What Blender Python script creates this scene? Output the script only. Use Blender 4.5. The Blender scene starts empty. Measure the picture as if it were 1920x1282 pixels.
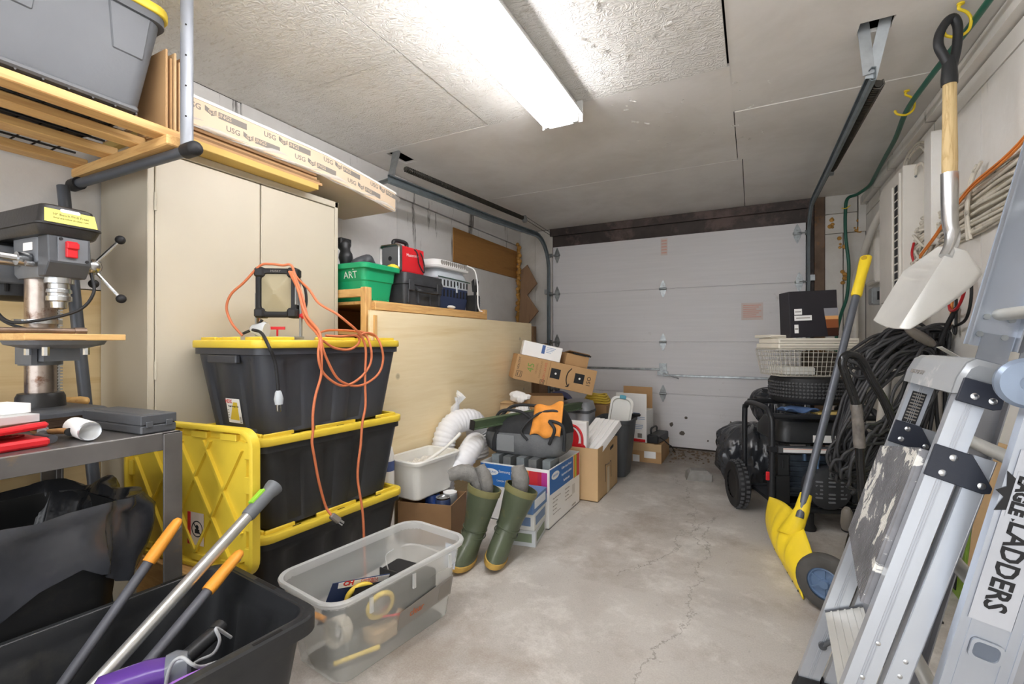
import bpy, bmesh, math, random
from mathutils import Matrix, Vector, Euler, noise as mnoise

sc = bpy.context.scene
col = sc.collection
R = math.radians
rnd = random.Random(7)

# ------------------------------------------------------------------ camera, world, lights, exposure
cam_data = bpy.data.cameras.new('camera')
cam_data.sensor_width = 36.0
cam_data.lens = 876.0 / 1920.0 * 36.0
cam_data.clip_start = 0.02
cam_data.clip_end = 60
cam = bpy.data.objects.new('camera', cam_data)
cam.location = (0, 0, 1.06)
cam.rotation_euler = (R(90), 0, R(27.2))
col.objects.link(cam)
sc.camera = cam

world = bpy.data.worlds.new('world')
sc.world = world
world.use_nodes = True
world.node_tree.nodes['Background'].inputs[0].default_value = (0.93, 0.96, 1.0, 1)
world.node_tree.nodes['Background'].inputs[1].default_value = 2.4

def area_light(name, loc, rot, sx, sy, power, colour=(1, 1, 1)):
    d = bpy.data.lights.new(name, 'AREA')
    d.shape = 'RECTANGLE'; d.size = sx; d.size_y = sy; d.energy = power; d.color = colour
    o = bpy.data.objects.new(name, d); o.location = loc; o.rotation_euler = rot
    col.objects.link(o)
    return o
# an unseen fill lamp added behind the camera to brighten the room; the fitting in view lights with its own tubes
area_light('rear_fill_light', (-0.9, -0.95, 2.2), (0, 0, 0), 0.25, 1.2, 10, (1.0, 0.99, 0.98))
TUBE_STRENGTH = 28.0

sc.view_settings.view_transform = 'Standard'
sc.view_settings.look = 'None'
sc.view_settings.gamma = 1.0
sc.view_settings.use_curve_mapping = False
sc.view_settings.exposure = 0.46
sc.cycles.max_bounces = 10
sc.cycles.diffuse_bounces = 8
sc.cycles.transparent_max_bounces = 12

# ------------------------------------------------------------------ materials
MATS = {}
def srgb(h):
    if isinstance(h, str):
        c = [int(h[i:i+2], 16) / 255 for i in (0, 2, 4)]
    else:
        c = [x / 255 for x in h]
    return tuple(x / 12.92 if x <= 0.04045 else ((x + 0.055) / 1.055) ** 2.4 for x in c)

class NT:
    def __init__(s, m):
        s.t = m.node_tree; s.n = s.t.nodes; s.l = s.t.links
        s.b = s.n['Principled BSDF']
        s.tc = s.n.new('ShaderNodeTexCoord')
    def new(s, k, **kw):
        x = s.n.new(k)
        for a, b in kw.items(): setattr(x, a, b)
        return x
    def link(s, a, b): s.l.new(a, b)
    def mapping(s, scale=(1, 1, 1), rot=(0, 0, 0), loc=(0, 0, 0), space='Object'):
        m = s.new('ShaderNodeMapping')
        m.inputs['Scale'].default_value = scale; m.inputs['Rotation'].default_value = rot; m.inputs['Location'].default_value = loc
        s.link(s.tc.outputs[space], m.inputs[0])
        return m.outputs[0]
    def noise(s, vec, scale, detail=4, rough=0.55, dist=0.0):
        n = s.new('ShaderNodeTexNoise')
        n.inputs['Scale'].default_value = scale; n.inputs['Detail'].default_value = detail
        n.inputs['Roughness'].default_value = rough; n.inputs['Distortion'].default_value = dist
        s.link(vec, n.inputs['Vector'])
        return n.outputs['Fac']
    def ramp(s, fac, stops, interp='LINEAR'):
        r = s.new('ShaderNodeValToRGB'); r.color_ramp.interpolation = interp
        e = r.color_ramp.elements
        while len(e) < len(stops): e.new(0.5)
        for i, (p, c) in enumerate(stops):
            e[i].position = p
            e[i].color = (c[0], c[1], c[2], 1) if not isinstance(c, (int, float)) else (c, c, c, 1)
        s.link(fac, r.inputs[0])
        return r.outputs[0]
    def mix(s, fac, a, b, mode='MIX'):
        m = s.new('ShaderNodeMix'); m.data_type = 'RGBA'; m.blend_type = mode
        for v, i in ((fac, 0), (a, 6), (b, 7)):
            if isinstance(v, (int, float)): m.inputs[i].default_value = v
            elif isinstance(v, tuple): m.inputs[i].default_value = (v[0], v[1], v[2], 1)
            else: s.link(v, m.inputs[i])
        return m.outputs[2]
    def math(s, op, a, b=None, c=None):
        m = s.new('ShaderNodeMath', operation=op)
        for i, v in enumerate((a, b, c)):
            if v is None: continue
            if isinstance(v, (int, float)): m.inputs[i].default_value = v
            else: s.link(v, m.inputs[i])
        return m.outputs[0]
    def bump(s, h, strength=0.2, dist=0.01, prev=None):
        b = s.new('ShaderNodeBump')
        b.inputs['Strength'].default_value = strength; b.inputs['Distance'].default_value = dist
        s.link(h, b.inputs['Height'])
        if prev is not None: s.link(prev, b.inputs['Normal'])
        return b.outputs[0]

def mat(name, c, rough=0.5, metal=0.0, var=0.08, scale=6.0, bump=0.05, bscale=80.0, stretch=(1, 1, 1),
        dirt=None, dirt_amt=0.55, dirt_scale=4.0, alpha=None, trans=0.0, coat=0.0, emit=0.0, ior=1.45, spec=0.5):
    if name in MATS: return MATS[name]
    m = bpy.data.materials.new(name); m.use_nodes = True
    MATS[name] = m
    t = NT(m); b = t.b
    base = srgb(c)
    lo = tuple(max(0, x * (1 - var)) for x in base); hi = tuple(min(1, x * (1 + var)) for x in base)
    vec = t.mapping(stretch)
    cc = t.ramp(t.noise(vec, scale), [(0.3, lo), (0.7, hi)])
    if dirt is not None:
        f = t.ramp(t.noise(t.mapping((1, 1, 1), loc=(3.1, 1.7, 5.3)), dirt_scale, 8, 0.7), [(dirt_amt, 0.0), (min(1, dirt_amt + 0.12), 1.0)])
        cc = t.mix(f, cc, srgb(dirt))
    t.link(cc, b.inputs['Base Color'])
    b.inputs['Roughness'].default_value = rough
    b.inputs['Metallic'].default_value = metal
    b.inputs['IOR'].default_value = ior
    b.inputs['Specular IOR Level'].default_value = spec
    if bump:
        t.link(t.bump(t.noise(vec, bscale, 3), bump, 0.004), b.inputs['Normal'])
    if alpha is not None: b.inputs['Alpha'].default_value = alpha
    if trans: b.inputs['Transmission Weight'].default_value = trans
    if coat: b.inputs['Coat Weight'].default_value = coat
    if emit:
        b.inputs['Emission Color'].default_value = (*base, 1); b.inputs['Emission Strength'].default_value = emit
    return m

def wood(name, c1, c2, axis='y', rough=0.6, grain=1.0, ring=6.0, knots=True):
    if name in MATS: return MATS[name]
    m = bpy.data.materials.new(name); m.use_nodes = True; MATS[name] = m
    t = NT(m)
    st = {'x': (0.6, 9, 9), 'y': (9, 0.6, 9), 'z': (9, 9, 0.6)}[axis]
    vec = t.mapping(tuple(s * grain for s in st))
    n1 = t.noise(vec, 1.6, 6, 0.6, 0.8)
    w = t.math('FRACT', t.math('MULTIPLY', n1, ring))
    a = srgb(c1); b_ = srgb(c2)
    cc = t.ramp(w, [(0.0, b_), (0.35, a), (0.8, a), (1.0, b_)])
    fine = t.noise(t.mapping(tuple(s * grain * 6 for s in st)), 2.5, 3)
    cc = t.mix(0.35, cc, t.ramp(fine, [(0.3, b_), (0.7, a)]))
    if knots:
        v = t.new('ShaderNodeTexVoronoi'); v.inputs['Scale'].default_value = 3.2
        t.link(t.mapping((1, 1, 1)), v.inputs['Vector'])
        k = t.ramp(v.outputs['Distance'], [(0.03, 1.0), (0.07, 0.0)])
        cc = t.mix(t.math('MULTIPLY', k, 0.6), cc, tuple(x * 0.35 for x in b_))
    t.link(cc, t.b.inputs['Base Color'])
    t.b.inputs['Roughness'].default_value = rough
    t.link(t.bump(fine, 0.12, 0.003), t.b.inputs['Normal'])
    return m

def flat(name, c, rough=0.55, metal=0.0):
    return mat(name, c, rough, metal, var=0.03, bump=0)

# ------------------------------------------------------------------ mesh building
def frame(o, x, y=None, z=None):
    """4x4 from an origin and two axes (given x and y, or x and z)."""
    x = Vector(x).normalized()
    if z is None:
        z = x.cross(Vector(y)).normalized(); y = z.cross(x).normalized()
    else:
        z = Vector(z); y = z.cross(x).normalized(); z = x.cross(y).normalized()
    m = Matrix((x, y, z)).transposed().to_4x4()
    m.translation = Vector(o)
    return m
def TR(x=0, y=0, z=0, rx=0, ry=0, rz=0):
    return Matrix.Translation((x, y, z)) @ Euler((R(rx), R(ry), R(rz))).to_matrix().to_4x4()

def catmull(pts, k=6, closed=False):
    pts = [Vector(p) for p in pts]; n = len(pts); out = []
    if n < 3: return pts
    segs = n if closed else n - 1
    for i in range(segs):
        if closed: p0, p1, p2, p3 = pts[(i-1) % n], pts[i], pts[(i+1) % n], pts[(i+2) % n]
        else:
            p1, p2 = pts[i], pts[i+1]
            p0 = pts[i-1] if i > 0 else p1 * 2 - p2
            p3 = pts[i+2] if i + 2 < n else p2 * 2 - p1
        for j in range(k):
            t = j / k
            out.append(0.5 * ((2*p1) + (p2-p0)*t + (2*p0-5*p1+4*p2-p3)*t*t + (3*p1-p0-3*p2+p3)*t**3))
    if not closed: out.append(pts[-1])
    return out

def rr_ring(w, d, r, n=4):
    """rounded rectangle outline, counter-clockwise, centred"""
    pts = []
    r = min(r, w/2 - 1e-4, d/2 - 1e-4)
    for cx, cy, a0 in ((w/2-r, d/2-r, 0), (-w/2+r, d/2-r, 90), (-w/2+r, -d/2+r, 180), (w/2-r, -d/2+r, 270)):
        for i in range(n + 1):
            a = R(a0 + 90 * i / n)
            pts.append((cx + r*math.cos(a), cy + r*math.sin(a)))
    return pts

class MB:
    def __init__(s, M=None):
        s.v = []; s.f = []; s.fm = []; s.M = M or Matrix(); s.k = 0
    def add(s, vs, fs, M=None):
        T = s.M @ M if M is not None else s.M
        o = len(s.v)
        s.v += [tuple(T @ Vector(p)) for p in vs]
        for f in fs:
            s.f.append(tuple(i + o for i in f)); s.fm.append(s.k)
        return s
    def box(s, cx, cy, cz, sx, sy, sz, M=None):
        x, y, z = sx/2, sy/2, sz/2
        vs = [(cx+a*x, cy+b*y, cz+c*z) for c in (-1, 1) for b in (-1, 1) for a in (-1, 1)]
        return s.add(vs, [(0,2,3,1), (4,5,7,6), (0,1,5,4), (2,6,7,3), (0,4,6,2), (1,3,7,5)], M)
    def bx(s, x0, x1, y0, y1, z0, z1, M=None):
        return s.box((x0+x1)/2, (y0+y1)/2, (z0+z1)/2, abs(x1-x0), abs(y1-y0), abs(z1-z0), M)
    def loft(s, rings, cap0=True, cap1=True, closed=True, M=None):
        n = len(rings[0]); vs = [p for r in rings for p in r]; fs = []
        for i in range(len(rings) - 1):
            for j in range(n if closed else n - 1):
                a = i*n + j; b = i*n + (j+1) % n
                fs.append((a, b, b + n, a + n))
        if cap0: fs.append(tuple(range(n))[::-1])
        if cap1: fs.append(tuple(range((len(rings)-1)*n, len(rings)*n)))
        return s.add(vs, fs, M)
    def lathe(s, prof, n=20, M=None, cap=True, arc=360):
        rings = []
        for r, z in prof:
            rings.append([(r*math.cos(R(arc)*i/n), r*math.sin(R(arc)*i/n), z) for i in range(n)])
        return s.loft(rings, cap and prof[0][0] > 1e-5, cap and prof[-1][0] > 1e-5, True, M)
    def cyl(s, p0, p1, r, n=14, r1=None):
        p0 = Vector(p0); p1 = Vector(p1); d = p1 - p0
        q = d.to_track_quat('Z', 'Y').to_matrix().to_4x4(); q.translation = p0
        return s.lathe([(r, 0), (r if r1 is None else r1, d.length)], n, q)
    def tube(s, pts, r, n=10, closed=False, k=6, cap=True):
        P = catmull(pts, k, closed) if k > 1 else [Vector(p) for p in pts]
        N = len(P); rings = []; u = None
        for i in range(N):
            if closed: t = P[(i+1) % N] - P[i-1]
            else: t = P[min(i+1, N-1)] - P[max(i-1, 0)]
            if t.length < 1e-9: t = Vector((0, 0, 1))
            t.normalize()
            if u is None:
                u = t.orthogonal().normalized()
            else:
                u = u - t * u.dot(t)
                u = u.normalized() if u.length > 1e-6 else t.orthogonal().normalized()
            w = t.cross(u)
            rad = r if isinstance(r, (int, float)) else r[min(int(i * len(r) / N), len(r)-1)] if not callable(r) else r(i/(N-1))
            rings.append([tuple(P[i] + (u*math.cos(2*math.pi*j/n) + w*math.sin(2*math.pi*j/n)) * rad) for j in range(n)])
        if closed: rings.append(rings[0])
        return s.loft(rings, cap and not closed, cap and not closed)
    def prism(s, poly, h, M=None, z0=0.0):
        n = len(poly)
        return s.loft([[(x, y, z0) for x, y in poly], [(x, y, z0 + h) for x, y in poly]], True, True, True, M)
    def grid(s, fn, nu, nv, M=None):
        vs = [fn(i/nu, j/nv) for j in range(nv+1) for i in range(nu+1)]
        fs = [(j*(nu+1)+i, j*(nu+1)+i+1, (j+1)*(nu+1)+i+1, (j+1)*(nu+1)+i) for j in range(nv) for i in range(nu)]
        return s.add(vs, fs, M)
    def ball(s, c, r, n=12, sq=(1, 1, 1)):
        prof = [(max(1e-6, math.sin(math.pi*i/n)) , -math.cos(math.pi*i/n)) for i in range(n+1)]
        M = Matrix.Translation(c) @ Matrix.Diagonal((r*sq[0], r*sq[1], r*sq[2], 1))
        return s.lathe(prof, n+4, M, cap=False)
    def build(s, name, m, parent=None, bevel=0.0, smooth=None, seg=1, world=False, thick=0.0, fix=True, sub=0, stuff=False):
        me = bpy.data.meshes.new(name)
        vs = s.v
        if world and parent is not None:
            inv = wm(parent).inverted(); vs = [tuple(inv @ Vector(p)) for p in s.v]
        bm = bmesh.new()
        bv = [bm.verts.new(p) for p in vs]
        for f, k in zip(s.f, s.fm):
            try:
                fc = bm.faces.new([bv[i] for i in f]); fc.material_index = k
            except ValueError: pass
        bmesh.ops.remove_doubles(bm, verts=bm.verts, dist=1e-6)
        if fix: bmesh.ops.recalc_face_normals(bm, faces=bm.faces)
        if bevel:
            bm.normal_update()
            es = [e for e in bm.edges if len(e.link_faces) == 2 and e.calc_face_angle(0) > R(32)]
            bmesh.ops.bevel(bm, geom=es, offset=bevel, segments=seg, profile=0.6, affect='EDGES', clamp_overlap=True)
        bm.to_mesh(me); bm.free()
        for q in (m if isinstance(m, (list, tuple)) else [m]): me.materials.append(q)
        if smooth is not None:
            me.shade_smooth()
            if smooth < 180: me.set_sharp_from_angle(angle=R(smooth))
        o = bpy.data.objects.new(name, me); col.objects.link(o)
        if parent is not None: o.parent = parent
        if stuff: o['kind'] = 'stuff'
        if thick:
            md = o.modifiers.new('thickness', 'SOLIDIFY'); md.thickness = thick; md.offset = 0
        if sub:
            md = o.modifiers.new('smooth', 'SUBSURF'); md.levels = sub; md.render_levels = sub
        return o

def wm(o):
    M = o.matrix_basis.copy()
    while o.parent is not None:
        o = o.parent; M = o.matrix_basis @ M
    return M

def tag(o, label, cat, group=None):
    o['label'] = label; o['category'] = cat
    if group: o['group'] = group
    return o
def thing(name, label, cat, loc=(0, 0, 0), rz=0.0, group=None, M=None):
    o = bpy.data.objects.new(name, None); col.objects.link(o); o.empty_display_size = 0.05
    if M is not None: o.matrix_basis = M
    else: o.location = loc; o.rotation_euler = (0, 0, R(rz))
    return tag(o, label, cat, group)
def struct(name, loc=(0, 0, 0)):
    o = bpy.data.objects.new(name, None); col.objects.link(o); o.location = loc; o['kind'] = 'structure'
    return o
def children(o): return [c for c in col.objects if c.parent == o]
def copy_tree(o, parent=None):
    c = o.copy(); col.objects.link(c)
    if parent is not None: c.parent = parent
    for ch in children(o): copy_tree(ch, c)
    return c

def text(s, size, M, m, parent=None, ext=0.0003, align='CENTER', name='lettering', sx=1.0, world=False, bold=0.0):
    cu = bpy.data.curves.new(name, 'FONT'); cu.body = s; cu.size = size; cu.extrude = ext
    cu.align_x = align; cu.align_y = 'CENTER'; cu.resolution_u = 2; cu.offset = bold
    o = bpy.data.objects.new(name, cu); col.objects.link(o)
    dg = bpy.context.evaluated_depsgraph_get()
    me = bpy.data.meshes.new_from_object(o.evaluated_get(dg))
    bpy.data.objects.remove(o); bpy.data.curves.remove(cu)
    T = M @ Matrix.Diagonal((sx, 1, 1, 1))
    if world and parent is not None: T = wm(parent).inverted() @ T
    me.transform(T)
    me.materials.clear(); me.materials.append(m)
    o = bpy.data.objects.new(name, me); col.objects.link(o)
    if parent is not None: o.parent = parent
    return o
def V(*a): return Vector(a)
# ------------------------------------------------------------------ the setting
XL, XR, YB, YF, ZC = -2.42, 0.86, 4.90, -1.8, 2.33

def concrete():
    m = bpy.data.materials.new('worn_concrete'); m.use_nodes = True
    t = NT(m); ob = t.mapping()
    big = t.noise(ob, 1.1, 6, 0.6, 0.4)
    c = t.ramp(big, [(0.3, srgb('a09a93')), (0.5, srgb('b3aea7')), (0.7, srgb('c2beb8'))])
    pale = t.ramp(t.noise(t.mapping(loc=(4, 2, 0)), 2.6, 10, 0.74, 0.15), [(0.50, 0.0), (0.66, 0.85)])
    c = t.mix(pale, c, srgb('dedbd5'))
    brown = t.ramp(t.noise(t.mapping(loc=(9, 5, 0)), 1.7, 10, 0.72, 0.1), [(0.50, 0.0), (0.64, 0.75)])
    c = t.mix(brown, c, srgb('8b7d6f'))
    # wet dirt tracked in along the door sill
    sep = t.new('ShaderNodeSeparateXYZ'); t.link(ob, sep.inputs[0])
    dy = t.math('ADD', sep.outputs[1], t.math('MULTIPLY', t.math('SUBTRACT', t.noise(t.mapping(loc=(1, 8, 0)), 2.6, 8, 0.7), 0.5), 2.6))
    dm = t.ramp(t.math('MULTIPLY', t.math('SUBTRACT', dy, 3.35), 0.8), [(0.0, 0.0), (0.9, 0.9)])
    c = t.mix(dm, c, srgb('5d5044'))
    # hairline cracks that wander down the slab
    wob = t.math('MULTIPLY', t.math('SUBTRACT', t.noise(t.mapping(loc=(2, 2, 0)), 2.4, 9, 0.68), 0.5), 0.5)
    for x0, sl, y0, y1 in ((-0.255, 0.06, 0.9, 2.9), (-0.62, 0.34, 2.1, 3.1), (-0.05, -0.22, 2.6, 3.9)):
        dx = t.math('ABSOLUTE', t.math('SUBTRACT', t.math('SUBTRACT', sep.outputs[0], t.math('ADD', wob, x0)), t.math('MULTIPLY', t.math('SUBTRACT', sep.outputs[1], 1.8), sl)))
        inside = t.math('MULTIPLY', t.math('GREATER_THAN', sep.outputs[1], y0), t.math('LESS_THAN', sep.outputs[1], y1))
        line = t.math('MULTIPLY', t.math('LESS_THAN', dx, t.math('MULTIPLY', t.noise(t.mapping(loc=(7, 7, 0)), 9, 2), 0.007)), inside)
        c = t.mix(t.math('MULTIPLY', line, 0.65), c, srgb('5f564c'))
    speck = t.ramp(t.noise(t.mapping(), 42, 2), [(0.7, 0.0), (0.76, 0.5)])
    c = t.mix(speck, c, srgb('7d7469'))
    grain = t.noise(t.mapping(), 170, 4, 0.7)
    c = t.mix(0.25, c, t.ramp(grain, [(0.3, srgb('8c847a')), (0.7, srgb('d6d1c8'))]))
    t.link(c, t.b.inputs['Base Color'])
    t.link(t.ramp(big, [(0.3, 0.42), (0.7, 0.68)]), t.b.inputs['Roughness'])
    t.link(t.bump(grain, 0.2, 0.004, t.bump(t.noise(t.mapping(), 14, 6), 0.25, 0.01)), t.b.inputs['Normal'])
    return m

def painted(name, c, c2, streak=None, osb=False, rough=0.6, stretch=(1, 1, 1)):
    m = bpy.data.materials.new(name); m.use_nodes = True
    t = NT(m)
    n = t.noise(t.mapping(stretch), 1.7, 8, 0.65, 0.3)
    cc = t.ramp(n, [(0.35, srgb(c2)), (0.6, srgb(c))])
    spots = t.ramp(t.noise(t.mapping(loc=(3, 1, 2)), 9, 8, 0.75), [(0.72, 0.0), (0.78, 0.55)])
    cc = t.mix(spots, cc, srgb('8d8478'))
    nb = None
    if osb:
        v = t.new('ShaderNodeTexVoronoi'); v.inputs['Scale'].default_value = 26
        w = t.noise(t.mapping(), 7, 3)
        vm = t.new('ShaderNodeVectorMath', operation='ADD')
        t.link(t.mapping((1, 2.4, 1), (0, 0, 0.5)), vm.inputs[0])
        cx = t.new('ShaderNodeCombineXYZ'); t.link(w, cx.inputs[0]); t.link(w, cx.inputs[1]); t.link(cx.outputs[0], vm.inputs[1])
        t.link(vm.outputs[0], v.inputs['Vector'])
        nb = t.bump(v.outputs['Distance'], 0.5, 0.012)
        nb = t.bump(t.noise(t.mapping((1, 3, 1), (0, 0, -0.6)), 34, 5, 0.65, 0.8), 0.55, 0.01, nb)
        flake = t.ramp(t.noise(t.mapping((1, 4, 1), (0, 0, 0.9)), 16, 5, 0.6, 1.2), [(0.36, 0.35), (0.44, 0.0)])
        cc = t.mix(flake, cc, srgb('b3a996'))
    else:
        nb = t.bump(t.noise(t.mapping(stretch), 40, 5, 0.6), 0.14, 0.005)
    if streak:
        sx = t.mapping((streak[0] * 1.0, streak[1] * 1.0, streak[2]))
        k = t.ramp(t.noise(sx, 1.0, 7, 0.72, 0.2), [(streak[3], 0.0), (streak[3] + 0.05, 0.85)])
        sep = t.new('ShaderNodeSeparateXYZ'); t.link(t.mapping(), sep.inputs[0])
        up = t.ramp(t.math('MULTIPLY', t.math('SUBTRACT', sep.outputs[2], streak[4]), 2.2), [(0.0, 0.0), (0.6, 1.0)])
        cc = t.mix(t.math('MULTIPLY', k, up), cc, srgb('3a352e'))
    t.link(cc, t.b.inputs['Base Color']); t.b.inputs['Roughness'].default_value = rough
    t.link(nb, t.b.inputs['Normal'])
    return m

M_osb = painted('painted_strand_board', 'ebe9e5', 'dedbd5', osb=True)
M_ceil = painted('painted_ceiling_board', 'e9e6e2', 'dad6d0')
M_wall = painted('white_wall_paint', 'e4e3e1', 'd8d6d3', streak=(0.5, 7.0, 0.7, 0.60, 1.72))
M_wallr = painted('white_wall_paint_right', 'e8e6e2', 'dad6cf', streak=(0.5, 6.5, 0.6, 0.60, 1.85))
M_dark = flat('dark_recess', '14110f', 0.9)
M_floor = concrete()
M_ply = wood('plywood_face', 'e3cb9b', 'd0b17b', 'y', 0.65, 0.42, 3.0)
M_pine = wood('pine_lumber', 'd9b173', 'c2935a', 'y', 0.6, 1.2, 4.0)
M_pinex = wood('pine_lumber_across', 'd9b173', 'c2935a', 'x', 0.6, 1.2, 4.0)
M_pinez = wood('pine_lumber_upright', 'd9b173', 'bd8d55', 'z', 0.6, 1.2, 4.0)
M_oldply = wood('weathered_plywood', 'a8793f', '8d6031', 'y', 0.7, 0.6, 3.0)
M_brownwood = wood('stained_stringer', '8a6a4b', '6f5038', 'z', 0.7, 0.8, 3.0)
M_galv = mat('galvanised_steel', 'a4a8aa', 0.38, 0.75, 0.18, 14, 0.06, 60)
M_galvdark = mat('grey_track_steel', '7c868b', 0.45, 0.6, 0.15, 12, 0.05)
M_foam = mat('amber_expanding_foam', 'b98a45', 0.8, 0, 0.35, 20, 0.8, 30)
M_header = mat('soot_dark_steel', '453c39', 0.55, 0.2, 0.4, 4, 0.15, 20, dirt='6b5a55', dirt_amt=0.5, dirt_scale=3)

fl = struct('floor')
MB().bx(XL - 0.1, XR + 0.1, YF, YB + 0.3, -0.12, 0).build('concrete_slab', M_floor, fl)

# ceiling of separate painted boards with open joints, two holes cut for the door-track hangers
ce = struct('ceiling')
def board_with_hole(x0, x1, y0, y1, z, hole, m, nm='ceiling_board'):
    b = MB()
    g = 0.0025
    x0 += g; x1 -= g; y0 += g; y1 -= g
    if hole is None:
        b.bx(x0, x1, y0, y1, z, z + 0.016)
    else:
        a, c, d, e = hole
        b.bx(x0, a, y0, y1, z, z + 0.016); b.bx(c, x1, y0, y1, z, z + 0.016)
        b.bx(a, c, y0, d, z, z + 0.016); b.bx(a, c, e, y1, z, z + 0.016)
    return b.build(nm, m, ce)
holeL = (-2.20, -2.10, 2.42, 2.62); holeR = (0.385, 0.50, 2.30, 2.385)
for x0, x1, y0, y1, dz, hole, m in (
        (XL, -1.376, YF, 0.40, 0.0, None, M_osb), (XL, -1.376, 0.40, 1.625, 0.0, None, M_osb), (XL, -1.376, 1.625, 2.375, 0.003, None, M_osb),
        (-1.376, -0.10, YF, -0.07, 0.002, None, M_osb), (-1.376, -0.10, -0.07, 2.375, 0.0, None, M_osb),
        (-0.096, XR, YF, 0.6, 0.004, None, M_ceil), (-0.096, XR, 0.6, 2.86, 0.003, holeR, M_ceil),
        (XL, -0.090, 2.375, 3.62, 0.002, holeL, M_ceil), (XL, -0.06, 3.62, YB, 0.001, None, M_ceil),
        (-0.090, XR, 2.86, 3.62, 0.0, None, M_ceil), (-0.06, XR, 3.62, YB, 0.002, None, M_ceil)):
    board_with_hole(x0, x1, y0, y1, ZC + dz, hole, m)
MB().bx(XL - 0.1, XR + 0.1, YF, YB + 0.3, ZC + 0.10, ZC + 0.14).build('ceiling_deck', M_dark, ce)
# peeled flakes of paint and strand that hang off the boards
fk = MB()
r2 = random.Random(3)
for i in range(130):
    x = r2.uniform(-0.75, -0.12); y = r2.uniform(0.9, 2.3)
    if r2.random() < 0.25: x, y = r2.uniform(-0.7, 0.1), r2.uniform(2.4, 3.3)
    L = r2.uniform(0.008, 0.045); a = r2.uniform(0, 3.14)
    fk.box(0, 0, 0, L, L * 0.28, 0.0015, TR(x, y, ZC - 0.004, r2.uniform(-14, 14), r2.uniform(-14, 14), math.degrees(a)))
o = fk.build('peeling_flakes', M_osb, ce); o['kind'] = 'stuff'

# left wall: painted sheets above, bare plywood behind the bench, a patch of old plywood near the door
wl = struct('wall_left')
MB().bx(XL - 0.12, XL - 0.014, YF, YB + 0.2, 0, ZC + 0.1).build('wall_backing', M_dark, wl)
for y0, y1, z0, z1, d in ((YF, 0.35, 1.275, ZC, 0), (0.35, 1.55, 1.275, ZC, 0), (1.55, 2.78, 0, ZC - 0.16, 0.0), (2.78, 3.98, 0, ZC - 0.16, 0), (3.98, YB, 0, ZC - 0.16, 0),
                          (1.55, 2.78, ZC - 0.157, ZC, 0.012), (2.78, YB, ZC - 0.157, ZC, 0.012)):
    MB().bx(XL - 0.014, XL + d, y0 + 0.002, y1 - 0.002, z0 + 0.002, z1 - 0.002).build('wall_board', M_wall, wl)
for y0, y1 in ((YF, -0.10), (-0.10, 1.55)):
    MB().bx(XL - 0.014, XL + 0.004, y0 + 0.002, y1 - 0.002, 0, 1.272).build('plywood_sheet', M_ply, wl)
MB().bx(XL, XL + 0.012, 3.53, 4.82, 1.79, 2.10).build('plywood_patch', M_oldply, wl)
fm = MB()
for i in range(30):
    z = 1.25 + i * 0.032
    fm.ball((XL + 0.03 + r2.uniform(-.01, .015), 4.81 + r2.uniform(-.012, .012), z), r2.uniform(0.016, 0.032), 6)
fm.build('foam_seam', M_foam, wl, smooth=180)

# right wall: upright painted sheets with a stepped top plate
wr = struct('wall_right')
MB().bx(XR + 0.014, XR + 0.12, YF, YB + 0.2, 0, ZC + 0.1).build('wall_backing', M_dark, wr)
ys = [YF, -0.6, 0.62, 1.84, 2.66, 3.28, 3.66, 4.2, YB]
for a, b in zip(ys, ys[1:]):
    MB().bx(XR, XR + 0.014, a + 0.002, b - 0.002, 0, ZC - 0.2).build('wall_board', M_wallr, wr)
MB().bx(XR - 0.004, XR + 0.014, YF, YB, ZC - 0.196, ZC - 0.115).build('plate_board', M_wallr, wr)
MB().bx(XR - 0.042, XR + 0.014, YF, YB, ZC - 0.105, ZC - 0.045).build('plate_board', M_wallr, wr)
MB().bx(XR - 0.02, XR + 0.014, YF, YB, ZC - 0.042, ZC - 0.002).build('plate_board', M_wallr, wr)

# wall with the overhead door: jambs, dark steel header
wb = struct('wall_back')
DX0, DX1, DY = -2.0, 0.43, 4.90
M_wallb = painted('white_jamb_paint', 'd9d6d0', 'c6c1b8', streak=(9.0, 0.5, 0.6, 0.62, 0.9))
MB().bx(XL - 0.2, XR + 0.2, DY + 0.2, DY + 0.26, 0, ZC + 0.15).build('leak_closure', M_dark, wb)  # unseen dark sheet added to block daylight leaking through gaps in the wall
MB().bx(XL - 0.1, XL + 0.19, DY + 0.02, DY + 0.2, 0, ZC + 0.1).build('jamb_sheet', M_wallb, wb)
MB().bx(XL + 0.195, DX0 - 0.01, DY + 0.015, DY + 0.2, 0, ZC).build('jamb_sheet', M_wallb, wb)
MB().bx(DX0 - 0.03, DX1 + 0.05, DY - 0.02, DY + 0.18, 2.25, ZC).build('header_beam', M_header, wb)
MB().bx(DX0 - 0.01, DX1 + 0.04, DY + 0.02, DY + 0.18, 2.05, 2.25).build('header_angle', M_header, wb)
MB().bx(DX1 + 0.005, DX1 + 0.055, DY + 0.0, DY + 0.2, 0, 2.25).build('jamb_post', M_header, wb)
M_rust = mat('rusty_jamb', '6e5a4a', 0.7, 0.1, 0.4, 5, 0.3, 20, dirt='a5713a', dirt_amt=0.52)
MB().bx(DX1 + 0.06, DX1 + 0.135, DY - 0.01, DY + 0.2, 0, 2.33).build('jamb_post', M_rust, wb)
for a, b, z0, z1, yy in ((0.57, 0.70, 0, 2.0, 0.0), (0.705, XR, 0, 2.0, 0.006), (0.57, 0.80, 2.005, 2.17, -0.004), (0.57, 0.80, 2.175, 2.33, -0.012), (0.805, XR, 2.0, 2.33, -0.02)):
    MB().bx(a, b - 0.003, DY + yy, DY + 0.2, z0, z1).build('jamb_board', M_wallb, wb)
fm = MB()
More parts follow.
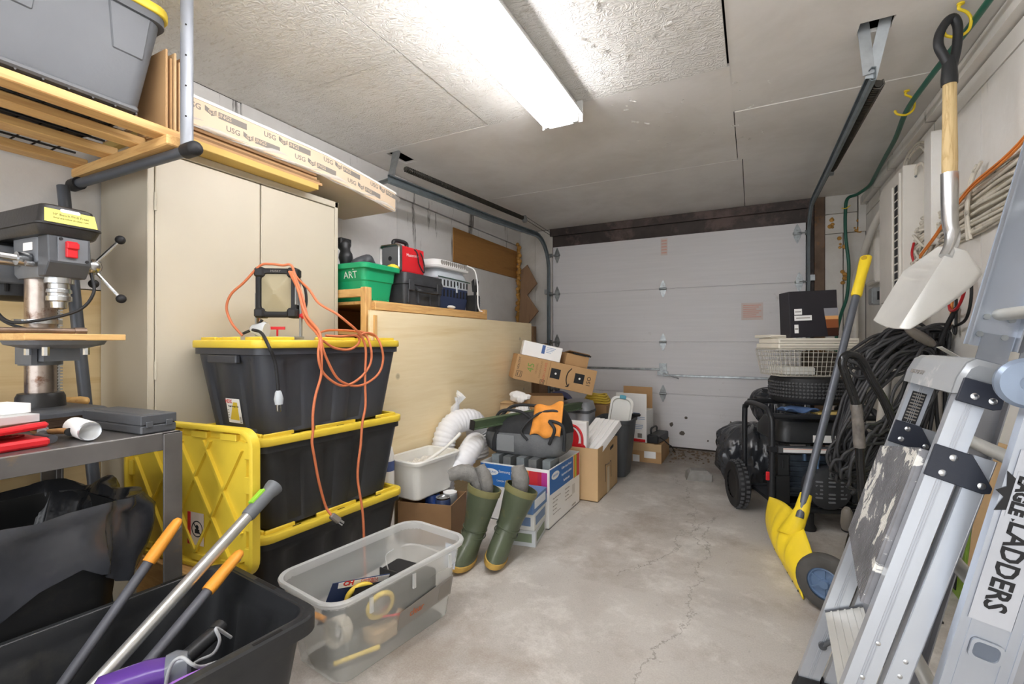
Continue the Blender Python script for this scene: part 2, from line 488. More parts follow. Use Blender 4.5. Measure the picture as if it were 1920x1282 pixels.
for i in range(26):
    c = r2.choice([(0.69, 1.92), (0.62, 2.10), (0.71, 1.62), (0.80, 2.05)])
    fm.ball((c[0] + r2.uniform(-.02, .02), DY - 0.004, c[1] + r2.uniform(-.05, .05)), r2.uniform(0.008, 0.02), 6)
fm.build('foam_seam', M_foam, wb, smooth=180)

# the sectional overhead door
dr = struct('door_1')
M_door = mat('embossed_white_door', 'dddbdc', 0.35, 0, 0.03, 3, 0.3, 30, stretch=(0.6, 6, 14), dirt='b4ada6', dirt_amt=0.62, dirt_scale=2.2)
M_print = flat('faded_red_print', 'dcab9f', 0.7)
M_printbg = flat('faded_label_paper', 'd8cbc6', 0.7)
zs = [0.012, 0.54, 1.06, 1.596, 2.128]
for i, (a, b) in enumerate(zip(zs, zs[1:])):
    g = MB()
    # tongue-and-groove edge: face plus a set-back lip at the top
    g.bx(DX0 + 0.005, DX1 - 0.005, DY - 0.005, DY + 0.04, a + 0.003, b - 0.004)
    g.bx(DX0 + 0.01, DX1 - 0.01, DY + 0.008, DY + 0.035, b - 0.006, b + 0.006 if i < 3 else b - 0.004)
    g.build('door_panel', M_door, dr, bevel=0.002)
MB().bx(DX0, DX1, DY + 0.0, DY + 0.04, 0.0, 0.013).build('bottom_seal', flat('rubber_seal', '3b342e', 0.8), dr)
M_leaf = mat('spangled_zinc', '9da1a2', 0.35, 0.7, 0.3, 30, 0.05)
def hinge(x, z, side=False):
    M = TR(x, DY - 0.006, z)
    b = MB(M)
    w = 0.030
    for sgn in (1, -1):
        P_ = [(-w, sgn*0.012), (w, sgn*0.012), (w*0.85, sgn*0.035), (w*0.25, sgn*0.078), (0, sgn*0.088), (-w*0.25, sgn*0.078), (-w*0.85, sgn*0.035)]
        if sgn < 0: P_ = P_[::-1]
        b.prism(P_, 0.004, frame((0, 0, 0), (1, 0, 0), (0, 0, 1)))
        b.cyl((0, 0.0, sgn*0.035), (0, -0.010, sgn*0.035), 0.007, 8)
        b.cyl((0, 0.0, sgn*0.062), (0, -0.008, sgn*0.062), 0.006, 8)
    b.cyl((-0.036, -0.012, 0), (0.036, -0.012, 0), 0.011, 10)
    if side:
        d = -1 if x < -1 else 1
        b.cyl((0, -0.025, 0), (d*0.075, -0.025, 0), 0.006, 8)
        b.cyl((d*0.058, -0.025, 0), (d*0.082, -0.025, 0), 0.022, 14)
        b.box(0, -0.015, 0, 0.05, 0.02, 0.022)
    return b.build('hinge', M_leaf, dr, smooth=40)
for z in zs[1:4]:
    hinge(-0.80, z); hinge(DX0 + 0.055, z, True); hinge(DX1 - 0.055, z, True)
for x in (DX0 + 0.055, DX1 - 0.07): hinge(x, 2.03, True)
lk = MB()
lk.bx(-1.78, -0.83, DY - 0.022, DY - 0.014, 0.775, 0.795, TR(0, 0, 0))
lk.bx(-0.80, 0.42, DY - 0.022, DY - 0.014, 0.715, 0.735)
lk.build('lock_bar', M_leaf, dr, bevel=0.002)
lk = MB()
lk.bx(-0.835, -0.765, DY - 0.020, DY - 0.005, 0.735, 0.845); lk.bx(-0.85, -0.75, DY - 0.04, DY - 0.02, 0.725, 0.765)
lk.cyl((-0.80, DY - 0.03, 0.75), (-0.80, DY - 0.075, 0.75), 0.014)
lk.tube([(-0.80, DY - 0.07, 0.755), (-0.72, DY - 0.07, 0.725), (-0.64, DY - 0.06, 0.70)], 0.006, 8)
lk.build('lock_handle', M_leaf, dr, smooth=40)
FB = lambda x, z: frame((x, DY - 0.0062, z), (1, 0, 0), (0, 0, 1))      # faces the room (-y)
MB().prism([(-.033, -.085), (.033, -.085), (.033, .085), (-.033, .085)], 0.0008, FB(-0.79, 2.02)).build('label', M_printbg, dr)
for k in range(5): MB().prism([(-.025, -.006), (.025, -.006), (.025, .006), (-.025, .006)], 0.0012, FB(-0.79, 2.08 - k*0.03)).build('label_line', M_print, dr)
MB().prism([(-.09, -.08), (.09, -.08), (.09, .08), (-.09, .08)], 0.0008, FB(0.0, 1.345)).build('label', M_printbg, dr)
for k in range(7): MB().prism([(-.075, -.004), (.075 - (k % 3)*.02, -.004), (.075 - (k % 3)*.02, .004), (-.075, .004)], 0.0012, FB(0.0, 1.402 - k*0.018)).build('label_line', M_print, dr)
M_scuff = flat('scuffed_bare_steel', '5e5750', 0.7)
for x, z, s in ((-0.72, 0.235, 0.03), (-0.62, 0.155, 0.035), (-0.58, 0.31, 0.02), (-0.78, 0.09, 0.025), (-0.38, 0.10, 0.012), (-0.18, 0.30, 0.01)):
    P_ = [(s*(0.5 + 0.5*r2.random())*math.cos(a*0.9), s*(0.5 + 0.5*r2.random())*math.sin(a*0.9)) for a in range(7)]
    MB().prism(P_, 0.0008, FB(x, z)).build('paint_scuff', M_scuff, dr)

# door tracks, with their hangers, springs and pulley cables
def track(name, x, xin, ztop, yend, zend, label):
    t_ = thing(name, label, 'door track', (x, DY - 0.05, 0))
    rad = 0.34
    path = [(x, DY - 0.045, 0.02), (x, DY - 0.045, 0.6), (x, DY - 0.045, 1.2), (x, DY - 0.045, ztop - rad)]
    for i in range(1, 9):
        a = R(90 * i / 8)
        path.append((x, DY - 0.045 - rad*(1 - math.cos(a)), ztop - rad + rad*math.sin(a)))
    path += [(x, (DY + yend)/2, (ztop + zend)/2), (x, yend, zend)]
    # C-shaped section swept along the path
    sec = [(-0.012, -0.027), (-0.012, 0.027), (0.004, 0.030), (0.012, 0.020), (0.009, 0.018), (0.002, 0.026), (-0.009, 0.023), (-0.009, -0.023), (0.002, -0.026), (0.009, -0.018), (0.012, -0.020), (0.004, -0.030)]
    rings = []
    for i, p in enumerate(path):
        a = Vector(path[max(i-1, 0)]); b_ = Vector(path[min(i+1, len(path)-1)])
        tn = (b_ - a).normalized(); nrm = tn.cross(Vector((1, 0, 0))).normalized()
        rings.append([tuple(Vector(p) + Vector((xin*sx, 0, 0)) + nrm*sy) for sx, sy in sec])
    b = MB(); b.loft(rings); b.build('rail', M_galvdark, t_, world=True, smooth=35)
    for z in (0.35, 1.0, 1.6):
        MB().bx(x - xin*0.05, x - xin*0.01, DY - 0.055, DY + 0.01, z, z + 0.05).build('wall_bracket', M_galv, t_, world=True)
    return t_
tl = track('left_door_track', -2.03, 1, 2.20, 2.26, 2.085, 'grey steel door track curving along the left wall over the plywood')
tr_ = track('right_door_track', 0.44, -1, 2.22, 2.38, 2.16, 'grey steel door track on the right beside the yellow hose hooks')
tl.name = 'door_track'; tr_.name = 'door_track'
def strap(parent, a, b, w=0.035):
    a = Vector(a); b = Vector(b)
    F = frame((a + b)/2, b - a, (1, 0, 0) if abs((b-a).normalized().x) < 0.8 else (0, 1, 0))
    g = MB(F); L = (b-a).length
    g.box(0, 0, 0, L, w, 0.003); g.box(0, w/2, w/4, L, 0.003, w/2)
    return g.build('hanger_strap', M_galv, parent, world=True)
strap(tl, (-2.06, 2.30, 2.09), (-2.15, 2.46, 2.40)); strap(tl, (-2.05, 2.29, 2.12), (-2.13, 2.47, 2.42)); strap(tl, (-2.05, 2.29, 2.10), (-2.40, 2.29, 2.06), 0.03)
strap(tr_, (0.43, 2.40, 2.17), (0.40, 2.36, 2.40), 0.04); strap(tr_, (0.44, 2.42, 2.16), (0.485, 2.35, 2.40), 0.04)
M_spring = mat('oiled_spring_steel', '4a4742', 0.45, 0.7, 0.2, 40)
def spring(parent, p0, p1, r, turns):
    p0 = Vector(p0); p1 = Vector(p1); d = p1 - p0; x = d.normalized(); u = x.orthogonal().normalized(); w = x.cross(u)
    b = MB(); N = turns * 6
    b.tube([p0 + d*(i/N) + u*(r*math.cos(2*math.pi*i/6)) + w*(r*math.sin(2*math.pi*i/6)) for i in range(N+1)], 0.0042, 5, k=1)
    b.cyl(p0, p1, r*0.75, 8)
    return b.build('spring', M_spring, parent, world=True, smooth=60)
spring(tl, (-1.97, 2.34, 2.165), (-1.95, 4.02, 2.245), 0.017, 95)
spring(tr_, (0.475, 2.46, 2.15), (0.475, 3.75, 2.215), 0.02, 70)
for p, q, par in (((-1.95, 4.06, 2.245), (-1.99, 4.86, 2.24), tl), ((0.475, 3.78, 2.215), (0.46, 4.86, 2.22), tr_)):
    b = MB(); b.cyl(Vector(p) + V(-0.012, 0, 0), Vector(p) + V(0.012, 0, 0), 0.036, 16); b.build('pulley', M_galv, par, world=True, smooth=40)
    b = MB(); b.tube([p, q], 0.003, 6, k=1); b.tube([Vector(p) + V(0, 0, 0.03), Vector(q) + V(0, 0, 0.03)], 0.0025, 6, k=1); b.build('lift_cable', M_spring, par, world=True)

# ------------------------------------------------------------------ fluorescent fitting
ft = thing('fluorescent_fixture', 'white twin-tube fluorescent strip light on the painted ceiling', 'ceiling light', (-0.905, 1.15, ZC))
M_white = mat('white_enamel', 'dddddb', 0.35, 0, 0.02, 4, 0)
FX0, FX1, FY0, FY1 = -1.02, -0.79, -0.12, 2.36
b = MB()
ringf = lambda y: [(FX0 + 0.035, y, ZC - 0.001), (FX1 - 0.035, y, ZC - 0.001), (FX1, y, ZC - 0.065), (FX1, y, ZC - 0.075), (FX1 - 0.055, y, ZC - 0.072), (FX1 - 0.08, y, ZC - 0.088), (FX0 + 0.08, y, ZC - 0.088), (FX0 + 0.055, y, ZC - 0.072), (FX0, y, ZC - 0.075), (FX0, y, ZC - 0.065)]
b.loft([ringf(FY0), ringf(FY1)]); b.build('housing', M_white, ft, world=True)
for y, s in ((FY1 - 0.01, 1), (FY0 + 0.01, -1)):
    b = MB(); b.bx(FX0, FX1, y - 0.004, y + 0.006, ZC - 0.115, ZC - 0.001); b.build('end_plate', M_white, ft, world=True, bevel=0.002)
    for tx in (FX0 + 0.035, FX1 - 0.035):
        b = MB(); b.bx(tx - 0.016, tx + 0.016, y - s*0.03, y - s*0.005, ZC - 0.118, ZC - 0.07); b.build('lamp_holder', M_white, ft, world=True, bevel=0.004)
M_tube = mat('lit_tube', 'fdfcff', 0.4, emit=TUBE_STRENGTH, var=0, bump=0)
for tx in (FX0 + 0.035, FX1 - 0.035):
    b = MB(); b.cyl((tx, FY0 + 0.045, ZC - 0.103), (tx, FY1 - 0.045, ZC - 0.103), 0.017, 16); b.build('fluorescent_tube', M_tube, ft, world=True, smooth=40)
# ------------------------------------------------------------------ shared colours
M_cab = mat('almond_enamel', 'c0b8a6', 0.42, 0, 0.03, 3, 0.03, 40)
M_yel = mat('yellow_plastic', 'dfc23e', 0.42, 0, 0.05, 6, 0.06, 120)
M_blk = mat('black_plastic', '2a2b2d', 0.42, 0, 0.15, 5, 0.06, 150, dirt='3a3936', dirt_amt=0.56)
M_gry = mat('charcoal_plastic', '5d5f62', 0.5, 0, 0.06, 5, 0.06, 120)
M_card = mat('kraft_cardboard', 'b48f64', 0.8, 0, 0.06, 5, 0.05, 60)
M_card2 = mat('pale_cardboard', 'c5a67c', 0.8, 0, 0.06, 5, 0.05, 60)
M_cardd = mat('dark_cardboard', '8a6a49', 0.85, 0, 0.1, 5, 0.05, 60)
M_paper = mat('white_paper', 'efeeec', 0.6, 0, 0.02, 5, 0)
M_ink = flat('black_ink', '1c1c1e', 0.6)
M_red = mat('red_plastic', 'd0242c', 0.4, 0, 0.06, 6, 0.03)
M_ora = mat('orange_rubber_cord', 'c56f48', 0.5, 0, 0.06, 20, 0)
M_steel = mat('bright_steel', 'c2c4c6', 0.25, 1.0, 0.1, 20, 0.04)
M_alu = mat('brushed_aluminium', 'c6cace', 0.34, 0.85, 0.06, 8, 0.05, 60, stretch=(1, 1, 0.2))
M_blackrub = mat('black_rubber', '202022', 0.6, 0, 0.15, 12, 0.1)
M_tape = mat('clear_tape', 'd9dde0', 0.18, 0, 0.02, 8, 0.15, 50, alpha=0.35)
M_bluegrey = mat('grey_tube_paint', '8b8e94', 0.4, 0.2, 0.06, 10, 0.02)
M_darktube = mat('dark_grey_tube_paint', '54585f', 0.4, 0.2, 0.1, 10, 0.02)

# ------------------------------------------------------------------ steel storage cabinet
CX0, CX1, CY0, CY1, CZ = -2.405, -2.04, 0.945, 1.862, 1.83
cb = thing('storage_cabinet', 'tall almond steel two-door cabinet under the printed tile carton', 'cabinet', ((CX0+CX1)/2, (CY0+CY1)/2, 0))
b = MB()
b.bx(CX0, CX1 - 0.02, CY0, CY0 + 0.004, 0, CZ); b.bx(CX0, CX1 - 0.02, CY1 - 0.004, CY1, 0, CZ)
b.bx(CX0, CX1, CY0, CY1, CZ - 0.03, CZ); b.bx(CX0, CX0 + 0.004, CY0, CY1, 0, CZ); b.bx(CX0, CX1, CY0, CY1, 0, 0.06)
b.bx(CX1 - 0.025, CX1, CY0, CY0 + 0.022, 0, CZ); b.bx(CX1 - 0.025, CX1, CY1 - 0.022, CY1, 0, CZ)
b.build('carcass', M_cab, cb, world=True, bevel=0.003)
ymid = (CY0 + CY1) / 2
for y0, y1 in ((CY0 + 0.025, ymid - 0.003), (ymid + 0.003, CY1 - 0.025)):
    b = MB(); b.bx(CX1 - 0.022, CX1 + 0.001, y0, y1, 0.07, CZ - 0.036)
    d = b.build('door', M_cab, cb, world=True, bevel=0.003)
    yh = y0 if y0 < ymid - 0.1 else y1
    for z in (0.3, 0.95, 1.6):
        h = MB(); h.cyl((CX1 + 0.002, yh, z - 0.035), (CX1 + 0.002, yh, z + 0.035), 0.005, 8); h.build('door_hinge', M_cab, d, smooth=40, world=True)

# boards and flattened cartons lying on the cabinet, with the long ceiling-tile carton on top
fb = MB(); fb.bx(-2.36, -1.955, 0.92, 1.66, CZ + 0.001, CZ + 0.030, None)
tag(fb.build('fibreboard_panel', mat('yellow_fibreboard', 'c9ab62', 0.75, 0, 0.08, 4, 0.1, 40), bevel=0.002), 'yellow fibreboard panel lying on top of the almond cabinet', 'board')
for i in range(4):
    z0 = CZ + 0.031 + i * 0.0132
    b = MB(); b.bx(-2.35 + 0.01*i, -1.965 - 0.006*(i % 3), 0.93 + 0.01*i, 1.69 - 0.012*i, z0, z0 + 0.0125)
    o = b.build('flattened_carton', M_cardd if i % 2 else M_card)
    tag(o, 'flattened brown carton on the cabinet under the tile carton, %s' % ('lowest of four', 'second from the bottom', 'third from the bottom', 'topmost of four')[i], 'cardboard', 'flattened cartons on the cabinet')
uz0, uz1 = CZ + 0.086, CZ + 0.198
M_usg = mat('printed_tile_carton', 'd9c3a8', 0.6, 0, 0.03, 4, 0.02)
M_usgi = flat('grey_carton_print', '857f78', 0.7)
us = thing('ceiling_tile_carton', 'long ceiling-tile carton with grey repeated print lying on the cabinet', 'carton', (-2.15, 1.6, uz0))
b = MB(); ys_ = [1.0, 1.6, 1.7, 1.8, 1.9, 2.0, 2.1, 2.235]; b.loft([[(-2.40, y, uz0), (-1.955, y, uz0), (-1.955, y, uz1), (-2.40, y, uz1)] for y in ys_]); b.build('carton_body', M_usg, us, world=True, bevel=0.004)
b = MB()     # shrink wrap bunched along the lower edge
b.grid(lambda u, v: (-1.9545 + 0.004*math.sin(u*40 + v*5) - 0.03*max(0, v - 0.7), 1.0 + 1.235*u, uz0 - 0.004 + 0.03*(1 - v)*(0.8 + 0.35*math.sin(u*23))), 90, 5)
b.build('shrink_wrap', mat('cloudy_film', 'ece9e4', 0.15, 0, 0.03, 20, 0.6, 60, alpha=0.55), us, world=True, smooth=60)
b = MB(); b.loft([[(-2.405, y, uz1 - 0.006), (-1.952, y, uz1 - 0.006), (-1.952, y, uz1 + 0.006), (-2.405, y, uz1 + 0.006)] for y in [0.998] + ys_[1:-1] + [2.237]]); b.build('wrap_edge', flat('white_film_edge', 'ebe8e2', 0.4), us, world=True)
FXp = lambda x, y, z: frame((x, y, z), (0, 1, 0), (0, 0, 1))       # face looking to +x: text runs along +y
def usg(y, z):
    text('USG', 0.032, FXp(-1.9545, y, z), M_usgi, us, align='LEFT', world=True, bold=0.0004)
    b = MB(FXp(-1.9547, y + 0.075, z))
    b.prism([(0, 0.018), (0.022, 0.008), (0.022, -0.012), (0, -0.002)], 0.0006); b.prism([(0.024, 0.004), (0.046, 0.014), (0.046, -0.006), (0.024, -0.016)], 0.0006)
    b.prism([(0.054, -0.013), (0.175, -0.013), (0.175, 0.013), (0.054, 0.013)], 0.0006)
    b.build('print_mark', M_usgi, us, world=True)
    text('CEILINGS', 0.023, FXp(-1.9535, y + 0.135, z), M_usg, us, world=True)
for y, z in ((1.03, uz0 + 0.078), (1.36, uz0 + 0.082), (1.69, uz0 + 0.085), (2.02, uz0 + 0.086), (1.19, uz0 + 0.036), (1.52, uz0 + 0.038), (1.85, uz0 + 0.038)):
    if y < 2.05: usg(y, z)

# the unsupported far end of the carton sags
for ch in children(us):
    for v in ch.data.vertices:
        yy = v.co.y + 1.6
        if yy > 1.66: v.co.z -= 0.052 * ((yy - 1.66) / 0.575) ** 1.3

# ------------------------------------------------------------------ hanging storage shelf
sh = thing('hanging_shelf', 'slatted pine shelf on grey steel tubes hung below the ceiling', 'shelf', (-2.0, 0.5, 1.70))
PX, PY = -1.665, 0.884
b = MB(); b.cyl((PX, PY, 1.69), (PX, PY, ZC), 0.0185, 18)
pl = b.build('post', M_bluegrey, sh, world=True, smooth=40)
b = MB()
for i in range(5):
    z = 1.80 + i*0.10
    b.cyl((PX + 0.015, PY - 0.011, z), (PX + 0.0165, PY - 0.0115, z), 0.0028, 8)
b.build('adjustment_hole', M_dark, pl, world=True, stuff=True)
for y in (PY, -0.3):
    b = MB(); b.cyl((-2.37, y - 0.03 if y > 0 else y, 1.682), (PX + 0.01, y, 1.692), 0.0175, 16); b.build('cross_tube', M_bluegrey if y < 0 else M_darktube, sh, world=True, smooth=40)
    for p, q in (((PX - 0.005, y, 1.692), (PX + 0.045, y, 1.692)), ((-2.40, y - 0.03, 1.682), (-2.345, y - 0.03, 1.682))):
        b = MB(); b.cyl(p, q, 0.024, 16); b.ball(q if p[0] > -2 else p, 0.024, 8); b.build('end_cap', M_blackrub, sh, world=True, smooth=60)
b = MB(); b.cyl((PX, -0.3, 1.66), (PX, -0.3, ZC), 0.0185, 14); b.build('post', M_bluegrey, sh, world=True, smooth=40)
for y in (0.872, -0.30):
    b = MB(); b.bx(-2.385, -1.70, y - 0.03, y + 0.012, 1.708, 1.742); b.build('bearer', M_pinex, sh, world=True, bevel=0.004)
for x0, x1 in ((-1.79, -1.725), (-1.945, -1.885), (-2.15, -2.075), (-2.38, -2.31)):
    b = MB(); b.bx(x0, x1, -0.4, 0.868 if x0 < -1.8 else 0.93, 1.743, 1.772); b.build('slat', M_pine, sh, world=True, bevel=0.003)
b = MB()
for i in range(9):
    x = -2.36 + i*0.075; b.cyl((x, -0.4, 1.778), (x, 0.82, 1.778), 0.004, 6)
for i in range(22):
    y = -0.38 + i*0.055; b.cyl((-2.37, y, 1.786), (-1.74, y, 1.786), 0.003, 6)
o = b.build('wire_deck', flat('black_wire', '1e1e20', 0.4), sh, world=True, smooth=60); o['kind'] = 'stuff'

# the leaning tube behind the bench
b = MB(); b.cyl((-2.14, 0.865, 0.0), (-2.36, 0.81, 1.66), 0.0195, 18)
tag(b.build('steel_pole', M_darktube, smooth=40), 'dark grey steel tube leaning upright behind the drill press', 'pole')

# ------------------------------------------------------------------ lidded totes
def tote_ring(w, l, r, z, grooves_l=(), grooves_s=(), dep=0.0):
    """outline with pressed-in panels: grooves are (start, end) fractions along a side"""
    pts = []
    def side(p0, p1, nrm, gr):
        out = [(0.0, 0.0)]
        for a, b_ in gr:
            out += [(a - 0.012, 0.0), (a + 0.012, dep), (b_ - 0.012, dep), (b_ + 0.012, 0.0)]
        out.append((1.0, 0.0))
        for t, d in out:
            pts.append((p0[0] + (p1[0]-p0[0])*t - nrm[0]*d, p0[1] + (p1[1]-p0[1])*t - nrm[1]*d, z))
    def arc(cx, cy, a0):
        for i in range(1, 5):
            a = R(a0 + 90*i/5)
            pts.append((cx + r*math.cos(a), cy + r*math.sin(a), z))
    x, y = w/2, l/2
    side((x, -y + r), (x, y - r), (1, 0), grooves_l); arc(x - r, y - r, 0)
    side((x - r, y), (-x + r, y), (0, 1), grooves_s); arc(-x + r, y - r, 90)
    side((-x, y - r), (-x, -y + r), (-1, 0), grooves_l); arc(-x + r, -y + r, 180)
    side((-x + r, -y), (x - r, -y), (0, -1), grooves_s); arc(x - r, -y + r, 270)
    return pts
GL = ((0.06, 0.20), (0.36, 0.48), (0.62, 0.78)); GS = ((0.08, 0.26), (0.70, 0.92))
def tote_body(parent, W, L, H, m, gl=GL, gs=GS, open_top=False, taper=0.80, dep=0.010, r=0.05, name='body', wall=0.006):
    k = taper
    def rg(f, z, d, gin=0.0, rr=r):
        s = k + (0.945 - k)*f
        return tote_ring(W*s - gin, L*(s + 0.01) - gin, rr, z, gl, gs, d)
    rings = [rg(0, 0.0, 0, 0.02), rg(0.0, 0.008, 0), rg(0.05, 0.02, dep), rg(0.8, H*0.80, dep), rg(0.86, H*0.86, 0), rg(0.9, H*0.9, 0)]
    W2, L2 = W*0.965, L*0.975
    rings += [tote_ring(W2, L2, r, H*0.905, gl, gs, 0), tote_ring(W2, L2, r, H - 0.002, gl, gs, 0)]
    if open_top:
        rings += [tote_ring(W2 - 0.022, L2 - 0.022, r, H, gl, gs, 0), tote_ring(W2 - 0.030, L2 - 0.03, r, H*0.93, gl, gs, 0)]
        rings += [rg(0.9, H*0.9, 0, 2*wall), rg(0.86, H*0.86, 0, 2*wall), rg(0.8, H*0.80, dep, 2*wall), rg(0.05, 0.03, dep, 2*wall), rg(0.0, 0.010, 0, 0.03)]
    b = MB(); b.loft(rings)
    return b.build(name, m, parent, smooth=35)
def tote_lid(parent, W, L, m, z):
    b = MB()
    rg = lambda w, l, r, zz: [(x, y, zz) for x, y in rr_ring(w, l, r, 6)]
    b.loft([rg(W - 0.008, L - 0.008, 0.055, z), rg(W, L, 0.058, z + 0.001), rg(W, L, 0.058, z + 0.026), rg(W - 0.006, L - 0.006, 0.055, z + 0.030),
            rg(W - 0.05, L - 0.05, 0.045, z + 0.030), rg(W - 0.056, L - 0.056, 0.045, z + 0.022)])
    pads = []
    for s in (1, -1):
        for y0, y1 in ((-L*0.15, L*0.12),): pads.append((s*(W/2 - 0.031), (y0+y1)/2, 0.010, y1 - y0))
        for t in (1, -1):
            pads.append((s*(W/2 - 0.031), t*(L/2 - 0.10), 0.010, 0.12)); pads.append((s*(W/2 - 0.09), t*(L/2 - 0.040), 0.10, 0.012))
        pads.append((0, s*(L/2 - 0.040), 0.11, 0.012))
    for cx, cy, sx, sy in pads: b.box(cx, cy, z + 0.033, sx, sy, 0.018)
    for i in range(-1, 2):
        b.box(0, i*L*0.2, z + 0.0250, W*0.7, 0.012, 0.005)
    lid = b.build('lid', m, parent, bevel=0.0025, smooth=40)
    s_ = MB()
    for s in (1, -1):
        for y in (-L*0.28, 0.0, L*0.28): s_.box(s*(W/2 - 0.018), y, z + 0.0302, 0.006, 0.035, 0.001)
    s_.build('lid_slot', M_dark, lid, stuff=True)
    return lid
def tote(name, label, loc, rz, W=0.48, L=0.73, H=0.335, body=M_blk, group=None):
    t = thing(name, label, 'tote', loc, rz, group)
    tote_body(t, W, L, H, body); tote_lid(t, W, L, M_yel, H - 0.008)
    for s in (1, -1):
        b = MB(); b.box(0, s*(L/2 - 0.012), H - 0.05, W*0.4, 0.02, 0.03); b.build('handle', body, t, bevel=0.004)
    return t
t1 = tote('storage_tote', 'lowest black tote with yellow lid in the stack of three', (-1.765, 1.44, 0), -4, group='stacked black totes')
t2 = tote('storage_tote', 'middle black tote with yellow lid in the stack of three', (-1.758, 1.43, 0.3552), -4, group='stacked black totes')
t3 = tote('storage_tote', 'top black tote of the stack with the orange cord on its yellow lid', (-1.758, 1.422, 0.7104), -2.5, body=mat('dark_grey_plastic', '3a3c42', 0.42, 0, 0.1, 5, 0.06, 150), group='stacked black totes')
# retail label on the near end of the top tote
LM = frame((0.0, -0.3120, 0.085), (1, 0, 0), (0, -0.155, 1))
b = MB(LM); b.prism([(-.045, -.048), (.045, -.048), (.045, .048), (-.045, .048)], 0.0008); lab = b.build('label', M_paper, t3)
b = MB(LM @ TR(z=0.0008)); b.prism([(-.032, -.036), (.028, -.036), (.028, .034), (.002, .034)], 0.0004); b.build('label_patch', M_yel, lab)
text('HDX', 0.02, LM @ TR(-0.027, 0.036, 0.0009), M_red, lab, bold=0.0006)
text('Tough Storage Tote', 0.0085, LM @ TR(0.0, 0.018, 0.0014), M_ink, lab)
b = MB(LM @ TR(z=0.0008))
for k in range(5): b.prism([(.031, -.044 + k*.005), (.042, -.044 + k*.005), (.042, -.041 + k*.005), (.031, -.041 + k*.005)], 0.0006)
for k in range(4): b.prism([(-.042, -.03 + k*.01), (-.034, -.03 + k*.01), (-.034, -.027 + k*.01), (-.042, -.027 + k*.01)], 0.0006)
b.build('label_print', M_usgi, lab)

# spare yellow lid standing on edge beside the bench
ld = thing('tote_lid', 'spare yellow tote lid standing on edge showing its ribbed underside', 'lid', (-1.735, 0.925, 0.30), 5.5)
b = MB(frame((0, 0, 0.24), (1, 0, 0), (0, 0, 1)))        # local: x along, y up, z toward the bench
LW, LH = 0.655, 0.48
rgl = lambda dx, r, z: [(x, y, z) for x, y in rr_ring(LW - dx, LH - dx, r, 7)]
b.loft([rgl(0.0, 0.06, -0.012), rgl(0.0, 0.06, 0.016), rgl(0.014, 0.055, 0.019), rgl(0.028, 0.05, 0.018), rgl(0.034, 0.05, -0.004), rgl(0.08, 0.03, -0.004), rgl(0.086, 0.03, 0.004)])
b.build('lid_panel', M_yel, ld, smooth=35)
def rib(x0, y0, x1, y1, w=0.008, h=0.012):
    d = math.hypot(x1-x0, y1-y0); b.box(d/2, 0, h/2 - 0.001, d, w, h, TR(x0, y0, 0, rz=math.degrees(math.atan2(y1-y0, x1-x0))))
for x0, y0, x1, y1 in ((-.30, -.18, -.02, .18), (-.12, -.19, .14, .19), (.06, -.19, .30, .17), (-.30, .10, -.10, -.19), (-.22, .18, .06, -.19), (-.04, .19, .24, -.19), (.10, .19, .30, -.10), (-.30, .16, -.27, .19)):
    b = MB(frame((0, -0.004, 0.24), (1, 0, 0), (0, 0, 1))); rib(x0*0.9, y0, x1*0.9, y1); b.build('rib', M_yel, ld)
def edge_block(x, y, w, h):
    b = MB(frame((0, 0.004, 0.24), (1, 0, 0), (0, 0, 1))); b.box(x, y, 0.006, w, h, 0.02); b.build('edge_block', M_yel, ld, bevel=0.002)
for y in (-.17, -.06, .06, .17):
    for s in (1, -1): edge_block(s*0.296, y, 0.022, 0.055)
for x in (-.21, -.07, .07, .21):
    for s in (1, -1): edge_block(x, s*0.208, 0.075, 0.022)
LB = frame((0.05, -0.0075, 0.125), (1, 0, 0), (0, 0, 1))
b = MB(LB); b.prism([(-.04, -.055), (.04, -.055), (.04, .055), (-.04, .055)], 0.0008); lw = b.build('warning_label', flat('label_beige', 'd8c8b8', 0.6), ld)
b = MB(LB @ TR(z=0.0008)); b.prism([(-.04, -.055), (-.024, -.055), (-.024, .055), (-.04, .055)], 0.0005); b.build('label_band', M_red, lw)
b = MB(LB @ TR(0.008, 0, 0.001))
b.loft([[(r_*math.cos(2*math.pi*i/20), r_*math.sin(2*math.pi*i/20), 0) for i in range(20)] for r_ in (0.028, 0.024)], False, False)
b.box(0, 0, 0, 0.05, 0.004, 0.0005, TR(rz=-45)); b.ball((0, 0.006, 0), 0.008, 6, (1, 1, 0.05)); b.box(0, -0.008, 0, 0.022, 0.014, 0.0005)
b.build('label_print', M_ink, lw)
# an offcut under the lid keeps it up off the floor
b = MB(); b.bx(-1.98, -1.55, 0.88, 0.97, 0.0, 0.297); tag(b.build('wood_block', M_pinex, bevel=0.004), 'pine block on the floor holding up the spare yellow lid', 'block')

